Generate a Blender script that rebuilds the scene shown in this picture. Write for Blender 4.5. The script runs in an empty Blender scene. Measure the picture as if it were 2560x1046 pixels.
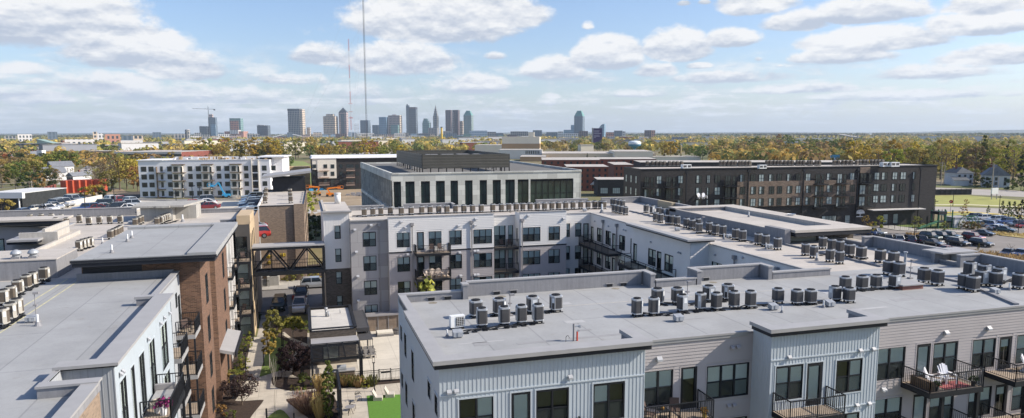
import bpy, math, random
from mathutils import Vector, Matrix
random.seed(7)
SC = bpy.context.scene
COL = SC.collection
PI = math.pi
# ------------------------------------------------------------------ camera
FPX, CXP, CYP, CAMZ = 1760., 1280., 555., 24.4
PITCH = math.atan((555-333)/1760.); YAW = math.radians(16.5); ROLL = .002
FH = Vector((math.sin(YAW), math.cos(YAW), 0)); R0 = Vector((math.cos(YAW), -math.sin(YAW), 0)); UP = Vector((0, 0, 1))
FWD = FH*math.cos(PITCH)-UP*math.sin(PITCH)
U0 = FH*math.sin(PITCH)+UP*math.cos(PITCH)
RT = R0*math.cos(ROLL)-U0*math.sin(ROLL); UV = U0*math.cos(ROLL)+R0*math.sin(ROLL)
cam = bpy.data.cameras.new('camera'); co = bpy.data.objects.new('camera', cam); COL.objects.link(co)
m = Matrix((RT, UV, -FWD)).transposed().to_4x4(); m.translation = Vector((0, 0, CAMZ)); co.matrix_world = m
cam.sensor_width = 36; cam.lens = 36*FPX/2560; cam.shift_y = .0125; cam.clip_start = .5; cam.clip_end = 60000
SC.camera = co
SC.view_settings.view_transform = 'Standard'; SC.view_settings.look = 'None'
SC.view_settings.exposure = 0.45; SC.view_settings.gamma = 1
# ------------------------------------------------------------------ sun and sky
SUN = Vector((1, -.29, .69)).normalized()
SEL = math.asin(SUN.z)
sl = bpy.data.lights.new('sun', 'SUN'); sl.energy = 4.9; sl.angle = math.radians(.5); sl.color = (1, .91, .79)
so = bpy.data.objects.new('sun', sl); COL.objects.link(so); so.rotation_euler = (-SUN).to_track_quat('-Z', 'Y').to_euler()
def ray(x, y): return FWD+RT*((x-CXP)/FPX)-UV*((y-CYP)/FPX)
def G(x, y, z=0.):
    """where the sight line of photo pixel (x, y) meets the level plane z: a way of reading plan positions off the photo"""
    d = ray(x, y); t = (z-CAMZ)/d.z; return Vector((d.x*t, d.y*t, z))
def H(x, y, g):
    """height (z) of a point that stands above ground point g and shows at photo height y"""
    d = ray(x, y); t = math.hypot(g.x, g.y)/math.hypot(d.x, d.y); return CAMZ+d.z*t
W = bpy.data.worlds.new('World'); SC.world = W; W.use_nodes = True
def build_world():
    nt = W.node_tree; N = nt.nodes; L = nt.links; N.clear()
    def nd(t, **k):
        n = N.new(t)
        for a, b in k.items(): setattr(n, a, b)
        return n
    def mth(op, a, b=None, c=None, clamp=False):
        n = nd('ShaderNodeMath', operation=op); n.use_clamp = clamp
        for i, v in enumerate((a, b, c)):
            if v is None: continue
            if isinstance(v, (int, float)): n.inputs[i].default_value = v
            else: L.new(v, n.inputs[i])
        return n.outputs[0]
    out = nd('ShaderNodeOutputWorld'); bg = nd('ShaderNodeBackground'); L.new(bg.outputs[0], out.inputs[0])
    bg.inputs[1].default_value = .1
    sky = nd('ShaderNodeTexSky', sky_type='NISHITA', sun_disc=False, sun_elevation=SEL, sun_rotation=math.atan2(SUN.x, SUN.y),
             altitude=100, air_density=1.0, dust_density=1.2, ozone_density=2.0)
    tc = nd('ShaderNodeTexCoord'); D = tc.outputs['Generated']
    def dot(v):
        n = nd('ShaderNodeVectorMath', operation='DOT_PRODUCT'); L.new(D, n.inputs[0]); n.inputs[1].default_value = v; return n.outputs['Value']
    az = mth('ARCTAN2', dot(tuple(R0)), dot(tuple(FH))); el = mth('ARCSINE', dot((0, 0, 1)))
    def noise(sx, sy, detail, rough, ox=0., dist=0., dy=0., ev=None):
        cx = nd('ShaderNodeCombineXYZ'); L.new(mth('MULTIPLY', az, sx), cx.inputs[0]); L.new(mth('MULTIPLY', mth('ADD', ev or el, dy), sy), cx.inputs[1]); cx.inputs[2].default_value = ox
        n = nd('ShaderNodeTexNoise'); n.inputs['Scale'].default_value = 1; n.inputs['Detail'].default_value = detail
        n.inputs['Roughness'].default_value = rough; n.inputs['Distortion'].default_value = dist; L.new(cx.outputs[0], n.inputs['Vector']); return n.outputs['Fac']
    # cloud blobs: photo centre x, base y, half width, height above base, strength
    blobs = [(60,120,240,160,1.2),(330,175,170,110,1.1),(210,90,200,120,.8),(460,205,120,80,1),(270,240,170,60,.8),(60,190,90,35,.7),(500,255,260,45,.6),(90,265,130,40,.8),
             (1090,110,260,160,1.3),(1000,190,190,90,1.1),(800,165,100,60,.9),(1280,75,130,80,1),(1190,235,110,60,.9),(900,245,160,40,.5),(1240,150,40,22,.8),(1370,265,50,26,.6),
             (1380,200,100,62,1.2),(1520,175,110,90,1.3),(1690,155,100,90,1.3),(1640,195,70,40,.9),(1830,120,90,52,1),(1470,75,25,25,.8),(1710,15,22,14,.8),(1760,12,20,14,.8),(1890,40,110,60,1.1),
             (1990,80,100,55,1.1),(2160,60,160,62,1.2),(2480,35,110,50,1.1),(2450,90,150,55,1.1),(2180,130,190,60,1.2),(2100,160,150,40,.9),(2480,165,140,45,1),(2330,200,170,40,.8),(1895,155,16,14,.7),(1950,168,14,10,.7),(1750,172,40,16,.8),(1520,110,22,16,.5),
             (1820,210,200,35,.8),(1600,245,160,26,.6),(2000,235,230,30,.7),(2300,250,240,28,.7),(1380,250,40,20,.6),(700,215,140,40,.6),(620,240,220,30,.5),(150,215,160,30,.5)]
    dens = None; lift = None; wsum = None
    for (bx, by, hw, hh, st) in blobs:
        d = ray(bx, by).normalized(); a0 = math.atan2(d.dot(R0), d.dot(FH)); e0 = math.asin(d.z); k = 1/1760.
        dx = mth('MULTIPLY', mth('SUBTRACT', az, a0), 1/(hw*k*.93)); dy = mth('SUBTRACT', el, e0+hh*k*.3)
        up = mth('MULTIPLY', mth('MAXIMUM', dy, 0), 1/(hh*k*.75)); dn = mth('MULTIPLY', mth('MINIMUM', dy, 0), 1/(hh*k*.34))
        v = mth('ADD', up, dn)
        r2 = mth('ADD', mth('MULTIPLY', dx, dx), mth('MULTIPLY', v, v))
        w = mth('MULTIPLY', mth('MAXIMUM', mth('SUBTRACT', 1.15, r2), 0), st)
        dens = w if dens is None else mth('MAXIMUM', dens, w)
        lw = mth('MULTIPLY', w, v); lift = lw if lift is None else mth('ADD', lift, lw); wsum = w if wsum is None else mth('ADD', wsum, w)
    n1 = noise(13, 24, 9, .6, 3.1, .1); n1b = noise(13, 24, 9, .6, 3.1, .1, .011); n2 = noise(45, 70, 7, .6, 8.2); n2b = noise(45, 70, 7, .6, 8.2, 0, .004)
    # fair weather rows getting thinner towards the horizon
    e2 = mth('POWER', mth('MAXIMUM', el, .0005), .55)
    n3 = noise(11, 26, 8, .6, 5.5, .1, 0, e2); n3b = noise(11, 26, 8, .6, 5.5, .1, .014, e2)
    lowmask = mth('SUBTRACT', 1.25, mth('MULTIPLY', mth('ABSOLUTE', mth('SUBTRACT', el, .05)), 16.), clamp=True)
    nm = mth('ADD', mth('MULTIPLY', mth('SUBTRACT', n1, .5), 1.7), mth('MULTIPLY', mth('SUBTRACT', n2, .5), 1.6))
    cum = mth('MULTIPLY', mth('ADD', mth('SUBTRACT', dens, .22), mth('MULTIPLY', nm, .62)), 1.9, clamp=True)
    sm = nd('ShaderNodeMapRange', interpolation_type='SMOOTHSTEP'); L.new(cum, sm.inputs[0]); cumS = sm.outputs[0]
    west = mth('MULTIPLY', az, -.05)
    lay = mth('MULTIPLY', mth('MULTIPLY', mth('ADD', mth('ADD', mth('SUBTRACT', n3, .42), west), mth('MULTIPLY', mth('SUBTRACT', n2, .5), .3)), 4.2, clamp=True), lowmask)
    lay2 = nd('ShaderNodeMapRange', interpolation_type='SMOOTHSTEP'); L.new(lay, lay2.inputs[0])
    cov = mth('MAXIMUM', mth('MULTIPLY', cumS, .97), mth('MULTIPLY', lay2.outputs[0], .9))
    rel = mth('DIVIDE', lift, mth('ADD', wsum, .05))
    g1 = mth('ADD', mth('MULTIPLY', mth('SUBTRACT', n1, n1b), 2.0), mth('MULTIPLY', mth('SUBTRACT', n2, n2b), .9)); g3 = mth('MULTIPLY', mth('SUBTRACT', n3, n3b), 2.6)
    shade = mth('ADD', mth('ADD', mth('MULTIPLY', rel, .8), .5), mth('ADD', g1, g3), clamp=True)
    cr = nd('ShaderNodeValToRGB'); L.new(shade, cr.inputs[0]); cr.color_ramp.elements[0].color = (3.9, 4.35, 5.2, 1); cr.color_ramp.elements[0].position = .02
    cr.color_ramp.elements[1].color = (7.1, 7.1, 7.15, 1); cr.color_ramp.elements[1].position = .86
    tint = nd('ShaderNodeMix', data_type='RGBA'); tint.blend_type = 'MULTIPLY'; tint.inputs[0].default_value = 1; L.new(sky.outputs[0], tint.inputs[6]); tint.inputs[7].default_value = (1.14, 1.18, 1.33, 1)
    mx = nd('ShaderNodeMix', data_type='RGBA'); L.new(cov, mx.inputs[0]); L.new(tint.outputs[2], mx.inputs[6]); L.new(cr.outputs[0], mx.inputs[7])
    # pale air near the horizon
    hz = mth('MULTIPLY', mth('POWER', 2.718, mth('MULTIPLY', mth('MAXIMUM', el, 0), -24.)), .5)
    mh = nd('ShaderNodeMix', data_type='RGBA'); L.new(hz, mh.inputs[0]); L.new(mx.outputs[2], mh.inputs[6]); mh.inputs[7].default_value = (5.1, 6.0, 7.6, 1)
    L.new(mh.outputs[2], bg.inputs[0])
build_world()
W.cycles.sampling_method = 'MANUAL'; W.cycles.sample_map_resolution = 512
SC.cycles.max_bounces = 6; SC.cycles.diffuse_bounces = 2; SC.cycles.glossy_bounces = 3; SC.cycles.transparent_max_bounces = 12; SC.cycles.transmission_bounces = 3
SC.cycles.caustics_reflective = False; SC.cycles.caustics_refractive = False
# ------------------------------------------------------------------ materials
MATS = {}
def _c(c): return tuple(c)+(1,) if len(c) == 3 else c
def pm(name, col, rough=.75, var=.12, scale=1.5, bump=0., bscale=30., metal=0., spec=.4, kind=None, **k):
    """procedural material: colour with two scales of noise; kind adds a pattern"""
    if name in MATS: return MATS[name]
    M = bpy.data.materials.new(name); M.use_nodes = True; nt = M.node_tree; N = nt.nodes; L = nt.links
    b = N['Principled BSDF']; b.inputs['Roughness'].default_value = rough; b.inputs['Metallic'].default_value = metal; b.inputs['Specular IOR Level'].default_value = spec
    tc = N.new('ShaderNodeTexCoord'); V = tc.outputs['Object']
    if k.get('world'):
        g = N.new('ShaderNodeNewGeometry'); V = g.outputs['Position']
    def noise(s, det=5, r=.6, sv=None):
        n = N.new('ShaderNodeTexNoise'); n.inputs['Scale'].default_value = s; n.inputs['Detail'].default_value = det; n.inputs['Roughness'].default_value = r
        if sv:
            mp = N.new('ShaderNodeMapping'); mp.inputs['Scale'].default_value = sv; L.new(V, mp.inputs[0]); L.new(mp.outputs[0], n.inputs[0])
        else: L.new(V, n.inputs[0])
        return n.outputs['Fac']
    def mix(f, a, c, t='MIX'):
        x = N.new('ShaderNodeMix'); x.data_type = 'RGBA'; x.blend_type = t
        for i, v in ((0, f), (6, a), (7, c)):
            if isinstance(v, tuple): x.inputs[i].default_value = _c(v)
            elif isinstance(v, (int, float)): x.inputs[i].default_value = v
            else: L.new(v, x.inputs[i])
        return x.outputs[2]
    def ramp(f, stops):
        r = N.new('ShaderNodeValToRGB'); L.new(f, r.inputs[0]); e = r.color_ramp.elements
        while len(e) < len(stops): e.new(.5)
        for i, (p, c) in enumerate(stops): e[i].position = p; e[i].color = _c(c)
        return r.outputs[0]
    lo = tuple(max(0, v*(1-var)) for v in col); hi = tuple(min(1, v*(1+var)) for v in col)
    C = ramp(noise(scale), [(.3, lo), (.7, hi)])
    if kind == 'brick':
        sx = N.new('ShaderNodeSeparateXYZ'); L.new(V, sx.inputs[0]); ad = N.new('ShaderNodeMath'); ad.operation = 'ADD'; L.new(sx.outputs[0], ad.inputs[0]); L.new(sx.outputs[1], ad.inputs[1])
        cb = N.new('ShaderNodeCombineXYZ'); L.new(ad.outputs[0], cb.inputs[0]); L.new(sx.outputs[2], cb.inputs[1])
        t = N.new('ShaderNodeTexBrick'); L.new(cb.outputs[0], t.inputs[0]); t.inputs['Scale'].default_value = 1
        t.inputs['Brick Width'].default_value = k.get('bw', .3); t.inputs['Row Height'].default_value = k.get('bh', .1); t.inputs['Mortar Size'].default_value = k.get('ms', .012)
        t.inputs['Color1'].default_value = _c(tuple(v*(1-k.get('bv', .35)) for v in col)); t.inputs['Color2'].default_value = _c(tuple(v*(1+k.get('bv', .35)) for v in col)); t.inputs['Mortar'].default_value = _c(k.get('mortar', tuple(v*1.5 for v in col)))
        C = mix(.25, t.outputs[0], C)
        bp = N.new('ShaderNodeBump'); bp.inputs['Strength'].default_value = .25; bp.inputs['Distance'].default_value = .01; L.new(t.outputs['Fac'], bp.inputs['Height']); bp.invert = True; L.new(bp.outputs[0], b.inputs['Normal'])
    if kind == 'roof':
        # membrane roof: sheets with seams, broad mottling, dirt stains
        t = N.new('ShaderNodeTexBrick'); mp = N.new('ShaderNodeMapping'); mp.inputs['Rotation'].default_value = (0, 0, k.get('rot', 0)); L.new(V, mp.inputs[0]); L.new(mp.outputs[0], t.inputs[0]); t.inputs['Scale'].default_value = 1
        t.inputs['Brick Width'].default_value = 14; t.inputs['Row Height'].default_value = 3.0; t.inputs['Mortar Size'].default_value = .045
        t.inputs['Color1'].default_value = (.96, .96, .96, 1); t.inputs['Color2'].default_value = (1.03, 1.03, 1.03, 1); t.inputs['Mortar'].default_value = (.78, .78, .79, 1)
        C = mix(1., C, t.outputs[0], 'MULTIPLY')
        C = mix(.6, C, ramp(noise(.35, 7, .62), [(.35, (.8, .8, .8)), (.6, (1, 1, 1))]), 'MULTIPLY')
        C = mix(ramp(noise(.9, 8, .7), [(.58, (0, 0, 0)), (.7, (.65, .65, .65))]), C, tuple(v*.78*w for v, w in zip(col, (1.03, .98, .9))))
        C = mix(.35, C, ramp(noise(5, 6, .7), [(.35, (.8, .8, .8)), (.6, (1, 1, 1))]), 'MULTIPLY')
    if kind == 'streak':
        C = mix(.7, C, ramp(noise(1, 6, .65, (5, 5, .35)), [(.35, (.74, .74, .76)), (.65, (1.04, 1.04, 1.03))]), 'MULTIPLY')
        C = mix(.5, C, ramp(noise(7, 6, .7), [(.35, (.8, .8, .8)), (.65, (1, 1, 1))]), 'MULTIPLY')
    if kind in ('slats', 'corr'):
        sx = N.new('ShaderNodeSeparateXYZ'); L.new(V, sx.inputs[0])
        if kind == 'corr':
            ad = N.new('ShaderNodeMath'); ad.operation = 'ADD'; L.new(sx.outputs[0], ad.inputs[0]); L.new(sx.outputs[1], ad.inputs[1]); src = ad.outputs[0]
        else: src = sx.outputs[2]
        mm = N.new('ShaderNodeMath'); mm.operation = 'MULTIPLY'; L.new(src, mm.inputs[0]); mm.inputs[1].default_value = 1/k.get('pitch', .1)
        fr = N.new('ShaderNodeMath'); fr.operation = 'FRACT'; L.new(mm.outputs[0], fr.inputs[0])
        C = mix(1., C, ramp(fr.outputs[0], [(0, k.get('gap', (.55, .55, .55))), (k.get('gw', .22), (1, 1, 1))]), 'MULTIPLY')
        bp = N.new('ShaderNodeBump'); bp.inputs['Strength'].default_value = k.get('bs', .6); bp.inputs['Distance'].default_value = .02; L.new(fr.outputs[0], bp.inputs['Height']); L.new(bp.outputs[0], b.inputs['Normal'])
    if kind == 'panels':   # stone or concrete panels of varying tone
        sx = N.new('ShaderNodeSeparateXYZ'); L.new(V, sx.inputs[0]); ad = N.new('ShaderNodeMath'); ad.operation = 'ADD'; L.new(sx.outputs[0], ad.inputs[0]); L.new(sx.outputs[1], ad.inputs[1])
        cb = N.new('ShaderNodeCombineXYZ'); L.new(ad.outputs[0], cb.inputs[0]); L.new(sx.outputs[2], cb.inputs[1])
        t = N.new('ShaderNodeTexBrick'); L.new(cb.outputs[0], t.inputs[0]); t.inputs['Scale'].default_value = 1; t.inputs['Brick Width'].default_value = k.get('bw', 1.6); t.inputs['Row Height'].default_value = k.get('bh', .8); t.inputs['Mortar Size'].default_value = .015
        t.inputs['Color1'].default_value = _c(tuple(v*.8 for v in col)); t.inputs['Color2'].default_value = _c(tuple(v*1.18 for v in col)); t.inputs['Mortar'].default_value = _c(tuple(v*.6 for v in col)); C = t.outputs[0]
    if kind == 'grid':     # curtain wall of a far tower: storeys and bays
        sx = N.new('ShaderNodeSeparateXYZ'); L.new(V, sx.inputs[0]); ad = N.new('ShaderNodeMath'); ad.operation = 'ADD'; L.new(sx.outputs[0], ad.inputs[0]); L.new(sx.outputs[1], ad.inputs[1])
        def fr(src, p, w):
            mm = N.new('ShaderNodeMath'); mm.operation = 'MULTIPLY'; L.new(src, mm.inputs[0]); mm.inputs[1].default_value = 1/p
            f = N.new('ShaderNodeMath'); f.operation = 'FRACT'; L.new(mm.outputs[0], f.inputs[0]); g = N.new('ShaderNodeMath'); g.operation = 'GREATER_THAN'; L.new(f.outputs[0], g.inputs[0]); g.inputs[1].default_value = w; return g.outputs[0]
        a = fr(ad.outputs[0], k.get('px', 4.), k.get('wx', .35)); c2 = fr(sx.outputs[2], k.get('pz', 8.), k.get('wz', .4))
        mu = N.new('ShaderNodeMath'); mu.operation = 'MULTIPLY'; L.new(a, mu.inputs[0]); L.new(c2, mu.inputs[1])
        C = mix(mu.outputs[0], C, k.get('glass', (.05, .07, .09)))
    if kind == 'ground':
        C = ramp(noise(k.get('gs', .01), 8, .65), k['stops'])
        C = mix(.6, C, ramp(noise(scale*4, 6, .7), [(.3, (.7, .7, .7)), (.7, (1.15, 1.15, 1.15))]), 'MULTIPLY')
    if kind == 'leaf':
        g = N.new('ShaderNodeNewGeometry'); oi = N.new('ShaderNodeObjectInfo')
        C = ramp(g.outputs['Random Per Island'], [(0, k['dark']), (.5, col), (1, k['light'])])
        n3 = noise(k.get('ls', .35), 3, .5); C = mix(n3, mix(1., C, k.get('t1', (.75, .8, .75)), 'MULTIPLY'), mix(1., C, k.get('t2', (1.25, 1.15, 1.0)), 'MULTIPLY'))
        hs = N.new('ShaderNodeHueSaturation'); L.new(C, hs.inputs['Color']); mr = N.new('ShaderNodeMapRange'); L.new(oi.outputs['Random'], mr.inputs[0]); mr.inputs[3].default_value = .485; mr.inputs[4].default_value = .52; L.new(mr.outputs[0], hs.inputs['Hue'])
        mr2 = N.new('ShaderNodeMapRange'); L.new(oi.outputs['Random'], mr2.inputs[0]); mr2.inputs[3].default_value = .8; mr2.inputs[4].default_value = 1.2; L.new(mr2.outputs[0], hs.inputs['Value'])
        C = hs.outputs[0]
        ts = N.new('ShaderNodeBsdfTranslucent'); L.new(C, ts.inputs[0]); ms = N.new('ShaderNodeMixShader'); ms.inputs[0].default_value = .3
        L.new(b.outputs[0], ms.inputs[1]); L.new(ts.outputs[0], ms.inputs[2]); L.new(ms.outputs[0], N['Material Output'].inputs[0])
    if kind == 'lines':    # concrete with joints
        t = N.new('ShaderNodeTexBrick'); mp = N.new('ShaderNodeMapping'); mp.inputs['Rotation'].default_value = (0, 0, k.get('rot', 0)); L.new(V, mp.inputs[0]); L.new(mp.outputs[0], t.inputs[0]); t.inputs['Scale'].default_value = 1
        t.offset = 0; t.inputs['Brick Width'].default_value = k.get('bw', 1.5); t.inputs['Row Height'].default_value = k.get('bh', 1.5); t.inputs['Mortar Size'].default_value = .02
        t.inputs['Color1'].default_value = (.95, .95, .95, 1); t.inputs['Color2'].default_value = (1.05, 1.05, 1.05, 1); t.inputs['Mortar'].default_value = (.68, .68, .68, 1)
        C = mix(1., C, t.outputs[0], 'MULTIPLY'); C = mix(.6, C, ramp(noise(.6, 7, .7), [(.3, (.78, .78, .77)), (.65, (1, 1, 1))]), 'MULTIPLY')
    L.new(C, b.inputs['Base Color'])
    if bump and kind not in ('brick', 'slats', 'corr'):
        bp = N.new('ShaderNodeBump'); bp.inputs['Strength'].default_value = bump; bp.inputs['Distance'].default_value = .02; L.new(noise(bscale, 4), bp.inputs['Height']); L.new(bp.outputs[0], b.inputs['Normal'])
    MATS[name] = M; return M
def glassmat(name, tint, fac=1.):
    M = bpy.data.materials.new(name); M.use_nodes = True; N = M.node_tree.nodes; L = M.node_tree.links; N.remove(N['Principled BSDF'])
    tr = N.new('ShaderNodeBsdfTransparent'); tr.inputs[0].default_value = _c(tint); gl = N.new('ShaderNodeBsdfGlossy'); gl.inputs['Roughness'].default_value = .03; gl.inputs[0].default_value = (.85, .95, .95, 1)
    fr = N.new('ShaderNodeFresnel'); fr.inputs[0].default_value = 1.5; mu = N.new('ShaderNodeMath'); mu.operation = 'MULTIPLY_ADD'; mu.use_clamp = True; L.new(fr.outputs[0], mu.inputs[0]); mu.inputs[1].default_value = fac; mu.inputs[2].default_value = .035
    ms = N.new('ShaderNodeMixShader'); L.new(mu.outputs[0], ms.inputs[0]); L.new(tr.outputs[0], ms.inputs[1]); L.new(gl.outputs[0], ms.inputs[2]); L.new(ms.outputs[0], N['Material Output'].inputs[0])
    MATS[name] = M; return M
GLASS = glassmat('window_glass', (.96, 1, .99), 1.1)
SCREEN = glassmat('insect_screen', (.5, .52, .53), .2)
SCREEN.node_tree.nodes['Glossy BSDF'].inputs['Roughness'].default_value = .7
M_ = pm
BLACK = pm('black_metal', (.014, .016, .02), .6, .2, 4, spec=.25)
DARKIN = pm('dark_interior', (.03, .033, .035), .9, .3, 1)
BLIND = pm('white_blind', (.86, .92, .88), .8, .03, 1, kind='slats', pitch=.055, gap=(.8, .82, .82), gw=.4, bs=.1)  # gap tone puts the slat shading into the colour
DARKGL = pm('dark_window_glass', (.015, .02, .024), .06, .3, .4, spec=.9)
GREENGL = pm('green_window_glass', (.03, .05, .045), .05, .5, .25, spec=1.)
BLUEGL = pm('blue_window_glass', (.05, .1, .13), .12, .3, .02, spec=1.)
ROOF = pm('roof_membrane', (.35, .355, .352), .8, .05, .5, kind='roof', rot=PI/2)
ROOFL = pm('pale_roof_membrane', (.5, .46, .41), .85, .06, .4, kind='roof')
ROOFD = pm('dark_roof_membrane', (.16, .155, .145), .9, .08, .4, kind='roof')
CAPM = pm('grey_coping', (.34, .335, .33), .6, .06, 1.2)
PARM = pm('weathered_parapet', (.27, .27, .28), .85, .06, 1, kind='streak')
FASC = pm('black_fascia', (.012, .014, .02), .6, .2, 2)
SBLUE = pm('pale_blue_board_siding', (.465, .515, .55), .7, .04, .8, bump=.05)
SGREY = pm('grey_lap_siding', (.4, .37, .365), .75, .05, .8, bump=.05)
SWHITE = pm('white_lap_siding', (.69, .675, .65), .7, .03, .8, bump=.05)
SPANEL = pm('grey_panel_cladding', (.33, .32, .32), .75, .05, .5, kind='panels', bw=2.5, bh=1.55)
SGBOARD = pm('grey_board_siding', (.37, .39, .41), .75, .05, .6, kind='corr', pitch=.3, gap=(.72, .72, .72), gw=.12, bs=.2)
BRK = pm('red_brown_brick', (.15, .08, .048), .85, .2, .7, kind='brick', mortar=(.2, .15, .12), bv=.55)
BRKT = pm('tan_brown_brick', (.25, .18, .125), .85, .15, .7, kind='brick', mortar=(.3, .25, .2), bv=.3)
BRKD = pm('dark_stone_brick', (.1, .085, .072), .85, .2, .7, kind='brick', mortar=(.09, .08, .07), bv=.45)
BRKK = pm('black_brick', (.036, .033, .033), .8, .25, .5, kind='brick', mortar=(.035, .034, .036), bv=.35, bw=.5, bh=.16)
BRKM = pm('taupe_brick', (.19, .14, .105), .8, .25, .5, kind='brick', mortar=(.16, .13, .11), bv=.35, bw=.5, bh=.16)
CONC = pm('concrete', (.42, .395, .35), .9, .08, .5, kind='lines')
CONC2 = pm('plain_concrete', (.4, .385, .35), .9, .12, .8, kind='streak')
WOODD = pm('balcony_deck', (.36, .29, .22), .85, .15, 2, kind='corr', pitch=.14, gap=(.6, .55, .5), gw=.12, bs=.2)
WOODF = pm('weathered_wood', (.27, .21, .16), .85, .2, 2, kind='slats', pitch=.15, gap=(.4, .4, .4), gw=.15)
# ------------------------------------------------------------------ geometry helpers
class MB:
    """collects faces and links them as ONE mesh object"""
    def __init__(s): s.v = []; s.f = []; s.m = []
    def q(s, a, b, c, d, m=0):
        i = len(s.v); s.v += [tuple(a), tuple(b), tuple(c), tuple(d)]; s.f.append((i, i+1, i+2, i+3)); s.m.append(m)
    def poly(s, pts, m=0):
        i = len(s.v); s.v += [tuple(p) for p in pts]; s.f.append(tuple(range(i, i+len(pts)))); s.m.append(m)
    def box(s, x0, y0, z0, x1, y1, z1, m=0):
        i = len(s.v); s.v += [(x, y, z) for z in (z0, z1) for y in (y0, y1) for x in (x0, x1)]
        for f in ((0, 2, 3, 1), (4, 5, 7, 6), (0, 1, 5, 4), (2, 6, 7, 3), (0, 4, 6, 2), (1, 3, 7, 5)): s.f.append(tuple(i+k for k in f)); s.m.append(m)
    def prism(s, pts, z0, z1, m=0, mt=None):
        """vertical prism over a counter-clockwise outline"""
        n = len(pts); i = len(s.v); s.v += [(p[0], p[1], z0) for p in pts]+[(p[0], p[1], z1) for p in pts]
        for k in range(n): s.f.append((i+k, i+(k+1) % n, i+n+(k+1) % n, i+n+k)); s.m.append(m)
        s.f.append(tuple(i+n+k for k in range(n))); s.m.append(m if mt is None else mt); s.f.append(tuple(i+n-1-k for k in range(n))); s.m.append(m)
    def bar(s, a, b, w, h, m=0):
        a = Vector(a); b = Vector(b); d = (b-a).normalized(); u = Vector((0, 0, 1))
        if abs(d.z) > .95: u = Vector((0, 1, 0))
        x = d.cross(u).normalized()*w/2; y = x.cross(d).normalized()*h/2; i = len(s.v)
        for p in (a, b): s.v += [tuple(p-x-y), tuple(p+x-y), tuple(p+x+y), tuple(p-x+y)]
        for f in ((0, 3, 2, 1), (4, 5, 6, 7), (0, 1, 5, 4), (1, 2, 6, 5), (2, 3, 7, 6), (3, 0, 4, 7)): s.f.append(tuple(i+k for k in f)); s.m.append(m)
    def cyl(s, a, b, r0, r1=None, n=10, m=0, cap=True):
        if r1 is None: r1 = r0
        a = Vector(a); b = Vector(b); d = (b-a).normalized(); u = Vector((0, 0, 1)) if abs(d.z) < .95 else Vector((1, 0, 0))
        x = d.cross(u).normalized(); y = d.cross(x); i = len(s.v)
        for p, r in ((a, r0), (b, r1)):
            for k in range(n): t = 2*PI*k/n; s.v.append(tuple(p+(x*math.cos(t)+y*math.sin(t))*r))
        for k in range(n): s.f.append((i+k, i+(k+1) % n, i+n+(k+1) % n, i+n+k)); s.m.append(m)
        if cap: s.f.append(tuple(i+n+k for k in range(n))); s.m.append(m); s.f.append(tuple(i+n-1-k for k in range(n))); s.m.append(m)
    def lathe(s, prof, n=16, m=0, c=(0, 0, 0)):
        i = len(s.v)
        for r, z in prof:
            for k in range(n): t = 2*PI*k/n; s.v.append((c[0]+r*math.cos(t), c[1]+r*math.sin(t), c[2]+z))
        for j in range(len(prof)-1):
            for k in range(n): s.f.append((i+j*n+k, i+j*n+(k+1) % n, i+(j+1)*n+(k+1) % n, i+(j+1)*n+k)); s.m.append(m)
    def ball(s, c, r, n=8, m=0, sz=1.):
        prof = [(max(.001, r*math.sin(PI*k/n)), -r*sz*math.cos(PI*k/n)) for k in range(n+1)]; s.lathe(prof, n+2, m, c)
    def mesh(s, name, mats, smooth=False):
        me = bpy.data.meshes.new(name); me.from_pydata(s.v, [], s.f); ml = mats if isinstance(mats, (list, tuple)) else [mats]
        for t in ml: me.materials.append(t)
        if len(ml) > 1: me.polygons.foreach_set('material_index', s.m)
        if smooth: me.polygons.foreach_set('use_smooth', [True]*len(me.polygons))
        me.update(); return me
    def obj(s, name, mats, parent=None, loc=(0, 0, 0), rot=0, smooth=False): return mobj(name, s.mesh(name, mats, smooth), parent, loc, rot)
def mobj(name, me, parent=None, loc=(0, 0, 0), rot=0):
    o = bpy.data.objects.new(name, me); COL.objects.link(o); o.location = loc; o.rotation_euler = (0, 0, rot)
    if parent: o.parent = parent
    return o
def tag(o, label=None, cat=None, group=None, kind=None):
    if label: o['label'] = label
    if cat: o['category'] = cat
    if group: o['group'] = group
    if kind: o['kind'] = kind
    return o
def thing(name, label, cat, loc=(0, 0, 0), rot=0, group=None):
    o = bpy.data.objects.new(name, None); o.empty_display_size = .2; COL.objects.link(o); o.location = loc; o.rotation_euler = (0, 0, rot); return tag(o, label, cat, group)
def dup(root, loc, rot=0, label=None, group=None, scale=None):
    """copy of a thing with copies of its parts and sub-parts (mesh data shared)"""
    def cp(o, par):
        c = o.copy(); COL.objects.link(c); c.parent = par
        for ch in KIDS.get(o.name) or KIDS.setdefault(o.name, list(o.children)): cp(ch, c)
        return c
    r = cp(root, None); r.location = loc; r.rotation_euler = (0, 0, rot)
    if scale: r.scale = scale if isinstance(scale, tuple) else (scale,)*3
    if label: r['label'] = label
    if group: r['group'] = group
    return r
KIDS = {}
ORD = 'first second third fourth fifth sixth seventh eighth ninth tenth eleventh twelfth thirteenth fourteenth fifteenth sixteenth seventeenth eighteenth nineteenth'.split()
TENS = ['', '', 'twent', 'thirt', 'fort', 'fift', 'sixt', 'sevent', 'eight', 'ninet']
def ordn(i):
    if i < 20: return ORD[i-1]
    if i >= 100: return 'one hundred '+('and ' if 0 else '')+(ordn(i-100) if i > 100 else 'th').strip() if i > 100 else 'hundredth'
    return TENS[i//10]+('ieth' if i % 10 == 0 else 'y-'+ORD[i % 10-1])
struct = lambda name, mb, mat, **k: tag(mb.obj(name, mat), kind='structure')
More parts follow.
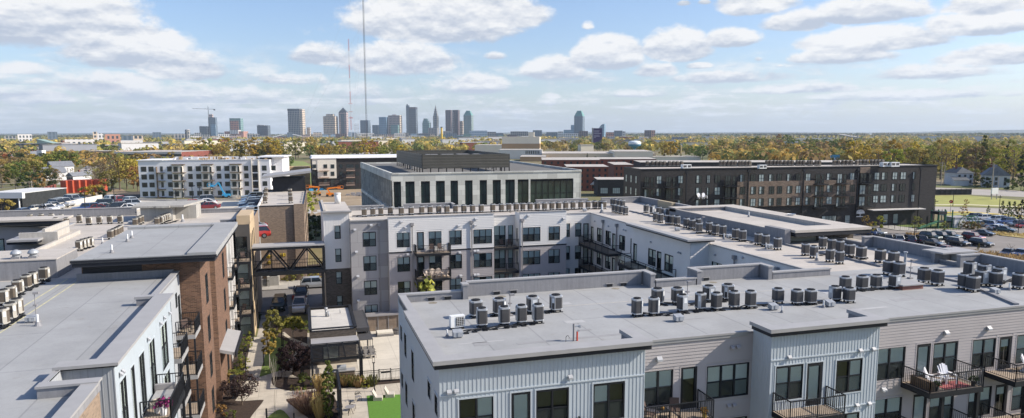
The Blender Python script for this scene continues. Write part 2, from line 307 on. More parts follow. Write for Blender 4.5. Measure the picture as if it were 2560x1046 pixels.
class Placer:
    """builds one kind of thing once and then copies it"""
    def __init__(s, maker): s.mk = maker; s.proto = None
    def put(s, loc, rot=0, label=None, group=None, scale=None):
        if s.proto is None:
            o = s.proto = s.mk(); o.location = loc; o.rotation_euler = (0, 0, rot)
            if scale: o.scale = scale if isinstance(scale, tuple) else (scale,)*3
            if label: o['label'] = label
            if group: o['group'] = group
            return o
        return dup(s.proto, loc, rot, label, group, scale)
# ------------------------------------------------------------------ windows, walls, balconies
WC = {}
def win_meshes(w, h, kind, seed):
    key = (round(w, 1), round(h, 1), kind, seed)
    if key in WC: return WC[key]
    w, h = key[0], key[1]; rnd = random.Random(seed*7+int(w*10))
    f = MB(); g = MB(); bl = MB(); n = {'w1': 1, 'w2': 2, 'w3': 3, 'door': 1, 'store': 3, 'w2n': 2, 'w4': 4}.get(kind, 1); t = .07 if kind != 'door' else .14
    f.box(0, -.02, 0, t, .09, h); f.box(w-t, -.02, 0, w, .09, h); f.box(t, -.02, h-t, w-t, .09, h); f.box(t, -.02, 0, w-t, .09, t*(1 if kind != 'door' else 2))
    zb = t if kind != 'door' else 2*t; cw = (w-2*t)/n
    for k in range(n):
        x0 = t+cw*k; x1 = x0+cw
        if k: f.box(x0-.05, -.015, zb, x0+.05, .085, h-t)
        if kind in ('w1', 'w2', 'w3', 'w4'):
            f.box(x0+.05*(k > 0), 0, h*.5-.035, x1-.05*(k < n-1), .075, h*.5+.025)
            f.q((x0, .035, zb), (x1, .035, zb), (x1, .035, h*.5), (x0, .035, h*.5), 2)
        frac = rnd.choice([1, 1, 1, .5, .52, .5, 0, .75, 1]) if seed else 1
        if kind == 'door': frac = rnd.choice([1, 1, .96, 1, .3])
        if kind == 'store': frac = rnd.choice([0, 0, .4])
        if frac: bl.q((x0+.01, .078, h-t-frac*(h-t-zb)), (x1-.01, .078, h-t-frac*(h-t-zb)), (x1-.01, .078, h-t), (x0+.01, .078, h-t))
    g.q((t, .055, zb), (w-t, .055, zb), (w-t, .055, h-t), (t, .055, h-t))
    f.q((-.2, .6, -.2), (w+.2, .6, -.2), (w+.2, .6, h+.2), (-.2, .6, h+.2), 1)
    WC[key] = r = (f.mesh('window_frame', [BLACK, DARKIN, SCREEN]), g.mesh('window_pane', GLASS), bl.mesh('blind', BLIND) if bl.f else None); return r
def put_window(par, w, h, kind, loc, rot, seed=None):
    s = random.randint(1, 7) if seed is None else seed
    fm, gm, bm = win_meshes(w, h, kind, s)
    o = mobj('door' if kind == 'door' else 'window', fm, par, loc, rot)
    mobj('pane', gm, o)
    if bm: mobj('blind', bm, o)
    return o
def wall(mb, par, p0, p1, z0, z1, wins=(), m=0, clad=None, cm=0, pitch=.18, rev=.15, off=(0, 0), kindwin=True, reveal_m=None):
    """wall skin from p0 to p1 (outside on the right hand), holes with reveals and windows set in them; clad 'lap' or 'batten' adds real boards.
    wins: (u0, u1, za, zb, kind)"""
    p0 = Vector((p0[0]-off[0], p0[1]-off[1], 0)); p1 = Vector((p1[0]-off[0], p1[1]-off[1], 0)); L = (p1-p0).length; d = (p1-p0)/L; nrm = Vector((d.y, -d.x, 0)); ang = math.atan2(d.y, d.x)
    P = lambda u, z, o=0: tuple(p0+d*u+nrm*o+Vector((0, 0, z)))
    wins = [(max(.01, w[0]), min(L-.01, w[1]), max(z0+.01, w[2]), min(z1-.01, w[3]))+tuple(w[4:]) for w in wins]
    us = sorted({0, L}|{w[0] for w in wins}|{w[1] for w in wins}); zs = sorted({z0, z1}|{w[2] for w in wins}|{w[3] for w in wins})
    inh = lambda u, z: any(w[0] < u < w[1] and w[2] < z < w[3] for w in wins)
    for a, b in zip(us, us[1:]):
        for c, e in zip(zs, zs[1:]):
            if not inh((a+b)/2, (c+e)/2): mb.q(P(a, c), P(b, c), P(b, e), P(a, e), m)
    for w in wins:
        u0, u1, a, b = w[:4]; r = -rev; rm = m
        mb.q(P(u0, a), P(u0, a, r), P(u0, b, r), P(u0, b), rm); mb.q(P(u1, a, r), P(u1, a), P(u1, b), P(u1, b, r), rm)
        mb.q(P(u0, b, r), P(u1, b, r), P(u1, b), P(u0, b), rm); mb.q(P(u0, a), P(u1, a), P(u1, a, r), P(u0, a, r), rm)
        if par is not None and kindwin: put_window(par, u1-u0, b-a, w[4] if len(w) > 4 else 'w2', P(u0, a), ang, w[5] if len(w) > 5 else None)
    if clad == 'lap':
        z = z0
        while z < z1-.02:
            zt = min(z+pitch, z1); cuts = sorted((w[0]-.05, w[1]+.05) for w in wins if w[2]-.06 < zt and w[3]+.06 > z); u = 0
            for c in cuts+[(L, L)]:
                if c[0]-u > .03:
                    a, b = u, c[0]; mb.q(P(a, z, .03), P(b, z, .03), P(b, zt, .006), P(a, zt, .006), cm); mb.q(P(a, z, .004), P(b, z, .004), P(b, z, .03), P(a, z, .03), cm)
                u = max(u, c[1])
            z = zt
    if clad == 'batten':
        k = 0; n = max(1, int(L/pitch))
        for k in range(n+1):
            u = min(L-.02, max(.02, L*k/n)); cuts = sorted((w[2]-.08, w[3]+.08) for w in wins if w[0]-.06 < u < w[1]+.06); z = z0
            for c in cuts+[(z1, z1)]:
                if c[0]-z > .05: 
                    a, b = z, c[0]
                    mb.q(P(u-.02, a, 0.016), P(u+.02, a, 0.016), P(u+.02, b, 0.016), P(u-.02, b, 0.016), cm); mb.q(P(u-.02, a), P(u-.02, a, 0.016), P(u-.02, b, 0.016), P(u-.02, b), cm); mb.q(P(u+.02, a, 0.016), P(u+.02, a), P(u+.02, b), P(u+.02, b, 0.016), cm)
                z = max(z, c[1])
    for w in (wins if clad else ()):   # trim boards round openings
        u0, u1, a, b = w[:4]
        for (x0, x1, y0, y1) in ((u0-.07, u0, a-.07, b+.07), (u1, u1+.07, a-.07, b+.07), (u0, u1, b, b+.07), (u0, u1, a-.07, a)):
            mb.q(P(x0, y0, .034), P(x1, y0, .034), P(x1, y1, .034), P(x0, y1, .034), cm); mb.q(P(x0, y0, 0), P(x0, y0, .034), P(x0, y1, .034), P(x0, y1, 0), cm); mb.q(P(x1, y0, .034), P(x1, y0, 0), P(x1, y1, 0), P(x1, y1, .034), cm); mb.q(P(x0, y1, .034), P(x1, y1, .034), P(x1, y1, 0), P(x0, y1, 0), cm)
BC = {}
def balcony(par, loc, w, d, rot=0, sides='lfr', glassrail=False, step=.13, edge=None, fill=None):
    """deck sticking out towards local -Y, railing on the given sides"""
    key = (round(w, 2), round(d, 2), sides, glassrail, step, str(edge))
    if key not in BC:
        dk = MB(); dk.box(.06, -d+.06, -.05, w-.06, 0, 0, 0); dk.box(0, -d, -.3, w, -d+.06, .01, 1); dk.box(0, -d+.06, -.3, .06, 0, .01, 1); dk.box(w-.06, -d+.06, -.3, w, 0, .01, 1); dk.box(.06, -d+.06, -.28, w-.06, 0, -.06, 1)
        r = MB(); h = 1.07; segs = []
        if 'f' in sides: segs.append(((0.03, -d+.03), (w-.03, -d+.03)))
        if 'l' in sides: segs.append(((.03, -.05), (.03, -d+.03)))
        if 'r' in sides: segs.append(((w-.03, -d+.03), (w-.03, -.05)))
        for a, b in segs:
            a = Vector((*a, 0)); b = Vector((*b, 0)); L = (b-a).length; e = Vector((0, 0, 1))
            r.bar(a+e*h, b+e*h, .06, .05); r.bar(a+e*.1, b+e*.1, .04, .03); np_ = max(1, round(L/1.8))
            for k in range(np_+1): p = a.lerp(b, k/np_); r.bar(p, p+e*h, .05, .05)
            if glassrail: r.q(a+e*.15, b+e*.15, b+e*(h-.07), a+e*(h-.07), 1)
            else:
                nb = int(L/step)
                for k in range(1, nb): p = a.lerp(b, k/nb); r.bar(p+e*.1, p+e*h, .022, .022)
        BC[key] = (dk.mesh('balcony', [WOODD, edge or BLACK]), r.mesh('railing', [BLACK, GLASS]))
    b = mobj('balcony', BC[key][0], par, loc, rot); mobj('railing', BC[key][1], b); return b
def cap(mb, x0, y0, x1, y1, z, t=.12, m=0): mb.box(x0, y0, z-t, x1, y1, z, m)
def parapet(mb, x0, y0, x1, y1, z0, z1, oh=.05, m=0, mc=1):
    mb.box(x0, y0, z0, x1, y1, z1-.1, m); mb.box(x0-oh, y0-oh, z1-.1, x1+oh, y1+oh, z1, mc)
def vent(par_label, loc, rot=0): pass
# ================================================================== GROUND
PAVE = pm('beige_concrete_path', (.5, .45, .37), .9, .08, .6, kind='lines', bw=1.6, bh=1.6)
ASPH = pm('worn_asphalt', (.22, .2, .18), .95, .12, .25, bump=.2, kind=None)
ASPHD = pm('street_asphalt', (.17, .16, .15), .95, .12, .2, bump=.2)
MULCH = pm('bark_mulch', (.045, .03, .022), 1, .35, 6, bump=.8, bscale=12)
LAWN = pm('lawn_turf', (.14, .19, .045), 1, .25, .8, bump=.6, bscale=25)
TURF = pm('artificial_turf', (.1, .22, .03), 1, .12, 5, bump=.4, bscale=40)
DIRT = pm('bare_soil', (.3, .23, .15), 1, .25, .12, bump=.4)
WHITEP = pm('white_road_paint', (.75, .74, .7), .7, .08, 3)
YELP = pm('yellow_paint', (.6, .45, .06), .7, .08, 3)
gm = MB(); RR = 34000
ring = [(0, 0)]
for r in (900, 2500, 8000, RR): ring += [(r*math.cos(k*PI/24), r*math.sin(k*PI/24)) for k in range(48)]
gv = [(x, y, 0) for x, y in ring]; gf = [(0, 1+k, 1+(k+1) % 48) for k in range(48)]
for j in range(3): gf += [(1+48*j+k, 1+48*(j+1)+k, 1+48*(j+1)+(k+1) % 48, 1+48*j+(k+1) % 48) for k in range(48)]
gm.v = gv; gm.f = gf; gm.m = [0]*len(gf)
GRD = pm('ground_cover', (.12, .12, .06), 1, .2, .05, kind='ground', world=True, gs=.006, stops=[(.3, (.09, .1, .035)), (.45, (.15, .15, .06)), (.55, (.2, .16, .08)), (.7, (.26, .22, .16))])
struct('ground', gm, GRD)
def sheet(name, pts, mat, z=.02, px=True, zz=0.):
    b = MB(); P = [G(x, y, zz) if px else Vector((x, y, 0)) for x, y in pts]; b.poly([(p.x, p.y, zz+z) for p in P]); return struct(name, b, mat)
def strip(name, pts, w, mat, z=.03):
    b = MB()
    P = [Vector((x, y, z)) for x, y in pts]
    for i in range(len(P)-1):
        d = (P[i+1]-P[i]).normalized(); n = Vector((-d.y, d.x, 0))*w/2; b.q(P[i]+n, P[i]-n, P[i+1]-n, P[i+1]+n)
    return struct(name, b, mat)
# ================================================================== FOREGROUND BUILDING
RZ = 13.4
def newbuilding(name, label, cat, x, y, group=None):
    return thing(name, label, cat, (x, y, 0), 0, group), (x, y)
root, O = newbuilding('apartment_building', 'pale blue and grey sided apartment building whose roof fills the lower right', 'apartment building', 30, 38)
S = lambda v: v
def MBo(): return MB()
def shiftm(mb, o): mb.v = [(x-o[0], y-o[1], z) for x, y, z in mb.v]; return mb
def part(name, mb, mats, root, O, smooth=False): return shiftm(mb, O).obj(name, mats, root, smooth=smooth)
def wallp(root, O, p0, p1, z0, z1, wins, mat, clad=None, pitch=.18, rev=.12, name='wall', low=True, lowshift=(3.15, 6.3)):
    mb = MB(); ws = list(wins)
    if low:
        for s in lowshift: ws += [(w[0], w[1], w[2]-s, w[3]-s)+tuple(w[4:]) for w in wins if w[2]-s > z0]
    wall(mb, root, p0, p1, z0, z1, ws, clad=clad, pitch=pitch, rev=rev, off=O); return mb.obj(name, mat, root)
# --- front walls
w = [(.92, 2.59, 10.0, 11.96, 'w2', 1), (3.48, 4.45, 9.42, 12.0, 'door'), (4.74, 6.44, 10.05, 12.0, 'w2', 3), (7.74, 9.46, 10.05, 12.0, 'w2', 4)]
wallp(root, O, (5.7, 31.2), (16.25, 31.2), 0, 13.68, w, SBLUE, 'batten', .2)
wallp(root, O, (16.25, 31.2), (16.25, 32.8), 0, 13.68, [], SBLUE, 'batten', .2)
w = [(.75, 2.54, 9.76, 11.72, 'w2', 3), (3.01, 4.01, 9.38, 11.74, 'door', 2), (4.61, 7.31, 9.75, 11.66, 'w3', 1)]
wallp(root, O, (16.25, 32.8), (23.75, 32.8), 0, 13.35, w, SGREY, 'lap')
wallp(root, O, (23.75, 32.8), (23.75, 31.2), 0, 13.68, [], SBLUE, 'batten', .2)
w = [(.35, 2.1, 9.9, 11.85, 'w2', 2), (2.36, 3.4, 9.38, 11.83, 'door', 1), (4.3, 6.07, 9.87, 11.8, 'w2', 1)]
wallp(root, O, (23.75, 31.2), (30.9, 31.2), 0, 13.68, w, SBLUE, 'batten', .2)
wallp(root, O, (30.9, 31.2), (30.9, 32.8), 0, 13.68, [], SBLUE, 'batten', .2)
w = [(1.3, 3.6, 9.62, 11.57, 'w2', 5), (4.45, 5.52, 9.36, 11.6, 'door', 3), (5.74, 7.67, 9.63, 11.57, 'w2', 4), (8.85, 10.75, 9.6, 11.5, 'w2', 1), (11.05, 12.1, 9.36, 11.5, 'door', 2), (12.5, 14.4, 9.6, 11.5, 'w2', 2), (18, 19.9, 9.6, 11.5, 'w2', 3), (22, 24, 9.6, 11.5, 'w2', 3)]
wallp(root, O, (30.9, 32.8), (58, 32.8), 0, 13.35, w, SGREY, 'lap')
# --- west wall (u counted from its north end), east wall
wn = lambda Y0, L: [(Y0-b, Y0-a, c, d)+tuple(k) for a, b, c, d, *k in L]
wallp(root, O, (5.7, 45.6), (5.7, 31.2), 0, 13.68, wn(45.6, [(42, 43, 10.6, 12.1, 'w1'), (39, 40, 10.1, 11.9, 'w1'), (33.5, 34.4, 11.1, 12.0, 'w1'), (31.6, 32.4, 11.0, 12.0, 'w1'), (44, 44.8, 11.1, 12.1, 'w1')]), SBLUE, 'batten', .3)
wallp(root, O, (58, 32.8), (58, 45.6), 0, RZ, [], SGREY, low=False); wallp(root, O, (38.6, 45.6), (5.7, 45.6), 0, RZ, [], SWHITE, low=False)
rf = MB(); rf.poly([(5.7, 32.8, RZ), (58, 32.8, RZ), (58, 45.6, RZ), (5.7, 45.6, RZ)]); rf.q((5.7, 31.2, RZ), (16.25, 31.2, RZ), (16.25, 32.8, RZ), (5.7, 32.8, RZ)); rf.q((23.75, 31.2, RZ), (30.9, 31.2, RZ), (30.9, 32.8, RZ), (23.75, 32.8, RZ))
part('roof', rf, ROOF, root, O)
for x0, x1 in ((16.45, 23.35), (31.15, 58.2)):
    b = MB(); b.box(x0, 32.68, 13.36, x1, 32.9, 13.47); b.box(x0, 32.72, 13.2, x1, 32.8, 13.36); part('gutter_edge', b, CAPM, root, O)
for (x0, x1, side) in ((5.35, 16.5, 'l'), (23.4, 31.15, 'b')):
    b = MB(); y0 = 30.8
    b.box(x0, y0, 13.84, x1, 31.65, 14.04)
    if side == 'l': b.box(x0, 31.65, 13.84, x0+.75, 40.6, 14.04)
    else: b.box(x0, 31.65, 13.84, x0+.7, 32.7, 14.04)
    b.box(x1-.7, 31.65, 13.84, x1, 33.3, 14.04)
    part('coping', b, CAPM, root, O)
    b = MB(); b.box(x0+.08, y0+.08, 13.62, x1-.05, 31.5, 13.838)
    if side == 'l': b.box(x0+.08, 31.5, 13.62, x0+.6, 40.5, 13.838)
    else: b.box(x0+.08, 31.5, 13.62, x0+.6, 32.6, 13.838)
    part('fascia', b, FASC, root, O)
    b = MB(); b.box(x0+.37, 31.22, RZ, x1-.28, 31.45, 13.838); b.box(x1-.6, 31.45, RZ, x1-.32, 33.25, 13.838)
    if side == 'l': b.box(x0+.37, 31.45, RZ, x0+.62, 40.55, 13.838)
    else: b.box(x0+.37, 31.45, RZ, x0+.62, 32.6, 13.838)
    part('parapet', b, PARM, root, O)
def par_run(root, O, boxes, mats=None):
    for bx in boxes:
        b = MB(); parapet(b, *bx); part('parapet', b, mats or [PARM, CAPM], root, O)
par_run(root, O, [(5.7, 40.62, 6.05, 45.1, RZ, 13.97), (5.7, 45.15, 9.85, 45.5, RZ, 13.97), (9.9, 44.9, 10.25, 45.55, RZ, 14.45), (10.35, 45.6, 23.35, 45.95, RZ, 14.45), (23.45, 44.4, 23.8, 45.95, RZ, 14.45),
                  (23.9, 44.4, 27.1, 44.75, RZ, 13.97), (27.2, 44.4, 27.55, 45.8, RZ, 14.45), (27.65, 45.45, 33.15, 45.8, RZ, 14.45), (33.25, 44.4, 33.6, 45.8, RZ, 14.45), (33.7, 44.45, 38.9, 44.8, RZ, 13.97)])
# raised seams and slanting expansion joint on the roof
b = MB(); a0, a1 = Vector((46.2, 39.2, RZ+.06)), Vector((43.4, 33.0, RZ+.06)); b.bar(a0, a1, .3, .16); part('expansion_joint', b, PARM, root, O)
b = MB(); b.bar((45.3, 44.8, RZ+.06), (46.2, 39.3, RZ+.06), .26, .14); part('expansion_joint', b, PARM, root, O)
# scuppers with stained boxes on the parapet
for x, y in ((7.6, 45.13), (8.7, 45.13), (12.2, 45.58), (13.4, 45.58), (20.6, 45.58), (21.7, 45.58), (28.4, 45.43)):
    b = MB(); b.box(x, y-.03, RZ+.04, x+.42, y+.01, RZ+.24, 0); b.box(x-.08, y-.05, RZ+.24, x+.5, y, RZ+.28, 1); part('scupper', b, [BLACK, CAPM], root, O)
PAT = [pm('roof_patch_pale', (.4, .4, .395), .8, .08, 1), pm('roof_patch_dark', (.29, .29, .29), .85, .12, 1)]
rp = random.Random(31)
for k in range(26):
    x = rp.uniform(7, 44); y = rp.uniform(34, 44); w_ = rp.choice([.5, .8, 1.2, 2.5, 4]); d_ = rp.choice([.15, .3, .6]); b = MB(); b.box(x, y, RZ+.002, x+w_, y+d_, RZ+.007); part('roof_patch', b, PAT[k % 2], root, O)
for x, y in ((7.8, 44.6), (12.6, 45.0), (21, 45.0), (28.8, 44.8)):
    b = MB(); b.cyl((x, y, RZ), (x, y, RZ+.006), .3, n=10); part('drain_stain', b, pm('ponding_stain', (.24, .215, .175), .9, .3, 3), root, O)
b = MB(); b.box(12, 41.2, RZ+.001, 33, 41.3, RZ+.006); part('roof_seam', b, pm('dusty_seam', (.43, .41, .37), .9, .15, 3), root, O)
# second horizontal trim joint on the board siding
for x0, x1, y in ((5.7, 16.25, 31.2), (23.75, 30.9, 31.2)):
    b = MB(); b.box(x0, y-.045, 12.18, x1, y-.005, 12.25); b.box(x0, y-.045, 9.02, x1, y-.005, 9.09); part('trim_board', b, SBLUE, root, O)
HOODM = pm('pale_vent_plastic', (.4, .41, .43), .5, .03, 3)
def hood(root, O, x, y, z, face='s', mat=None, s=.85):
    """little sheet metal wall hood"""
    b = MB(); w = .13*s; d = .16*s; h = .2*s
    b.v = [(-w, -.01, h), (w, -.01, h), (w, -.01, -.02), (-w, -.01, -.02), (-w, -d, h*.35), (w, -d, h*.35), (w, -d, -.02), (-w, -d, -.02)]; b.f = [(0, 1, 5, 4), (4, 5, 6, 7), (0, 4, 7, 3), (1, 2, 6, 5), (3, 7, 6, 2)]; b.m = [0]*5
    return b.obj('vent_hood', mat or HOODM, root, (x-O[0], y-O[1], z), {'s': 0, 'w': -PI/2, 'e': PI/2}[face])
for x, z in ((6.15, 12.35), (6.5, 12.35), (12.2, 12.45), (13.2, 8.9), (24.9, 12.25), (29.6, 12.2), (30.5, 12.2), (29.6, 9.0), (30.45, 9.0)): hood(root, O, x, 31.17, z)
for x, z in ((17.9, 12.3), (37.5, 12.1), (40.9, 12.1), (33, 8.95)): hood(root, O, x, 32.76, z, s=1.15)
for x, z in ((22.4, 12.55), (22.75, 12.55), (22.3, 9.2), (22.65, 9.2)): hood(root, O, x, 32.76, z, mat=SGREY)
for z in (9.35, 6.2, 3.05):
    for (x0, x1, y, d) in ((9.0, 12.7, 31.2, 1.55), (16.35, 20.35, 32.8, 1.65), (23.95, 27.45, 31.2, 1.5), (34.3, 38.35, 32.8, 2.1), (40.85, 44.9, 32.8, 2.1)):
        if z < 5 and x0 < 30: continue
        bo = balcony(root, (x0-O[0], y-O[1], z), x1-x0, d, 0)
        if x0 in (34.3, 40.85) and z > 4:
            for q in (1.12, x1-x0-.25): b = MB(); b.box(q, -d+.15, -3.1, q+.2, -d+.35, -.3); b.obj('post', BLACK, bo)
# ================================================================== EAST WING
root, O = newbuilding('apartment_wing', 'long white sided apartment wing running back along the right of the courtyard', 'apartment wing', 45, 72); ROOT_E, O_E = root, O
ew = wn(89.6, [(87.3-1.6, 87.3, 9.85, 11.7, 'w2'), (88.5, 89.4, 9.38, 11.6, 'door'), (82.8, 84.5, 9.85, 11.7, 'w2'), (81.4, 82.4, 9.38, 11.6, 'door'), (78.6, 80.3, 9.85, 11.7, 'w2'), (75.3, 77.1, 9.85, 11.7, 'w2'), (74.1, 74.9, 9.6, 11.7, 'w1')])
wallp(root, O, (37.9, 89.6), (37.9, 74), 0, 13.35, ew, SWHITE, 'lap', .22)
wallp(root, O, (37.9, 74), (36.5, 74), 0, 13.7, [], SWHITE, low=False)
wallp(root, O, (36.5, 74), (36.5, 61), 0, 13.7, wn(74, [(72.6, 73.5, 9.38, 11.7, 'door'), (68, 69.8, 9.85, 11.7, 'w2', 5), (66.8, 67.8, 9.38, 11.7, 'door', 2), (64.3, 66.1, 9.85, 11.7, 'w2', 2)]), SWHITE, 'lap', .22)
wallp(root, O, (36.5, 61), (38.6, 61), 0, 13.7, [], SWHITE, 'lap', .22, low=False)
wallp(root, O, (38.6, 61), (38.6, 45.65), 0, 13.35, wn(61, [(58.6, 60.4, 9.85, 11.75, 'w2', 5), (57.1, 58, 10.3, 11.75, 'w1'), (53.2, 55.6, 10.2, 11.4, 'w3'), (49, 51, 9.85, 11.75, 'w2')]), SWHITE, 'lap', .22)
wallp(root, O, (54.8, 45.65), (54.8, 104), 0, RZ, [], SGREY, low=False); wallp(root, O, (54.8, 104), (37.9, 104), 0, RZ, [], SGREY, low=False)
rf = MB(); z = RZ
rf.poly([(38.6, 45.6, z), (58, 45.6, z), (54.8, 46.2, z), (54.8, 61, z), (38.6, 61, z)]); rf.poly([(36.5, 61, z), (54.8, 61, z), (54.8, 74, z), (36.5, 74, z)]); rf.poly([(37.9, 74, z), (54.8, 74, z), (54.8, 104, z), (37.9, 104, z)])
part('roof', rf, ROOFL, root, O)
b = MB(); b.box(38.5, 45.7, 13.34, 38.72, 60.3, 13.46); part('gutter_edge', b, CAPM, root, O)
b = MB(); b.box(37.8, 74.4, 13.34, 38.02, 89.5, 13.46); part('gutter_edge', b, CAPM, root, O)
b = MB(); b.box(35.75, 60.3, 13.82, 36.6, 74.3, 14.0); b.box(36.6, 60.3, 13.82, 38.9, 61.1, 14.0); part('coping', b, CAPM, root, O)
b = MB(); b.box(35.83, 60.38, 13.68, 36.5, 74.2, 13.818); b.box(36.5, 60.38, 13.68, 38.8, 61.0, 13.818); part('fascia', b, FASC, root, O)
b = MB(); b.box(36.55, 61.12, RZ, 36.8, 74, 13.818); b.box(36.8, 61.12, RZ, 38.8, 61.4, 13.818); part('parapet', b, PARM, root, O)
b = MB(); b.box(45.2, 46.0, RZ, 45.45, 58.5, RZ+.14); part('expansion_joint', b, PARM, root, O)
b = MB(); b.box(43.9, 66, RZ, 44.15, 90, RZ+.14); part('expansion_joint', b, PARM, root, O)
# roof block over the stair hall
b = MB(); X0, X1, Y0, Y1 = 45.5, 54.4, 59.2, 81.5
b.box(X0, Y0+.9, RZ, X1, Y1, 14.3, 0); b.box(X0, Y0+2.3, 14.3, X0+.25, Y1, 14.62, 0); b.box(X0, Y1-1.6, 14.3, X1+.6, Y1, 14.75, 0)
part('stair_hall', b, [PARM], root, O)
b = MB(); b.box(X0-.1, Y1-1.7, 14.75, X1+.7, Y1+.1, 14.85); b.box(X1-1.7, Y0+1.2, 14.3, X1+.7, Y1-1.7, 14.85); b.box(X0+.6, 57.7, 14.6, 55.3, Y0+1.2, 14.85); b.box(X0-.05, Y0+2.25, 14.62, X0+.3, Y1-1.7, 14.7); part('coping', b, ROOFL, root, O)
b = MB(); b.box(X0+.3, Y0+2.3, 14.3, X1-1.7, Y1-1.7, 14.36); part('roof', b, ROOFL, root, O)
b = MB(); b.box(X0+.68, 57.76, 14.2, 55.24, Y0+1.1, 14.6); part('fascia', b, FASC, root, O)
b = MB(); b.box(X0-.15, 58.3, RZ, X0+.55, 61.5, 14.9); part('parapet', b, [PARM], root, O)
b = MB(); b.box(X0+.55, 59.9, RZ, 50.4, Y0+.88, 14.2); part('panel', b, pm('pale_wall_panel', (.4, .39, .32), .8, .05, 1), root, O)
b = MB(); b.box(50.4, 59.8, 0, 55.0, Y0+.88, 14.2); part('brick_wall', b, BRKD, root, O)
par_run(root, O, [(52.5, 46.3, 52.85, 54.5, RZ, 14.45), (51.5, 54.55, 52.85, 54.9, RZ, 14.45), (50.9, 46.1, 52.45, 46.4, RZ, 14.3), (51.4, 44.3, 51.65, 46.05, RZ, 13.75), (51.2, 43.9, 53.3, 44.25, RZ, 14.45), (53.3, 30.6, 53.65, 44.25, RZ, 14.45), (52.0, 55.0, 52.25, 59.7, RZ, 13.75)])
b = MB(); b.box(50.8, 45.2, 14.3, 54.6, 47.3, 14.42); part('coping', b, CAPM, root, O)
b = MB(); b.box(52.9, 45.4, 8, 54.4, 47.1, 14.28); part('parapet', b, SBLUE, root, O)
par_run(root, O, [(51.2, 85.6, 51.5, 101.2, RZ, 14.35), (44.6, 101.2, 51.5, 101.5, RZ, 14.35), (43.2, 102.6, 44.2, 102.9, RZ, 13.7), (50.2, 84.8, 53.2, 85.5, RZ, 14.1), (49.4, 82.6, 50.2, 84.6, RZ, 14.2)])
b = MB(); b.box(50.6, 90, 14.36, 51.19, 94.2, 14.42); b.box(50.6, 90, RZ, 51.19, 94.2, 14.36); part('stair_head', b, [pm('tan_plywood', (.4, .33, .22), .8, .1, 2)], root, O)
for z in (9.35, 6.2, 3.05):
    balcony(root, (37.9-O[0], 89.4-O[1], z), 9.8, 1.85, -PI/2, step=.16)
    balcony(root, (36.5-O[0], 74.0-O[1], z), 10.4, 1.75, -PI/2, glassrail=(z > 9), step=.16)
DS = pm('grey_downspout', (.27, .26, .26), .5, .1, 2)
def downspout(root, O, x, y, z0, z1, dx, dy):
    b = MB(); b.box(x-.06, y-.06, z0, x+.06, y+.06, z1-.45); b.v += []; b.box(x-.2, y-.16, z1-.35, x+.2, y+.16, z1); b.cyl((x, y, z1-.52), (x, y, z1-.35), .08, .17, 6); part('downspout', b, DS, root, O)
for yy in (85.1, 80.8, 75.0): downspout(root, O, 37.72, yy, 0, 13.0, 1, 0)
downspout(root, O, 38.42, 56.4, 0, 13.0, 1, 0); downspout(root, O, 38.42, 50.2, 0, 13.0, 1, 0)
for yy, z in ((88, 12.4), (83.5, 12.3), (79, 12.4), (78.4, 12.4), (69.2, 12.4), (63.2, 12.2), (62.8, 12.2)): hood(root, O, (37.86 if yy > 74 else 36.46), yy, z, 'w')
for yy, z in ((55.3, 12.9), (59.8, 12.4), (54, 12.2), (51.6, 12.4)): hood(root, O, 38.56, yy, z, 'w')
b = MB(); b.box(36.42, 61.2, 9.3, 36.49, 74, 9.55); part('trim_band', b, FASC, root, O)
b = MB(); b.box(37.83, 74.1, 9.3, 37.89, 89.5, 9.5); part('trim_band', b, FASC, root, O)
# ================================================================== NORTH WING
root, O = newbuilding('apartment_wing', 'white over grey apartment wing with stair tower facing the courtyard', 'apartment wing', 20, 95)
SGREY2 = SGREY
tw = [(1.3, 2.05, 11.2, 12.9, 'w1'), (1.3, 2.05, 8.25, 9.95, 'w1'), (1.3, 2.05, 5.4, 7.0, 'w1'), (1.3, 2.05, 2.2, 3.9, 'w1')]
mb = MB(); wall(mb, root, (2.2, 90.4), (5.35, 90.4), 7.4, 14.5, tw[:2], clad='batten', pitch=.3, off=O); mb.obj('wall', SWHITE, root)
mb = MB(); wall(mb, root, (2.2, 90.45), (5.35, 90.45), 0, 7.4, tw[2:], off=O); mb.obj('brick_wall', BRKD, root)
wallp(root, O, (2.2, 104), (2.2, 90.4), 0, 14.5, [], SWHITE, low=False); wallp(root, O, (5.35, 90.45), (5.35, 104), RZ, 14.5, [], SWHITE, low=False)
rf = MB(); rf.box(2.0, 90.0, 14.5, 5.6, 104, 14.62, 1); rf.box(2.2, 90.2, 14.62, 2.5, 104, 14.95, 0); part('roof', rf, [ROOFL, ROOFL], root, O)
b = MB(); b.box(1.95, 89.95, 14.62, 5.65, 90.2, 14.78); b.box(1.95, 90.2, 14.62, 2.15, 104, 14.78); part('coping', b, CAPM, root, O)
# panel section
pw = lambda z: (1.5, 3.1, z, z+1.85, 'w2')
wallp(root, O, (5.35, 90.4), (5.35, 88.8), 0, 13.75, [(.4, .8, 11, 12.6, 'w1'), (.4, .8, 8, 9.6, 'w1'), (.4, .8, 5, 6.5, 'w1')], SPANEL, low=False)
wallp(root, O, (5.35, 88.8), (9.95, 88.8), 0, 13.55, [pw(10.3), pw(7.2), pw(4.1), pw(.9)], SPANEL, low=False)
wallp(root, O, (9.95, 88.8), (9.95, 88), 0, 13.9, [], SWHITE, low=False)
b = MB(); b.box(5.25, 88.65, 13.55, 9.93, 88.95, 13.68); part('coping', b, CAPM, root, O)
cols1 = [(1.0, 2.63, 10.12, 12.0, 'w2'), (3.55, 4.45, 9.4, 11.98, 'door'), (5.05, 6.7, 10.1, 12.0, 'w2'), (7.7, 9.35, 10.12, 12.0, 'w2'), (10.88, 13.38, 10.1, 12.0, 'w3')]
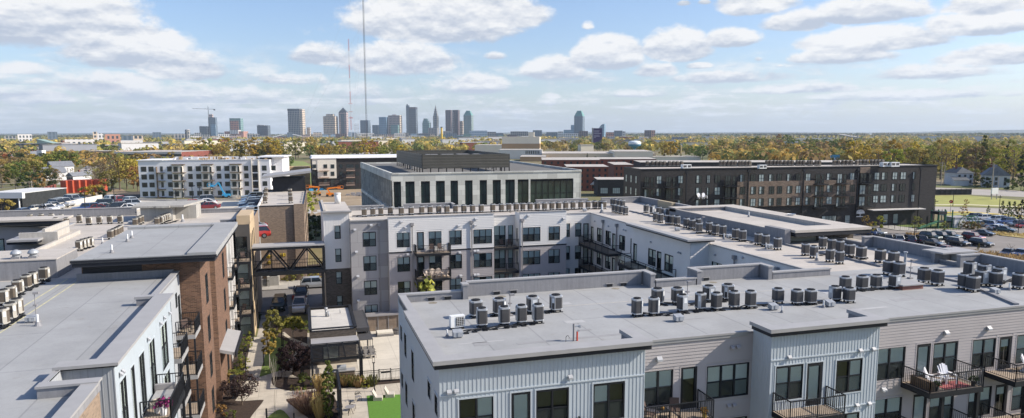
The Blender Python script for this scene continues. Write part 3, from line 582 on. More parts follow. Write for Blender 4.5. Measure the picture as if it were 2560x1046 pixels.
wallp(root, O, (9.95, 88), (23.6, 88), 9.58, 13.95, [(a, b, max(c, 9.6), d, k) for a, b, c, d, k in cols1], SWHITE, 'lap', .22, low=False)
cl = [(a, b, c-3.13*i, min(d-3.13*i, 9.4), k) for i in (1, 2, 3) for a, b, c, d, k in cols1 if c-3.13*i > 0]
wallp(root, O, (9.95, 88), (23.6, 88), .0, 9.42, cl, SGREY2, 'lap', .22, low=False)
for x0, x1 in ((9.9, 13.1), (17.6, 23.6), (27.1, 33.72)): b = MB(); b.box(x0, 87.93, 9.42, x1, 88.0, 9.58); part('trim_band', b, FASC, root, O)
b = MB(); b.box(13.1, 87.97, 9.42, 17.6, 88.02, 9.58); part('wall', b, SGREY2, root, O)
wallp(root, O, (23.6, 88), (23.6, 90), 0, 13.95, [], SWHITE, 'lap', .22, low=False)
rc = [(.5, 2.15, 9.45, 12.1, 'w2'), (2.5, 3.2, 9.45, 12.1, 'w1')]
wallp(root, O, (23.6, 90), (27.1, 90), 9.3, 13.4, rc, SWHITE, 'lap', .22, low=False); wallp(root, O, (23.6, 90), (27.1, 90), 0, 9.3, [(a, b, c-3.13*i, d-3.13*i, k) for i in (1, 2, 3) for a, b, c, d, k in rc], SGREY2, 'lap', .22, low=False)
wallp(root, O, (27.1, 90), (27.1, 88), 0, 13.95, [(.7, 1.2, 10, 11.8, 'w1'), (.7, 1.2, 6.9, 8.7, 'w1')], SWHITE, 'lap', .22, low=False)
cols2 = [(.4, 2.9, 10.1, 12.0, 'w3'), (4.05, 5.68, 10.12, 12.0, 'w2')]
wallp(root, O, (27.1, 88), (33.7, 88), 9.58, 14.0, cols2, SWHITE, 'lap', .22, low=False)
wallp(root, O, (27.1, 88), (33.7, 88), 0, 9.42, [(a, b, c-3.13*i, d-3.13*i, k) for i in (1, 2, 3) for a, b, c, d, k in cols2], SGREY2, 'lap', .22, low=False)
wallp(root, O, (33.7, 88), (33.7, 89.6), 0, 14, [], SWHITE, low=False)
wallp(root, O, (33.7, 89.6), (37.9, 89.6), 0, 13.4, [(.3, 1.15, 10.2, 12.1, 'w1'), (1.9, 2.8, 10.2, 12.1, 'w1'), (3.1, 3.9, 9.4, 12.0, 'door')], SWHITE, 'lap', .22)
wallp(root, O, (37.9, 104), (5.4, 104), 0, RZ, [], SGREY2, low=False)
rf = MB(); rf.poly([(5.35, 88.9, RZ), (9.95, 88.9, RZ), (9.95, 88.05, RZ), (23.6, 88.05, RZ), (23.6, 90, RZ), (27.1, 90, RZ), (27.1, 88.05, RZ), (33.7, 88.05, RZ), (33.7, 89.6, RZ), (37.9, 89.6, RZ), (37.9, 104, RZ), (5.35, 104, RZ)]); part('roof', rf, ROOFL, root, O)
for x0, x1, z in ((9.9, 23.65, 13.95), (27.05, 33.75, 14.0)):
    b = MB(); b.box(x0, 87.9, z, x1, 88.25, z+.08); b.box(x0+.1, 88.02, RZ, x1-.1, 88.2, z); part('coping', b, CAPM, root, O)
b = MB(); b.box(23.6, 89.9, 13.4, 27.1, 90.15, 13.5); b.box(33.75, 89.5, 13.4, 37.85, 89.75, 13.5); part('coping', b, CAPM, root, O)
par_run(root, O, [(5.6, 102.6, 11.0, 102.9, RZ, 14.1), (11.1, 102.6, 13.8, 102.9, RZ, 13.62), (13.9, 102.6, 20.8, 102.9, RZ, 14.15), (20.85, 101, 21.15, 102.9, RZ, 14.15), (21.2, 102.6, 34.2, 102.9, RZ, 13.62), (34.3, 102.6, 42.9, 102.9, RZ, 14.2)])
for z in (9.4, 6.2, 3.05):
    bo = balcony(root, (13.15-O[0], 88-O[1], z), 4.4, 1.6, 0); balcony(root, (23.65-O[0], 90-O[1], z), 3.4, 1.9, 0, sides='f')
    for q in ((.05, 4.2) if z > 4 else ()): b = MB(); b.box(q, -1.5, -3.0, q+.15, -1.35, -.3); b.obj('post', BLACK, bo)
for x in (8.9, 12.9, 20.6+.0, 27.45): downspout(root, O, x, 87.85 if x > 9.5 else 88.65, 0, 13.2, 1, 0)
for x, z in ((11.6, 13.3), (12.1, 12.55), (21.2, 13.3), (28.3, 13.5), (18.9, 12.5), (21.1, 12.5), (33.3, 12.9), (12.3, 9.1), (19, 9.0), (21, 9.1), (21.4, 9.1), (19.1, 5.95), (21, 5.95), (21.4, 5.95)): hood(root, O, x, 87.95, z, s=1.3)
for x, z in ((7.9, 12.9), (5.9, 12.4), (6, 9.6), (6.1, 6.5), (6.1, 3.4)): hood(root, O, x, 88.75, z, s=1.3)
b = MB(); b.cyl((4.5, 101.5, 14.6), (4.5, 101.5, 16.0), .42, n=14); b.cyl((4.5, 101.5, 16.0), (4.5, 101.5, 16.1), .5, n=14); part('flue', b, pm('white_metal', (.7, .7, .68), .5, .04, 2), root, O, True)
# ================================================================== LEFT FRONT BUILDING
root, O = newbuilding('apartment_building', 'long flat roofed apartment building filling the lower left corner with balconies on its right side', 'apartment building', -20, 44)
we = lambda Y0, L: [(a-Y0, b-Y0, c, d)+tuple(k) for a, b, c, d, *k in L]
wallp(root, O, (-8.8, 8), (-8.8, 33.15), 0, 13.45, [], BRKT, low=False)
wallp(root, O, (-8.8, 33.15), (-10.8, 33.15), 0, 13.45, [], BRKT, low=False)
wallp(root, O, (-10.8, 33.15), (-10.8, 35.3), 0, 13.9, [], SGBOARD, low=False)
wallp(root, O, (-10.8, 35.3), (-8.7, 35.3), 0, 13.75, [], SGBOARD, 'batten', .25, low=False)
wallp(root, O, (-8.7, 35.3), (-8.7, 49.7), 0, 13.75, we(35.3, [(36.0, 37.2, 9.6, 12.72, 'w2', 0), (38.2, 38.95, 9.4, 12.7, 'door', 2), (40.05, 41.3, 9.6, 12.7, 'w2', 0), (42.6, 44.1, 9.6, 12.65, 'w2', 0), (46.0, 48.0, 9.9, 12.65, 'w2', 0)]), SBLUE, 'batten', .2)
wallp(root, O, (-8.7, 49.7), (-9.6, 49.7), 0, 13.75, [], SBLUE, low=False)
wallp(root, O, (-9.6, 49.7), (-9.6, 59.2), 0, 13.5, we(49.7, [(50.6, 51.5, 9.4, 12.2, 'door', 1), (54.2, 55.0, 9.6, 12.3, 'w1'), (57.0, 57.7, 11.3, 12.4, 'w1'), (58.0, 58.9, 9.4, 12, 'door')]), SGBOARD)
wallp(root, O, (-45, 60.5), (-45, 8), 0, RZ, [], SGREY, low=False); wallp(root, O, (-45, 8), (-8.8, 8), 0, RZ, [], BRKT, low=False)
rf = MB(); rf.poly([(-45, 8, RZ), (-8.8, 8, RZ), (-8.8, 33.15, RZ), (-10.8, 33.15, RZ), (-10.8, 35.3, RZ), (-8.7, 35.3, RZ), (-8.7, 49.7, RZ), (-9.6, 49.7, RZ), (-9.6, 60.6, RZ), (-45, 60.6, RZ)]); part('roof', rf, ROOF, root, O)
b = MB(); b.box(-9.3, 8, RZ, -8.76, 32.7, 13.8, 0); b.box(-11.0, 32.72, RZ, -8.76, 33.2, 13.85, 0); part('parapet', b, [PARM], root, O)
b = MB(); b.box(-9.35, 8, 13.8, -8.68, 32.66, 13.9); b.box(-11.05, 32.66, 13.85, -8.68, 33.28, 13.95); part('coping', b, CAPM, root, O)
b = MB(); b.box(-11.05, 33.3, RZ, -10.85, 35.0, 13.8, 0); b.box(-11.08, 33.3, 13.8, -10.8, 35.0, 13.86, 1); part('parapet', b, [pm('sunlit_clapboard', (.42, .38, .34), .8, .05, 1), CAPM], root, O)
b = MB(); b.box(-9.5, 35.35, RZ, -8.75, 49.6, 13.83); b.box(-11.0, 35.35, RZ, -9.5, 35.75, 13.83); b.box(-10.6, 49.3, RZ, -9.5, 49.68, 13.83); part('parapet', b, PARM, root, O)
b = MB(); b.box(-9.55, 35.9, 13.88, -8.45, 49.8, 14.02); b.box(-11.1, 35.0, 13.88, -8.45, 35.9, 14.02); b.box(-10.7, 49.25, 13.83, -9.55, 49.8, 14.0); part('coping', b, CAPM, root, O)
b = MB(); b.box(-9.5, 35.95, 13.8, -8.52, 49.7, 13.878); b.box(-11.0, 35.08, 13.8, -8.52, 35.95, 13.878); part('fascia', b, FASC, root, O)
b = MB(); b.box(-9.9, 49.85, RZ, -9.62, 59.1, 13.75, 0); b.box(-9.98, 49.85, 13.75, -9.52, 59.1, 13.83, 1); part('parapet', b, [PARM, CAPM], root, O)
b = MB(); b.box(-16.6, 59.0, RZ, -9.95, 59.2, 13.95); part('flashing', b, PARM, root, O)
for y, z in ((36.1, 13.05), (36.5, 13.05), (42.4, 12.95), (46, 12.9), (47.2, 12.95), (49.0, 12.8)): hood(root, O, -8.66, y, z, 'e')
for z in (9.35, 6.2, 3.05):
    balcony(root, (-8.7-O[0], 39.5-O[1], z), 4.5, 1.5, PI/2); bo = balcony(root, (-9.6-O[0], 50.3-O[1], z), 2.9, 1.3, PI/2, edge=CAPM)
    balcony(root, (-9.6-O[0], 56.25-O[1], z), 2.85, 1.35, PI/2, sides='lfr', edge=CAPM)
b = MB(); b.box(-8.5, 50.35, 0, -8.35, 50.5, 9.1); b.box(-8.5, 53.0, 0, -8.35, 53.15, 9.1); b.box(-8.4, 56.35, 0, -8.28, 56.47, 9.1); b.box(-7.35, 43.8, 0, -7.22, 43.93, 9.1); b.box(-7.35, 39.6, 0, -7.22, 39.73, 9.1); part('post', b, BLACK, root, O)
# yellow walkway lines on the roof
for x in (-17.6, -16.6):
    b = MB(); b.box(x, 41, RZ+.002, x+.1, 60.2, RZ+.008); part('walkway_line', b, pm('faded_yellow_line', (.5, .47, .3), .8, .2, 3), root, O)
# ================================================================== BRICK BLOCK BEHIND IT
root, O = newbuilding('brick_apartment_block', 'red brown brick apartment block with black eaved grey roof slab', 'apartment block', -12, 68)
mb = MB(); mb.box(-16.2, 59.22, RZ-.2, -12.2, 59.3, 15.0); part('panel', mb, FASC, root, O)
wallp(root, O, (-16.3, 59.3), (-8.1, 59.3), 0, 15.0, [], BRK, low=False)
we2 = [(62.0, 63.4, 10.3, 12.8, 'w2'), (62.0, 63.4, 7.0, 9.2, 'w2'), (62, 63.4, 3.95, 6, 'w2'), (62, 63.4, .8, 2.9, 'w2')]
wallp(root, O, (-8.1, 59.3), (-8.1, 65.2), 0, 15.0, we(59.3, we2), BRK, low=False)
wallp(root, O, (-8.1, 65.2), (-8.6, 65.2), 0, 15.0, [], BRK, low=False)
wallp(root, O, (-8.6, 65.2), (-8.6, 67), 0, 15.0, [(.3, 1.0, 9.6, 12.6, 'w1'), (.3, 1.0, 6.4, 9.2, 'w1')], SWHITE, low=False)
wallp(root, O, (-8.6, 67), (-7.9, 67), 0, 15.0, [], BRK, low=False)
wallp(root, O, (-7.9, 67), (-7.9, 77), 0, 15.0, we(67, [(a+10.8, b+10.8, c, d, k) for a, b, c, d, k in we2]), BRK, low=False)
wallp(root, O, (-7.9, 77), (-16.3, 77), 0, 15.0, [], BRK, low=False); wallp(root, O, (-16.3, 77), (-16.3, 59.3), 0, 15.0, [], PARM, low=False)
b = MB(); b.box(-16.5, 57.6, 15.0, -6.65, 76.8, 15.2); b.box(-8.7, 57.6, 15.2, -6.65, 76.8, 15.42); b.box(-16.5, 75.3, 15.2, -8.7, 76.8, 15.42); b.box(-16.5, 57.6, 15.2, -8.7, 57.9, 15.28); part('roof', b, ROOF, root, O)
b = MB(); b.box(-16.45, 57.65, 14.68, -6.75, 59.2, 14.998); b.box(-8.05, 59.2, 14.68, -6.75, 76.6, 14.998); b.box(-16.55, 57.55, 15.02, -6.6, 57.6, 15.2); part('fascia', b, FASC, root, O)
b = MB()
b.v = [(-8.0, 67.2, 4.9), (-8.0, 74.5, 4.9), (-6.6, 74.5, 4.5), (-6.6, 67.2, 4.5), (-8.0, 67.2, 4.6), (-8.0, 74.5, 4.6), (-6.6, 74.5, 4.2), (-6.6, 67.2, 4.2)]
for f in ((0, 3, 2, 1), (4, 5, 6, 7), (0, 4, 7, 3), (3, 7, 6, 2), (2, 6, 5, 1)): b.f.append(f); b.m.append(0)
part('awning', b, CAPM, root, O)
b = MB(); b.box(-6.62, 67.15, 4.05, -6.5, 74.55, 4.55); b.box(-7.2, 67.3, 0, -6.7, 67.8, 2.2); part('awning_edge', b, FASC, root, O)
# ---------- wing behind with white piers and stacked balconies
root, O = newbuilding('apartment_wing', 'tan and white apartment wing with stacked open balconies left of the footbridge', 'apartment wing', -14, 92)
RZ2 = 13.4
ww = []
for i in range(3):
    for j in range(4): ww.append((.8+i*3.7, 2.0+i*3.7, .9+3.15*j, 3.0+3.15*j, 'w1'))
wallp(root, O, (-8.3, 77), (-8.3, 88.5), 0, RZ2+.3, ww, SWHITE, low=False)
for k in range(4):
    b = MB(); b.box(-8.35, 78.9+k*3.2, 0, -8.0, 79.4+k*3.2, RZ2+.25); part('pier', b, pm('white_pier', (.62, .6, .57), .7, .05, 1), root, O)
wallp(root, O, (-8.3, 88.5), (-6.35, 88.5), 0, RZ2+.3, [(.3, 1.6, .2+3.15*j, 2.8+3.15*j, 'w1') for j in range(4)], pm('charcoal_cladding', (.07, .065, .06), .8, .1, 1), low=False)
wallp(root, O, (-6.35, 88.5), (-6.35, 97), 0, RZ2+.3, [(1+i*2.6, 2+i*2.6, .9+3.15*j, 3+3.15*j, 'w1') for i in range(3) for j in range(4)], pm('tan_panel', (.5, .38, .24), .75, .06, .7), low=False)
wallp(root, O, (-6.35, 97), (-6.35, 106), 0, RZ2+.3, [], BRKT, low=False); wallp(root, O, (-6.35, 106), (-60, 106), 0, RZ2, [], SGREY, low=False)
b = MB(); b.poly([(-60, 80, RZ2), (-28.2, 95, RZ2), (-24.0, 77, RZ2), (-8.3, 77, RZ2), (-8.3, 88.5, RZ2), (-6.35, 88.5, RZ2), (-6.35, 106, RZ2), (-60, 106, RZ2)][1:]); b.poly([(-45, 60.6, RZ2), (-16.5, 60.6, RZ2), (-16.5, 77, RZ2), (-24, 77, RZ2), (-24, 68, RZ2), (-45, 68, RZ2)]); part('roof', b, ROOFL, root, O)
par_run(root, O, [(-60, 105.6, -21.9, 105.95, RZ2, 14.55), (-15.2, 105.6, -6.9, 105.95, RZ2, 14.0), (-8.3, 92, -7.95, 105.5, RZ2, 14.0), (-9.9, 91.6, -8.35, 91.95, RZ2, 14.0), (-9.0, 78, -8.6, 91.5, RZ2, 13.75)])
b = MB(); b.box(-7.9, 90, RZ2, -6.38, 96.9, 14.6); part('raised_panel', b, pm('tan_panel', (.5, .38, .24)), root, O)
b = MB(); b.box(-24.3, 66.5, RZ2, -24.0, 80.5, 13.75); b.box(-27.4, 80.5, RZ2, -24, 80.8, 14.6); b.box(-24.2, 80.8, RZ2, -24.0, 88, 13.8); b.box(-25.8, 82, RZ2, -25.55, 89.8, 14.75); part('parapet', b, pm('pale_parapet', (.5, .47, .42), .8, .06, 1, kind='streak'), root, O)
b = MB(); b.box(-28.0, 79.0, 13.9, -25.3, 82.4, 14.1); b.box(-27.0, 80.9, 14.1, -25.5, 92, 14.2); part('coping', b, CAPM, root, O)
b = MB(); b.box(-28, 79.1, 13.65, -25.4, 80.4, 13.9); part('fascia', b, FASC, root, O)
# light court on the far left: siding wall with windows
wallp(root, O, (-52, 97.2), (-28.0, 97.2), 0, 14.1, [(13.5, 14.3, 9.5, 12.0, 'w1'), (15.6, 17.4, 9.4, 12.0, 'door'), (20.2, 21.6, 9.9, 12, 'w2'), (8, 9.8, 9.9, 12, 'w2')], SGREY, 'lap', .3)
b = MB(); b.box(-60, 95.6, 14.1, -27.8, 99.6, 14.32); part('coping', b, ROOFL, root, O)
b = MB(); b.box(-60, 95.7, 13.75, -27.9, 97.1, 14.1); part('fascia', b, FASC, root, O)
downspout(root, O, -36.2, 97.05, 0, 13.3, 1, 0)
b = MB(); b.box(-28.2, 81, 0, -24.1, 95, 13.38); part('inner_wall', b, SGREY, root, O)
# roof box with two mushroom vents
b = MB(); b.box(-34, 60.9, RZ2, -18.4, 66.2, 14.85, 0); b.box(-34.05, 60.85, 14.85, -18.35, 66.25, 14.93, 1); part('plant_room', b, [PARM, ROOFL], root, O)
VENTM = pm('galvanised_metal', (.36, .38, .4), .5, .15, 3, metal=.2)
for x, y in ((-31.2, 64.6), (-26.2, 64.6)):
    pass
# stair bulkhead (concrete with sloped roof)
b = MB(); b.box(-19.8, 97.6, RZ2, -16.1, 104, 15.15); b.box(-16.1, 99.5, RZ2, -13.6, 104, 15.15); part('stair_bulkhead', b, CONC2, root, O)
b = MB(); b.prism([(-20.7, 97.2), (-17.9, 97.2), (-17.9, 96.8), (-16.3, 96.8), (-16.3, 97.2), (-14.7, 97.2), (-13.2, 104.2), (-20.9, 104.2)], 15.15, 15.38); part('flat_roof', b, CONC2, root, O)
for z in (9.6, 6.45, 3.3):
    bo = balcony(root, (-8.9-O[0], 88.5-O[1], z), 2.6, 2.3, 0)
for x in (-6.5, -8.8): b = MB(); b.box(x, 86.3, 0, x+.15, 86.45, 9.5); part('post', b, BLACK, root, O)
for z in (9.35, 6.2, 3.05):
    for y0 in (78.2, 84.2): balcony(root, (-8.3-O[0], y0-O[1], z), 3.0, .75, PI/2, step=.2)
# ================================================================== FOOTBRIDGE
root, O = newbuilding('footbridge', 'black steel truss footbridge with flat grey roof between the two apartment wings', 'footbridge', -2, 91)
Y0, Y1, X0, X1, ZB, ZT = 89.6, 92.0, -6.3, 2.2, 7.45, 10.35
b = MB(); b.box(X0, Y0-.25, 10.62, X1+.05, Y1+.25, 10.78); part('roof', b, CAPM, root, O)
b = MB(); b.box(X0, Y0-.2, 10.3, X1, Y1+.2, 10.62); part('roof_edge', b, BLACK, root, O)
b = MB(); b.box(X0, Y0, ZB-.3, X1, Y1, ZB); part('deck', b, BLACK, root, O)
for y in (Y0, Y1):
    b = MB(); b.bar((X0, y, ZB-.1), (X1, y, ZB-.1), .16, .45); n = 4; dx = (X1-X0)/n; b.bar((X1-.15, y, ZB), (X1-.15, y, ZT), .16, .16)
    for k in range(n+1):
        x = X0+k*dx; b.bar((x, y, ZB), (x, y, ZT), .09, .09) if k % 2 == 1 or k in (0, n) else None
    for k in range(n):
        a, c = (X0+k*dx, X0+(k+1)*dx)
        if k % 2: b.bar((a, y, ZT-.05), (c, y, ZB), .17, .17)
        else: b.bar((a, y, ZB), (c, y, ZT-.05), .17, .17)
    part('truss', b, BLACK, root, O)
    b = MB(); b.bar((X0, y+.1, ZB+1.1), (X1, y+.1, ZB+1.1), .05, .05); b.bar((X0, y+.1, ZB+.15), (X1, y+.1, ZB+.15), .04, .04)
    for k in range(1, 28): x = X0+(X1-X0)*k/28; b.bar((x, y+.1, ZB+.15), (x, y+.1, ZB+1.1), .025, .025)
    part('railing', b, BLACK, root, O)
b = MB(); b.box(1.75, 89.6, 0, 2.05, 89.9, ZB-.3); b.box(1.75, 91.7, 0, 2.05, 92.0, ZB-.3); part('column', b, BLACK, root, O)
# ================================================================== COURTYARD
CT = [(-8.8, 8), (5.7, 8), (5.7, 31), (5.7, 46), (12, 46), (12, 88), (-8.2, 88), (-8.2, 59)]
sheet('courtyard_paving', [(-12, 20), (12, 20), (12, 88), (-12, 88)], PAVE, .02, px=False)
sheet('pool_deck', [(4.75, 68.9), (37.7, 68.9), (37.7, 88), (4.75, 88)], pm('pale_pool_deck', (.62, .57, .48), .9, .05, .4, kind='lines', bw=3, bh=3), .035, px=False)
sheet('turf_lawn', [(4.92, 64.62), (8.6, 63.9), (8.6, 45), (4.0, 45)][::-1], TURF, .04, px=False)
def blob(name, px, mat, z=.04):
    """bed outline read off the photo, rounded"""
    P = [G(x, y) for x, y in px]; n = len(P); out = []
    for i in range(n):
        for t in (0, .25, .5, .75):
            p0, p1, p2, p3 = P[i-1], P[i], P[(i+1) % n], P[(i+2) % n]
            out.append(.5*((2*p1)+(p2-p0)*t+(2*p0-5*p1+4*p2-p3)*t*t+(3*p1-p0-3*p2+p3)*t**3))
    b = MB(); b.poly([(p.x, p.y, z) for p in out]); return struct(name, b, mat)
# low planting beds and lawns
blob('mulch_bed', [(545, 1000), (600, 1004), (652, 1001), (657, 1006), (630, 1040), (590, 1100), (520, 1100), (520, 1020)], MULCH)
blob('mulch_bed', [(679, 950), (690, 943), (760, 948), (800, 962), (940, 958), (900, 968), (800, 972), (730, 978), (688, 968)], MULCH)
blob('mulch_bed', [(717, 1004), (735, 997), (800, 990), (835, 990), (845, 1060), (800, 1070), (770, 1046)], MULCH)
blob('mulch_bed', [(655, 1060), (700, 1025), (735, 1060), (760, 1100), (640, 1100)], LAWN)
sheet('mulch_strip', [(-8.2, 60), (-6.55, 68), (-6.7, 91), (-8.2, 91)], MULCH, .045, px=False)
sheet('lawn', [(-5.0, 72.9), (-3.2, 74.2), (-1.6, 80.5), (-2.6, 85.5), (-4.6, 88.5)], LAWN, .045, px=False)
sheet('mulch_bed', [(-4.4, 88.6), (-2.6, 84.9), (-.3, 83.0), (-.2, 90.5), (-4.4, 94)], MULCH, .05, px=False)
sheet('mulch_bed', [(-1.9, 73), (-.1, 69), (0, 82), (-1.3, 81)], MULCH, .05, px=False)
sheet('curved_path', [(-3.3, 88.3), (-1.2, 82.9), (-.2, 80.5), (-.15, 82.9), (-2.2, 86.6), (-3.0, 89.3)], PAVE, .058, px=False)
sheet('mulch_bed', [(.2, 68.8), (4.5, 68.8), (8.7, 68.2), (8.7, 67.2), (1.5, 67.3), (.3, 67.9)][::-1], MULCH, .05, px=False)
# pool house
root, O = newbuilding('pool_house', 'small brick pool house with white flat roof, dark pergola and lean-to roof', 'pool house', 2.4, 76)
wallp(root, O, (0, 75), (4.8, 75), 0, 3.75, [(1.2, 3.0, .3, 2.3, 'door', 1)], BRKD, low=False)
wallp(root, O, (0, 84.7), (0, 75), 0, 3.9, [], BRKD, low=False); wallp(root, O, (4.8, 75), (4.8, 84.7), 0, 3.9, [], BRKD, low=False); wallp(root, O, (4.8, 84.7), (0, 84.7), 0, 3.9, [], BRKD, low=False)
b = MB(); b.box(.25, 75.25, 3.6, 4.55, 84.5, 3.72); part('roof', b, pm('white_roof_membrane', (.58, .56, .52), .8, .05, .5, kind='roof'), root, O)
b = MB(); b.box(-.1, 74.88, 3.9, 4.9, 75.2, 4.0); b.box(-.1, 75.2, 3.9, .22, 84.8, 4.0); b.box(4.58, 75.2, 3.9, 4.9, 84.8, 4.0); b.box(.22, 84.5, 3.9, 4.58, 84.8, 4.0); b.box(.0, 75.01, 3.72, .25, 84.6, 3.9); b.box(4.55, 75.01, 3.72, 4.8, 84.6, 3.9); part('coping', b, FASC, root, O)
b = MB(); b.q((.1, 72.9, 2.95), (4.95, 72.9, 2.95), (4.85, 74.95, 2.98), (.1, 74.95, 2.98)); b.box(.1, 72.8, 2.8, 4.95, 72.9, 2.95); part('lean_to_roof', b, pm('mid_grey_membrane', (.3, .3, .31), .8, .05, 1), root, O)
b = MB()
for k in range(4): b.bar((.15+k*1.55, 67.9, 2.9), (.15+k*1.55, 72.8, 2.9), .1, .2)
b.bar((.05, 67.9, 2.8), (4.95, 67.9, 2.8), .12, .25); b.bar((.05, 72.7, 2.8), (4.95, 72.7, 2.8), .12, .2)
for k in range(12): b.bar((0, 68.0+k*.42, 3.04), (5.0, 68.0+k*.42, 3.04), .12, .04)
part('pergola', b, BLACK, root, O)
b = MB()
for x, y in ((.15, 68), (4.8, 68), (4.8, 70.3), (.15, 71)): b.box(x-.09, y-.09, 0, x+.09, y+.09, 2.8)
part('post', b, BLACK, root, O)
b = MB(); b.cyl((1.9, 81, 3.7), (1.9, 81, 4.5), .12); b.cyl((2.15, 80.8, 3.7), (2.15, 80.8, 4.35), .1); b.cyl((1.9, 81, 4.5), (1.9, 81, 4.75), .2); b.cyl((3.5, 82, 3.7), (3.5, 82, 4.2), .05); part('flue', b, VENTM, root, O, True)
b = MB(); b.box(5.1, 78.6, 2.6, 6.4, 86.8, 2.72); b.box(5.1, 78.5, 2.3, 6.5, 78.6, 2.75); b.box(6.4, 78.6, 2.3, 6.5, 86.8, 2.75); b.box(6.2, 78.7, 0, 6.35, 78.85, 2.3); b.box(6.2, 86.5, 0, 6.35, 86.65, 2.3); part('side_canopy', b, [pm('charcoal_metal', (.07, .07, .075), .6, .1, 1)], root, O)
# grill counter under the pergola
t = thing('grill_counter', 'brick outdoor kitchen counter with steel grill under the pergola', 'counter', (2.6, 70, 0))
b = MB(); b.box(-1.3, -.4, 0, 1.6, .4, .9); b.obj('counter_base', BRKT, t)
b = MB(); b.box(-1.4, -.45, .9, 1.7, .45, .96); b.obj('counter_top', CAPM, t)
b = MB(); b.box(-.1, -.35, .96, .8, .3, 1.2); b.cyl((-.1, 0, 1.2), (.8, 0, 1.2), .28, n=12); b.obj('grill', VENTM, t)
# fence with gate
root = thing('metal_fence', 'black picket fence with gate in front of the pool deck', 'fence', (4.5, 68.3, 0))
def fence(par, a, c, h=1.25, step=.14, name='fence_panel', mat=None):
    b = MB(); a = Vector((*a, 0)); c = Vector((*c, 0)); L = (c-a).length; e = Vector((0, 0, 1)); b.bar(a+e*h, c+e*h, .05, .05); b.bar(a+e*(h-.2), c+e*(h-.2), .03, .03); b.bar(a+e*.12, c+e*.12, .04, .04)
    for k in range(int(L/step)+1): p = a.lerp(c, min(1, k*step/L)); b.bar(p, p+e*h, .022, .022)
    for k in range(int(L/2.2)+2): p = a.lerp(c, min(1, k*2.2/L)); b.bar(p, p+e*(h+.08), .06, .06)
    return b.obj(name, mat or BLACK, par)
fence(root, (-4.2, .15), (1.9, -.35)); fence(root, (3.1, -.45), (6.5, -.6)); fence(root, (1.95, -.4), (3.05, -.45), 1.3, name='gate')
b = MB(); b.box(2.1, -.5, .95, 3.0, -.47, 1.12); b.obj('gate_sign', BLACK, root)
# fenced timber screens
for (x0, x1, y, h, lab, hh) in ((6.9, 10.8, 86.4, 1.9, 'weathered timber cabana box beside the pool deck', 1), (-8.2, -6.55, 90.6, 1.5, 'low weathered timber screen at the foot of the stacked balconies', 0), (5.4, 6.9, 87.4, 1.5, 'horizontal board fence beside the cabana box', 0)):
    t = thing('timber_screen', lab, 'screen', ((x0+x1)/2, y, 0))
    b = MB(); w2 = (x1-x0)/2; b.box(-w2, 0, 0, w2, .08, h); b.obj('boards', WOODF, t)
    b = MB()
    for k in range(4): x = -w2+k*(2*w2-.1)/3; b.box(x, -.06, 0, x+.1, -.002, h)
    if hh: b.box(-w2-.1, -.2, h, w2+.1, 1.5, h+.12)
    b.obj('frame', DS if hh else BLACK, t)
# retaining wall by parked cars, street behind courtyard
sheet('courtyard_street', [(-9, 97.5), (8, 97.5), (14, 113.5), (-14, 116.2), (-30, 118), (-30, 108), (-9, 104)][::1], ASPHD, .02, px=False)
sheet('kerbside_pavement', [(-30, 117.6), (-8.6, 114.6), (30, 113), (30, 120), (-8, 121), (-30, 124)], CONC, .12, px=False)
sheet('path', [(-6.1, 88), (-4.9, 88), (-4.7, 98.5), (-6.1, 98.5)], CONC, .03, px=False)
sheet('planting_bed', [(-3.4, 121), (12, 121), (12, 136), (-3.4, 134)], MULCH, .14, px=False)
t = tag(MB().obj('low_wall', CONC2), 'low concrete wall in front of the parked cars beyond the pool house', 'wall'); 
bpy.data.objects.remove(t)
b = MB(); b.box(-2.6, 98.3, 0, .1, 98.7, 1.1); tag(b.obj('low_wall', CONC2), 'low concrete wall in front of the parked pickup', 'wall')
b = MB(); b.box(-8.6, 117.6, 0, -6.3, 118.0, 1.2); b.box(-6.2, 117.4, 0, -4.4, 117.6, 1.6); b.box(-6.2, 121, 0, -4.4, 121.2, 1.6); b.box(-6.2, 117.6, 0, -6.0, 121, 1.6); b.box(-4.6, 117.6, 0, -4.4, 121, 1.6); tag(b.obj('planter_box', CONC2), 'square concrete planter seen below the footbridge', 'planter')
b = MB(); fence(None, (-8.7, 116.9), (-5.9, 116.9), 1.1, .2, 'railing'); tag(bpy.data.objects['railing.001'] if 0 else COL.objects[-1], 'black handrail beside the concrete planter', 'railing')
b = MB()
fence(None, (-6.3, 96.3), (-4.2, 96.3), 1.0, .2, 'railing'); tag(COL.objects[-1], 'short black handrail at the head of the garden path', 'railing')
# courtyard furniture
def lamp_post(h=3.4):
    t = thing('lamp_post', '', 'lamp post'); b = MB(); b.cyl((0, 0, 0), (0, 0, .25), .14, .1, 8); b.cyl((0, 0, .25), (0, 0, h-.6), .055, .055, 8); b.obj('post', BLACK, t)
    b = MB(); b.cyl((0, 0, h-.1), (0, 0, h), .12, .12, 10); b.bar((-.1, 0, h-.6), (-.1, 0, h-.1), .03, .03); b.bar((.1, 0, h-.6), (.1, 0, h-.1), .03, .03); b.box(-.12, -.06, h-.66, .12, .06, h-.6); b.obj('lamp_head', BLACK, t); return t
PL = Placer(lamp_post)
for (px, py, sc, lab) in ((616, 952, 1.0, 'slim black lamp post at the near end of the garden path'), (660, 916, .62, 'short black lamp post on the lawn beside the golden tree'), (709, 880, .62, 'short black lamp post at the back of the lawn'), (936, 979, 1.02, 'slim black lamp post beside the pool gate'), (705, 866, .7, 'short black lamp post below the yellow tree')):
    PL.put(G(px, py), 0, lab, None, (1, 1, sc))
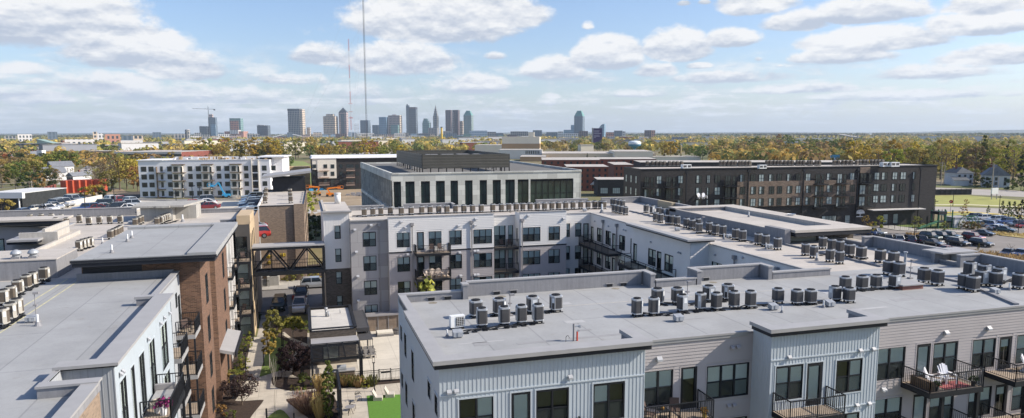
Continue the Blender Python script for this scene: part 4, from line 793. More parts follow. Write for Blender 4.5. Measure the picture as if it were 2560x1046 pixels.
def bollard():
    t = thing('bollard_light', '', 'bollard', group='bollards'); b = MB(); b.cyl((0, 0, 0), (0, 0, .85), .075, .075, 10); b.obj('post', BLACK, t); b = MB(); b.cyl((0, 0, .86), (0, 0, 1.0), .08, .08, 10); b.obj('lamp_head', BLACK, t); return t
PB = Placer(bollard)
for px, py, lab in ((667, 1050, 'black bollard on the paving left of the thin bare tree trunk'), (736, 1062, 'black bollard on the paving right of the bare tree'), (652, 1082, 'black bollard cut off by the bottom edge of the photo')): PB.put(G(px, py), 0, lab)
def cafe_chair():
    t = thing('cafe_chair', '', 'chair', group='metal cafe chairs'); b = MB(); b.box(-.24, -.22, .43, .24, .22, .46); b.obj('seat', DS, t)
    for x in (-.22, .22):
        for y in (-.2, .2): b = MB(); b.bar((x, y, 0), (x*.95, y*.95, .44), .03, .03); b.obj('leg', BLACK, t)
    b = MB()
    for k in range(9):
        a0, a1 = PI*k/9, PI*(k+1)/9; b.bar((-.25*math.cos(a0), .2+.06*math.sin(a0), .62+.26*math.sin(a0)), (-.25*math.cos(a1), .2+.06*math.sin(a1), .62+.26*math.sin(a1)), .03, .03)
    b.bar((-.25, -.15, .64), (-.25, .2, .64), .03, .03); b.bar((.25, -.15, .64), (.25, .2, .64), .03, .03); b.bar((-.2, .22, .6), (.2, .22, .6), .03, .06); b.bar((-.2, .22, .7), (.2, .22, .7), .03, .06); b.obj('backrest', BLACK, t); return t
PC = Placer(cafe_chair)
for px, py, r, lab in ((896, 1003, .3, 'metal cafe chair standing alone in front of the lamp post'), (882, 1026, 1.2, 'metal cafe chair behind the small round table'), (848, 1035, -1.2, 'metal cafe chair half hidden behind the black screen'), (705, 940, .7, 'metal chair beside the purple tree on the path')): PC.put(G(px, py), r, lab)
t = thing('cafe_table', 'small round metal table between cafe chairs', 'table', G(875, 1037)); b = MB(); b.cyl((0, 0, .7), (0, 0, .73), .42, n=18); b.obj('table_top', DS, t)
for a in (0, 2.1, 4.2): b = MB(); b.bar((.05*math.cos(a), .05*math.sin(a), .7), (.3*math.cos(a), .3*math.sin(a), 0), .035, .035); b.obj('leg', BLACK, t)
LND = pm('pale_stone_lounge', (.5, .46, .4), .85, .06, 2)
def lounge():
    t = thing('lounge_chair', '', 'lounge chair', group='blocky lounge chairs on the turf'); b = MB(); b.box(-.4, -.45, 0, .4, .35, .36); b.obj('seat', LND, t)
    b = MB(); b.v = [(-.4, .1, .36), (.4, .1, .36), (.4, .3, .36), (-.4, .3, .36), (-.4, .42, .95), (.4, .42, .95), (.4, .5, .92), (-.4, .5, .92)]; b.f = [(0, 1, 5, 4), (3, 7, 6, 2), (4, 5, 6, 7), (0, 4, 7, 3), (1, 2, 6, 5)]; b.m = [0]*5; b.obj('backrest', LND, t); return t
PLn = Placer(lounge); PLn.put(G(944, 1000), 1.35, 'pale blocky lounge chair at the corner of the turf, nearer the lamp post foot'); PLn.put(G(974, 992), 1.35, 'pale blocky lounge chair on the turf edge nearer the gate')
# tall leaning black screen with circular lattice
t = thing('trellis_screen', 'tall narrow black steel screen with round lattice seen edge on', 'screen', (2.3, 60.2, 0))
b = MB(); b.box(-.1, -1.4, 0, .1, 3.9, .1); b.box(-.1, -1.4, 2.9, .1, 3.9, 3.0); b.box(-.1, -1.4, .1, .1, -1.2, 2.9); b.box(-.1, 3.7, .1, .1, 3.9, 2.9); b.box(-.05, -1.1, .2, .0, 1.0, 2.8); b.obj('frame', BLACK, t)
b = MB()
for k in range(20):
    a0, a1 = 2*PI*k/20, 2*PI*(k+1)/20; c0 = (0, 2.3+1.1*math.cos(a0), 1.55+1.2*math.sin(a0)); c1 = (0, 2.3+1.1*math.cos(a1), 1.55+1.2*math.sin(a1)); b.bar(c0, c1, .1, .06)
for k in range(-4, 5): hgt = 1.15*math.sqrt(max(0, 1-(k/4.6)**2)); b.bar((0, 2.3+k*.24, 1.55-hgt), (0, 2.3+k*.24, 1.55+hgt), .03, .03); b.bar((0, 2.3-hgt*.9, 1.55+k*.26), (0, 2.3+hgt*.9, 1.55+k*.26), .03, .03)
b.obj('lattice', BLACK, t)
# pool deck furniture: umbrella frames, chairs, daybed, planter
WICK = pm('grey_wicker', (.22, .21, .2), .8, .2, 6)
t = thing('shade_canopy', 'dark mesh shade canopy over stacked loungers beside the pool house', 'canopy', (5.9, 76.3, 0)); b = MB(); b.box(-.75, -.2, 2.0, .75, 3.2, 2.05); b.obj('canopy', pm('charcoal_mesh', (.06, .06, .065), .8, .2, 4), t)
for x in (-.7, .7):
    for y in (-.1, 3.1): b = MB(); b.bar((x, y, 0), (x, y, 2.), .05, .05); b.obj('post', BLACK, t)
def stackchair():
    t = thing('patio_chair', '', 'chair', group='grey patio chairs beside the pool house'); b = MB(); b.box(-.28, -.28, .38, .28, .28, .44); b.obj('seat', WICK, t); b = MB(); b.box(-.28, .24, .44, .28, .3, .95); b.box(-.3, -.28, .6, -.26, .26, .64); b.box(.26, -.28, .6, .3, .26, .64); b.obj('backrest', WICK, t)
    for x in (-.26, .26):
        for y in (-.26, .26): b = MB(); b.box(x-.02, y-.02, 0, x+.02, y+.02, .38); b.obj('leg', WICK, t)
    return t
PS = Placer(stackchair); 
for i in range(6):
    PS.put((5.35+.62*(i % 3), 75.9+1.0*(i//3), 0.04), .2, 'grey patio chair beneath the canopy, %s from the left in the %s row' % (ordn(i % 3+1), 'near' if i < 3 else 'far'))
t = thing('daybed', 'white cushioned daybed on the pool deck by the cabana box', 'daybed', (8.8, 84.3, .03)); b = MB(); b.box(-1, -.7, 0, 1, .7, .3); b.obj('base', WICK, t); b = MB(); b.box(-.95, -.65, .3, .95, .65, .5); b.obj('cushion', pm('cream_cushion', (.7, .65, .55), .9, .05, 2), t)
for k in range(7): b = MB(); 
b = MB(); 
for k in range(13): a = PI*k/12; b.bar((1.0*math.cos(a), .6, .3+.0), (1.0*math.cos(a), .75, .9), .03, .03)
b.obj('frame', WICK, t)
t = thing('round_lounger', 'round wicker pool seat right of the daybed', 'lounger', (10.5, 84.6, .03)); b = MB(); b.cyl((0, 0, 0), (0, 0, .45), .75, .7, 18); b.obj('base', WICK, t); b = MB(); b.cyl((0, 0, .45), (0, 0, .6), .62, .55, 18); b.obj('cushion', pm('dark_cushion', (.12, .11, .1), .9, .1, 2), t)
# ================================================================== MIDDLE DISTANCE
def plane_uz(px, py, p0, p1):
    """photo pixel -> (distance along wall p0-p1, height)"""
    d = ray(px, py); ax, ay = p0[0], p0[1]; ex, ey = p1[0]-ax, p1[1]-ay; L = math.hypot(ex, ey); ex /= L; ey /= L
    # t*d.xy = a + u*e
    det = -d.x*ey+d.y*ex; t = (-ax*ey+ay*ex)/det; u = (d.x*t-ax)*ex+(d.y*t-ay)*ey; return u, CAMZ+d.z*t
FGL = pm('far_window_glass', (.04, .055, .058), .12, .5, .15, spec=.9)
FWC = {}
def fwin(par, x, z, w, h, y=0., rot=0, mul=1, mat=None, blind=None, ox=None):
    """window of a building some way off: proud frame round a recessed looking pane"""
    key = (round(w, 1), round(h, 1), mul, blind)
    if key not in FWC:
        b = MB(); w, h = key[0], key[1]; t = .07
        b.box(0, -.05, 0, t, .02, h); b.box(w-t, -.05, 0, w, .02, h); b.box(t, -.05, h-t, w-t, .02, h); b.box(t, -.05, 0, w-t, .02, t)
        for k in range(1, mul+1): 
            if k < mul: b.box(w*k/mul-.04, -.05, t, w*k/mul+.04, .02, h-t)
        b.box(t, -.045, h*.45-.03, w-t, .01, h*.45+.03); b.q((t, -.01, t), (w-t, -.01, t), (w-t, -.01, h-t), (t, -.01, h-t), 1)
        if blind: b.q((t, -.013, t), (w*blind, -.013, t), (w*blind, -.013, h-t), (t, -.013, h-t), 2)
        FWC[key] = b.mesh('window', [BLACK, FGL, pm('far_blind', (.4, .46, .44), .5, .1, .5)])
    return mobj('window', FWC[key], par, ox or (x, y, z), rot)
# ---------- parking garage
root, O = newbuilding('parking_garage', 'pale concrete parking garage deck with rows of parked cars on top', 'parking garage', -30, 140)
DZ = 9.5; GP = [G(x, y, DZ) for x, y in ((-60, 566), (255, 499), (420, 503), (600, 502), (655, 640))]
gp = [(p.x, p.y) for p in GP]; gpo = [gp[0], (-60, 107), (-9.2, 107), gp[4], gp[3], gp[2], gp[1]]
b = MB(); b.prism([(GP[0].x, 107.5), (-9.3, 107.5), (-9.3, 125), gp[3], gp[2], gp[1], gp[0]], 0, DZ, 0); part('deck', b, pm('garage_concrete', (.58, .53, .44), .9, .06, .15, kind='lines', bw=9, bh=6), root, O)
def rail_wall(a, c, h=1.1, t=.25, m=CONC2, name='parapet'):
    b = MB(); a = Vector((*a, 0)); c = Vector((*c, 0)); z = Vector((0, 0, DZ+h/2)); b.bar(a+z, c+z, t, h); part(name, b, pm('light_concrete', (.55, .52, .46), .85, .06, .5), root, O)
rail_wall(gp[0], gp[1]); rail_wall(gp[1], gp[2], .4); rail_wall(gp[2], gp[3], .4)
# ---------- tan brick office with roof units
root, O = newbuilding('brick_office', 'tan brick four storey block with flat roof and raised dark clerestory at the back', 'office', -4, 138)
wallp(root, O, (-7.1, 121), (-1.7, 121), 0, 12.6, [], BRKT, low=False); wallp(root, O, (-1.7, 121), (-1.7, 120.6), 0, 12.8, [], BRKT, low=False); wallp(root, O, (-1.7, 120.6), (-.1, 120.6), 0, 12.9, [], BRKT, low=False)
wallp(root, O, (-.1, 120.6), (.6, 158), 0, 12.6, [(4+i*5, 6+i*5, 1+3.1*j, 3+3.1*j, 'w2') for i in range(6) for j in range(4)], BRKT, low=False); wallp(root, O, (-7.6, 158), (-7.1, 121), 0, 12.6, [], BRKT, low=False); wallp(root, O, (.6, 158), (-7.6, 158), 0, 12.6, [], BRKT, low=False)
b = MB(); b.poly([(-7.1, 121, 12.3), (-.1, 121, 12.3), (.6, 158, 12.3), (-7.6, 158, 12.3)]); part('roof', b, ROOFL, root, O)
b = MB(); b.bar((-7.1, 121.1, 12.65), (-1.7, 121.1, 12.65), .3, .12); part('coping', b, FASC, root, O)
b = MB(); b.bar((-7.25, 121.3, 12.6), (-7.6, 157, 12.6), .3, .2); b.box(-7.3, 120.9, 0, -7.12, 121.0, 12.6); part('coping', b, pm('white_trim', (.7, .69, .66), .6, .05, 1), root, O)
b = MB(); b.box(-6.2, 155, 12.3, .3, 161, 15.2); part('clerestory', b, [FASC], root, O)
b = MB(); b.v = [(-8.2, 152.5, 15.2), (1.6, 152.5, 16.3), (1.6, 163, 16.3), (-8.2, 163, 15.2)]; b.v += [(x, y, z+.45) for x, y, z in b.v]; b.f = [(3, 2, 1, 0), (4, 5, 6, 7), (0, 1, 5, 4), (1, 2, 6, 5), (2, 3, 7, 6), (3, 0, 4, 7)]; b.m = [0]*6; part('sloped_roof', b, CAPM, root, O)
root, O = newbuilding('brick_building', 'narrow black brick building end between the tan wing and the brick office', 'building', -8, 112)
b = MB(); b.box(-8.6, 107.3, 0, -7.3, 118, 11.8, 0); part('brick_wall', b, BRKK, root, O); b = MB(); b.box(-8.7, 107.2, 11.8, -7.2, 118.1, 12.0); part('coping', b, CAPM, root, O)
# ---------- white apartment building under construction
p0, p1 = (-59.6, 295.4), (-8.4, 288.6); ang = math.atan2(p1[1]-p0[1], p1[0]-p0[0]); LW = math.hypot(p1[0]-p0[0], p1[1]-p0[1]); TOPW = 14.3
WH = pm('white_house_wrap', (.78, .78, .79), .6, .03, .2); CRM = pm('cream_wall', (.66, .62, .54), .75, .04, .3); BRN = pm('brown_balcony_edge', (.16, .12, .09), .8, .1, 1)
root = thing('white_apartment_building', 'long white wrapped apartment building with three balcony bays under construction', 'apartment building', (*p0, 0), ang)
b = MB(); b.box(0, 0, 0, LW-4, 16, TOPW, 0); b.box(LW-4, 5, 0, LW, 22, TOPW+.8, 0); b.obj('body', WH, root)
b = MB(); b.box(-.4, -.4, TOPW, 8.8, 16.3, TOPW+.25); b.box(8.8, -.15, TOPW, LW-3.9, .3, TOPW+.2); b.box(8.8, 15.7, TOPW, LW-3.9, 16.1, TOPW+.9); b.box(LW-9, 3, TOPW+.8, LW+1, 22.4, TOPW+1.2); b.obj('coping', WH, root)
b = MB(); b.poly([(8.8, .3, TOPW+.06), (LW-4, .3, TOPW+.06), (LW-4, 15.7, TOPW+.06), (8.8, 15.7, TOPW+.06)]); b.obj('roof', ROOFL, root)
rr = random.Random(3); b = MB()
for k in range(60): x = rr.uniform(10, LW-6); y = rr.uniform(1.5, 14); s = rr.uniform(.2, .9); b.box(x, y, TOPW+.07, x+s*rr.uniform(.5, 2.5), y+s, TOPW+.07+rr.uniform(.2, 1.2), rr.randint(0, 2))
b.obj('roof_materials', [WH, pm('lumber', (.5, .36, .2), .8, .2, 1), ROOFD], root)
zx = lambda v: plane_uz(320+v/5.12, 420, p0, p1)[0]
rows = [(.8, 2.6), (4.2, 6.05), (7.2, 9.05), (10.15, 12.1)]
for a, c in ((165, 232), (262, 327), (500, 560), (765, 823), (868, 930), (1133, 1190), (1233, 1295), (1483, 1538), (1715, 1775), (1832, 1890)):
    for za, zb in rows: fwin(root, zx(a), za, zx(c)-zx(a), zb-za, mul=2)
for z in (.8, 4.1, 7.1, 10.1): fwin(root, zx(412), z, .9, 2.0)
b = MB(); b.box(zx(365), -1.0, .2, zx(372), 0, TOPW-2.3); 
for a, c in ((368, 470),):
    for z in (3.3, 6.5, 9.6, .3): b.box(zx(a), -1.3, z, zx(c), 0, z+.2)
b.obj('balcony', BRN, root)
for a, c, w0, w1, n0, n1 in ((578, 735, 600, 655, 690, 705), (955, 1100, 975, 1032, 1062, 1075), (1318, 1462, 1340, 1392, 1418, 1440)):
    b = MB(); b.box(zx(a), -1.7, .2, zx(c)-.9, -.003, TOPW-1.6); b.obj('bay', CRM, root)
    b = MB(); b.box(zx(a)-.2, -2.1, TOPW-1.6, zx(c), -.002, TOPW-1.4); b.obj('bay_roof', BRN, root)
    for z in (3.3, 6.5, 9.6): b = MB(); b.box(zx(a)-.1, -2.2, z, zx(c), -1.71, z+.22); b.box(zx(c)-.9, -1.71, z, zx(c), -.003, z+.22); b.obj('balcony', BRN, root)
    for za, zb in rows: fwin(root, zx(w0), za, zx(w1)-zx(w0), 1.9, -1.705, mul=2); fwin(root, zx(n0), za-.4, .6, 2.2, -1.705)
for z in (1.2, 4.4, 7.5, 10.6): b = MB(); b.box(zx(1588), -.02, z-1, zx(1660), .0, z+1.6); b.obj('bay_shade_slab', DARKIN, root); b = MB(); b.bar((zx(1588), -.1, z), (zx(1660), -.1, z), .06, .08); b.bar((zx(1588), -.1, z-.4), (zx(1660), -.1, z-.4), .06, .08); b.obj('guard_rail', BRN, root)  # dark slabs: shade of the openings put into their colour
b = MB(); b.box(zx(1578), -.5, 0, zx(1588), -.001, TOPW); b.box(zx(1662), -.5, 0, zx(1676), -.001, TOPW); b.obj('pier', CRM, root)
b = MB(); b.box(-.2, -.25, 0, LW-4, -.002, .55); b.obj('base_course', CONC2, root)
# ---------- black and white apartment building
p0, p1 = (G(783, 476).x, G(783, 476).y), (G(1015, 470).x, G(1015, 470).y); ang = math.atan2(p1[1]-p0[1], p1[0]-p0[0]); LB = math.hypot(p1[0]-p0[0], p1[1]-p0[1])
uzb = lambda zx_, zy_: plane_uz(320+zx_/3.487, 240+zy_/3.487, p0, p1)
top = uzb(1800, 545)[1]
root = thing('dark_apartment_building', 'black and cream apartment building under construction behind the office', 'apartment building', (*p0, 0), ang)
b = MB(); b.box(0, 0, 0, LB, 18, top); b.obj('body', BRKK, root)
b = MB(); b.box(0, -.3, uzb(1600, 645)[1], uzb(1650, 600)[0], -.002, top); b.box(uzb(1650, 600)[0], -.5, uzb(1700, 720)[1], uzb(1815, 600)[0], -.002, top); b.obj('upper_cladding', CRM, root)
b = MB(); b.box(-.5, -.8, top, LB+.3, 18.5, top+.25); b.obj('coping', WH, root); b = MB(); b.box(0, 4, top+.25, LB, 18.4, top+1.0); b.obj('roof_wrap', WH, root)
for x0, x1 in ((1608, 1638), (1705, 1735), (1768, 1798), (1845, 1870), (1905, 1965), (1985, 2015)):
    for y0, y1 in ((598, 632), (660, 697), (727, 762), (795, 830)):
        a = uzb(x0, y1); c = uzb(x1, y0); fwin(root, a[0], a[1], c[0]-a[0], c[1]-a[1], -.55 if x0 < 1810 else -.05, mul=2)
for x0, x1 in ((1663, 1755), (1900, 1975)):
    for y in (650, 710, 775): a = uzb(x0, y); c = uzb(x1, y); b = MB(); b.box(a[0], -1.8, a[1]-.2, c[0], -.51, a[1]); b.bar((a[0], -1.75, a[1]+1), (c[0], -1.75, a[1]+1), .08, .08); b.bar((a[0], -1.75, a[1]+.5), (c[0], -1.75, a[1]+.5), .08, .08); b.obj('balcony', pm('pinkish_wood', (.42, .3, .24), .8, .1, 1), root)
# ---------- grey stone office building
root = thing('stone_office_building', 'grey stone office building with tall dark windows and slatted rooftop screen', 'office building', (18, 150, 0))
OZ = 16.0; p0, p1 = (18.2, 150.2), (60.2, 148.6)
STN = pm('grey_green_stone', (.6, .6, .55), .7, .05, .3, kind='panels', bw=2.2, bh=1.1)
uzo = lambda x, y: plane_uz(860+x/3.487, 240+y/3.487, p0, p1)
ows = []
for x0, x1 in ((425, 503), (545, 622), (680, 755), (810, 885), (937, 1000), (1063, 1127), (1190, 1252), (1303, 1373), (1413, 1495), (1520, 1615), (1630, 2005)):
    a = uzo(x0, 940); c = uzo(x1, 728); ows.append((max(.3, a[0]), c[0], 8.3, 14.2))
allw = ows+[(a, c, 1.2, 7.4) for a, c, _, _ in ows]
mb = MB(); wall(mb, root, (0, 0), (p1[0]-p0[0], p1[1]-p0[1]), 0, OZ, allw, rev=.45, kindwin=False); mb.obj('stone_front', STN, root)
angO = math.atan2(p1[1]-p0[1], p1[0]-p0[0]); fo = thing('tmp', None, None); bpy.data.objects.remove(fo)
for a, c, za, zb in allw:
    b = MB(); w = c-a; y = .4; b.q((0, y, 0), (w, y, 0), (w, y, zb-za), (0, y, zb-za), 1); n = max(2, round(w/1.4))
    for k in range(n+1): b.box(w*k/n-.04, y-.1, 0, w*k/n+.04, y+.02, zb-za)
    b.box(0, y-.08, (zb-za)*.45, w, y+.02, (zb-za)*.45+.12); b.box(0, y-.1, zb-za-.5, w, y+.01, zb-za); b.box(0, y-.1, 0, w, y+.01, .6)
    b.obj('window', [BLACK, GREENGL], root, (a*math.cos(angO), a*math.sin(angO), za), angO)
W2 = math.hypot(p1[0]-p0[0], p1[1]-p0[1])
b = MB(); b.box(42.2, -1.4, 0, 42.4, 52, OZ); b.box(-1.5, 58, 0, 42.2, 58.2, OZ); b.obj('rear_wall', STN, root)
# fins of the long left side
sp0, sp1 = Vector((-1.6, 61, 0)), Vector((0, 0, 0)); dS = (sp1-sp0).normalized(); LS = (sp1-sp0).length; nS = Vector((dS.y, -dS.x, 0))
mb = MB(); mb.q(sp0+nS*-.5, sp1+nS*-.5, sp1+nS*-.5+Vector((0, 0, OZ)), sp0+nS*-.5+Vector((0, 0, OZ))); mb.obj('side_glazing', GREENGL, root)
for k in range(22):
    p = sp0+dS*(LS*k/22); b = MB(); b.bar(p+Vector((0, 0, .2)), p+Vector((0, 0, OZ-1.6)), .28, .3); b.obj('fin', STN, root)
b = MB()
for z in (.3, 7.8, 15.2): b.bar(sp0+nS*-.1+Vector((0, 0, z)), sp1+nS*-.1+Vector((0, 0, z)), .7, 1.55 if z > 15 else .8)
b.obj('side_band', STN, root)
b = MB(); b.poly([(-1.5, 60, OZ-.35), (.3, .3, OZ-.35), (42, -1.2, OZ-.35), (42, 58, OZ-.35)]); b.obj('roof', ROOFD, root)
b = MB(); b.bar((0, .1, OZ-.1), (42.3, -1.5, OZ-.1), .5, .3); b.bar((-1.6, 60, OZ-.1), (0, 0, OZ-.1), .5, .3); b.bar((42.2, -1.5, OZ-.1), (42.2, 58, OZ-.1), .5, .5); b.obj('coping', STN, root)
c = [G(1056.4, 431, OZ), G(1273, 428, OZ), G(993, 412, OZ)]; c0 = c[0]-Vector((18, 150, 0)); c1 = c[1]-Vector((18, 150, 0)); c2 = c[2]-Vector((18, 150, 0)); c3 = c1+c2-c0
SCR = pm('dark_louvre_screen', (.1, .095, .08), .5, .1, .5, kind='slats', pitch=.62, gap=(.35, .35, .35), gw=.3, bs=1)
zt = H(1055, 387, c[0])
b = MB()
for a, e in ((c0, c1), (c1, c3), (c3, c2), (c2, c0)):
    a = Vector((a.x, a.y, 0)); e = Vector((e.x, e.y, 0)); b.bar(a+Vector((0, 0, (OZ+.8+zt)/2)), e+Vector((0, 0, (OZ+.8+zt)/2)), .25, zt-OZ-.8)
    n = 12
b.obj('rooftop_screen', SCR, root)
b = MB()
for a, e in ((c0, c1), (c1, c3), (c3, c2), (c2, c0)):
    for k in range(11): p = a.lerp(e, k/11); b.box(p.x-.1, p.y-.1, OZ-.3, p.x+.1, p.y+.1, zt+.02)
b.obj('screen_post', BLACK, root)
rr = random.Random(5); cc = (c0+c3)/2
for k in range(5): b = MB(); x = cc.x-9+k*4; y = cc.y+rr.uniform(-2, 2); b.box(x, y, OZ-.3, x+3, y+3, OZ+3.2); b.obj('air_handler', CAPM, root)
# ---------- long dark brick apartment building on the right
p0, p1 = (77.6, 153.2), (161.2, 147.2); ang = math.atan2(p1[1]-p0[1], p1[0]-p0[0]); LD = math.hypot(p1[0]-p0[0], p1[1]-p0[1]); DT = 15.8
root = thing('dark_brick_apartments', 'long black and taupe brick apartment building with rows of condensers on its roof', 'apartment building', (*p0, 0), ang)
u5 = lambda x, y=430: plane_uz(1550+x/3.169, 310+y/3.169, p0, p1); u6 = lambda x, y=430: plane_uz(2050+x/3.17, 310+y/3.17, p0, p1)
b = MB(); b.box(0, 0, 0, LD, 11, DT-.25); b.obj('body', BRKK, root)
b = MB(); b.box(-.1, -.12, DT-.25, LD+.1, .25, DT); b.box(-.1, .25, DT-.25, .2, 11.1, DT); b.box(LD-.3, .25, DT-.25, LD+.1, 11.1, DT); b.box(.2, 10.7, DT-.25, LD-.3, 11.1, DT); b.obj('coping', FASC, root)
b = MB(); b.poly([(.2, .25, DT-.2), (LD-.3, .25, DT-.2), (LD-.3, 10.7, DT-.2), (.2, 10.7, DT-.2)]); b.obj('roof', ROOFL, root)
tx0, tx1 = u5(925)[0], u6(290)[0]; tz1 = u5(1100, 456)[1]; tz0 = u5(1100, 655)[1]
b = MB(); b.box(tx0, -.35, tz0, tx1, -.002, tz1); b.box(u6(310)[0], -.3, u6(350, 390)[1], u6(388)[0], -.002, u6(350, 342)[1]); b.obj('taupe_brick', BRKM, root)
b = MB(); 
for x in (520, 1010, 1447): u = u5(x)[0]; b.box(u-.12, -.6, .5, u+.12, -.36, DT-1); b.box(u-.4, -.7, DT-1.2, u+.4, -.36, DT-.6)
for x in (290, 785): u = u6(x)[0]; b.box(u-.12, -.6, .5, u+.12, -.36, DT-1); b.box(u-.4, -.7, DT-1.2, u+.4, -.36, DT-.6)
b.obj('downspout', FASC, root)
rz = [(u5(500, 548)[1], u5(500, 500)[1]), (u5(300, 640)[1], u5(300, 590)[1])]
def zrow(j): return [(12.15, 14.0), (9.15, 11.0), (6.15, 8.0)][j]
colw = [(290, 330, 5), (460, 500, 5), (605, 650, 5), (690, 715, 5), (752, 795, 5), (950, 988, 5), (1035, 1075, 5), (1100, 1140, 5), (1180, 1220, 5), (1245, 1282, 5), (1323, 1362, 5), (1392, 1428, 5), (1470, 1510, 5), (1637, 1680, 5), (237, 272, 6), (430, 470, 6), (488, 535, 6), (573, 613, 6), (637, 680, 6), (733, 758, 6)]
rr = random.Random(11)
for a, c, k in colw:
    f = u5 if k == 5 else u6; ua, uc = f(a)[0], f(c)[0]
    for j in range(3):
        y = -.36 if (tx0 < ua < tx1 and j > 0) else -.01
        fwin(root, ua, zrow(j)[0], uc-ua, 1.85, y, mul=2, blind=rr.choice([None, .5, .93, .93, .5]))
for a, c, k in ((180, 265, 5), (352, 440, 5), (820, 915, 5), (1535, 1615, 5), (122, 205, 6), (303, 408, 6)):
    f = u5 if k == 5 else u6; ua, uc = f(a)[0], f(c)[0]
    for j in range(3):
        z = zrow(j)[0]-.75
        b = MB(); b.box(ua-.3, -1.7, z-.18, uc+.3, -.38, z); b.bar((ua-.3, -1.65, z+1.05), (uc+.3, -1.65, z+1.05), .07, .07)
        for q in range(18): x = ua-.3+(uc-ua+.6)*q/17; b.bar((x, -1.65, z), (x, -1.65, z+1.05), .035, .035)
        b.obj('balcony', BLACK, root); fwin(root, ua+.3, z+.1, (uc-ua)*.45, 2.4, -.37, mul=2, blind=rr.choice([None, .5, .9])); fwin(root, uc-(uc-ua)*.3, z+.1, (uc-ua)*.25, 2.3, -.37)
for x0, x1, f in ((1650, 1735, u5), (30, 145, u6), (215, 255, u6), (520, 560, u6), (600, 640, u6)):
    a, c = f(x0)[0], f(x1)[0]; fwin(root, a, .5, c-a, 2.6, -.03, mul=4, blind=.9)
b = MB(); a, c = u6(388)[0], u6(805)[0]; b.box(a, -2.2, 4.3, c, -.002, 4.5); b.obj('entrance_canopy', [pm('pale_canopy', (.6, .57, .54), .6, .05, 1)], root)
# west face windows
for i in range(3):
    for j in range(3): fwin(root, 0, zrow(j)[0], .9, 1.8, ox=(-.01, 3.2+i*3.2, zrow(j)[0]), rot=-PI/2, blind=.9)
# white tree emblem over a door
b = MB(); u = u6(328)[0]; z = 3.4; b.box(u-.08, -.4, z-.6, u+.08, -.32, z+.3); b.box(u-1.2, -.42, z-.8, u+1.2, -.34, z-.65)
for k in range(9): a = PI*k/8; b.bar((u, -.36, z), (u+1.1*math.cos(a), -.36, z+.2+.75*math.sin(a)), .14, .14); b.ball((u+1.1*math.cos(a), -.36, z+.2+.75*math.sin(a)), .2, 5)
b.obj('tree_emblem', WH, root)
# ---------- generic block helper
def frame_at(pxl, pxr, yb, zb=0.):
    a = G(pxl, yb, zb); c = G(pxr, yb, zb); a = Vector((a.x, a.y, 0)); c = Vector((c.x, c.y, 0)); return a, math.atan2(c.y-a.y, c.x-a.x), (c-a).length
def blk(name, label, cat, pxl, pxr, yt, yb, depth, mat, roofm=None, group=None, rows=0, cols=0, wh=.5, ww=.5, trim=None, turn=0., side=None, glass=None):
    """block building whose near wall stands on the ground where photo row yb shows it"""
    a, ang, w = frame_at(pxl, pxr, yb); h = H(pxl, yt, a)
    t = thing(name, label, cat, a, ang+turn, group); b = MB(); b.box(0, 0, 0, w, depth, h-.15, 0); b.obj('body', mat, t)
    b = MB(); b.box(-.15, -.15, h-.15, w+.15, depth+.15, h); b.obj('roof', roofm or ROOFL, t)
    for r in range(rows):
        for c in range(cols):
            fh = (h-.8)/rows; cw = w/cols; fwin(t, cw*(c+.5-ww/2), .5+fh*(r+.25), cw*ww, fh*wh, -.01, mul=max(1, round(cw*ww/1.5)))
    return t, w, h
RB = pm('dull_red_brick', (.2, .07, .045), .85, .15, .3); RB2 = pm('bright_red_brick', (.2, .065, .05), .85, .12, .3); BEI = pm('beige_render', (.75, .62, .43), .8, .05, .1); BEI2 = pm('cream_render', (.8, .72, .57), .8, .05, .1); TANB = pm('tan_render', (.42, .28, .16), .8, .05, .1)
GRYB = pm('mid_grey_wall', (.26, .27, .3), .8, .08, .1)
blk('brick_apartment_block', 'red brick apartment block with condensers behind the office roof, left one', 'apartment block', 1417, 1520, 417, 478, 22, RB, rows=4, cols=7, ww=.35)
blk('brick_apartment_block', 'darker red brick apartment block behind the first, in shadow', 'apartment block', 1355, 1500, 400, 441, 40, RB, rows=3, cols=9, ww=.3)
blk('brick_apartment_block', 'red brick block just left of the long dark apartment building', 'apartment block', 1535, 1582, 412, 462, 30, RB, rows=3, cols=4, ww=.35)
blk('brick_apartment_block', 'low brown and black block behind the long dark apartment building', 'apartment block', 1478, 1640, 398, 436, 30, RB, rows=3, cols=9, ww=.3)
blk('dark_apartment_block', 'black walled block with a row of condensers behind the long dark building', 'apartment block', 1600, 2150, 406, 446, 26, BRKK, rows=0)
t, w, h = blk('dark_pavilion', 'low black pavilion with square paned windows left of the dark apartments', 'pavilion', 1493, 1578, 449, 492, 14, BRKK)
for k in range(3): fwin(t, 1.2+k*w*.36, 1.2, w*.22, 2.2, -.02, mul=4, blind=.95)
t, w, h = blk('gabled_pavilion', 'small white gabled pavilion behind the low black pavilion', 'pavilion', 1478, 1520, 462, 478, 10, CRM)
b = MB(); b.v = [(-.6, -.6, h), (w+.6, -.6, h), (w/2, -.6, h+3.5), (-.6, 10.6, h), (w+.6, 10.6, h), (w/2, 10.6, h+3.5)]; b.f = [(0, 1, 2), (3, 5, 4), (0, 2, 5, 3), (1, 4, 5, 2), (0, 3, 4, 1)]; b.m = [0]*5; b.obj('gable_roof', pm('pale_metal_roof', (.45, .47, .5), .4, .05, .3), t)
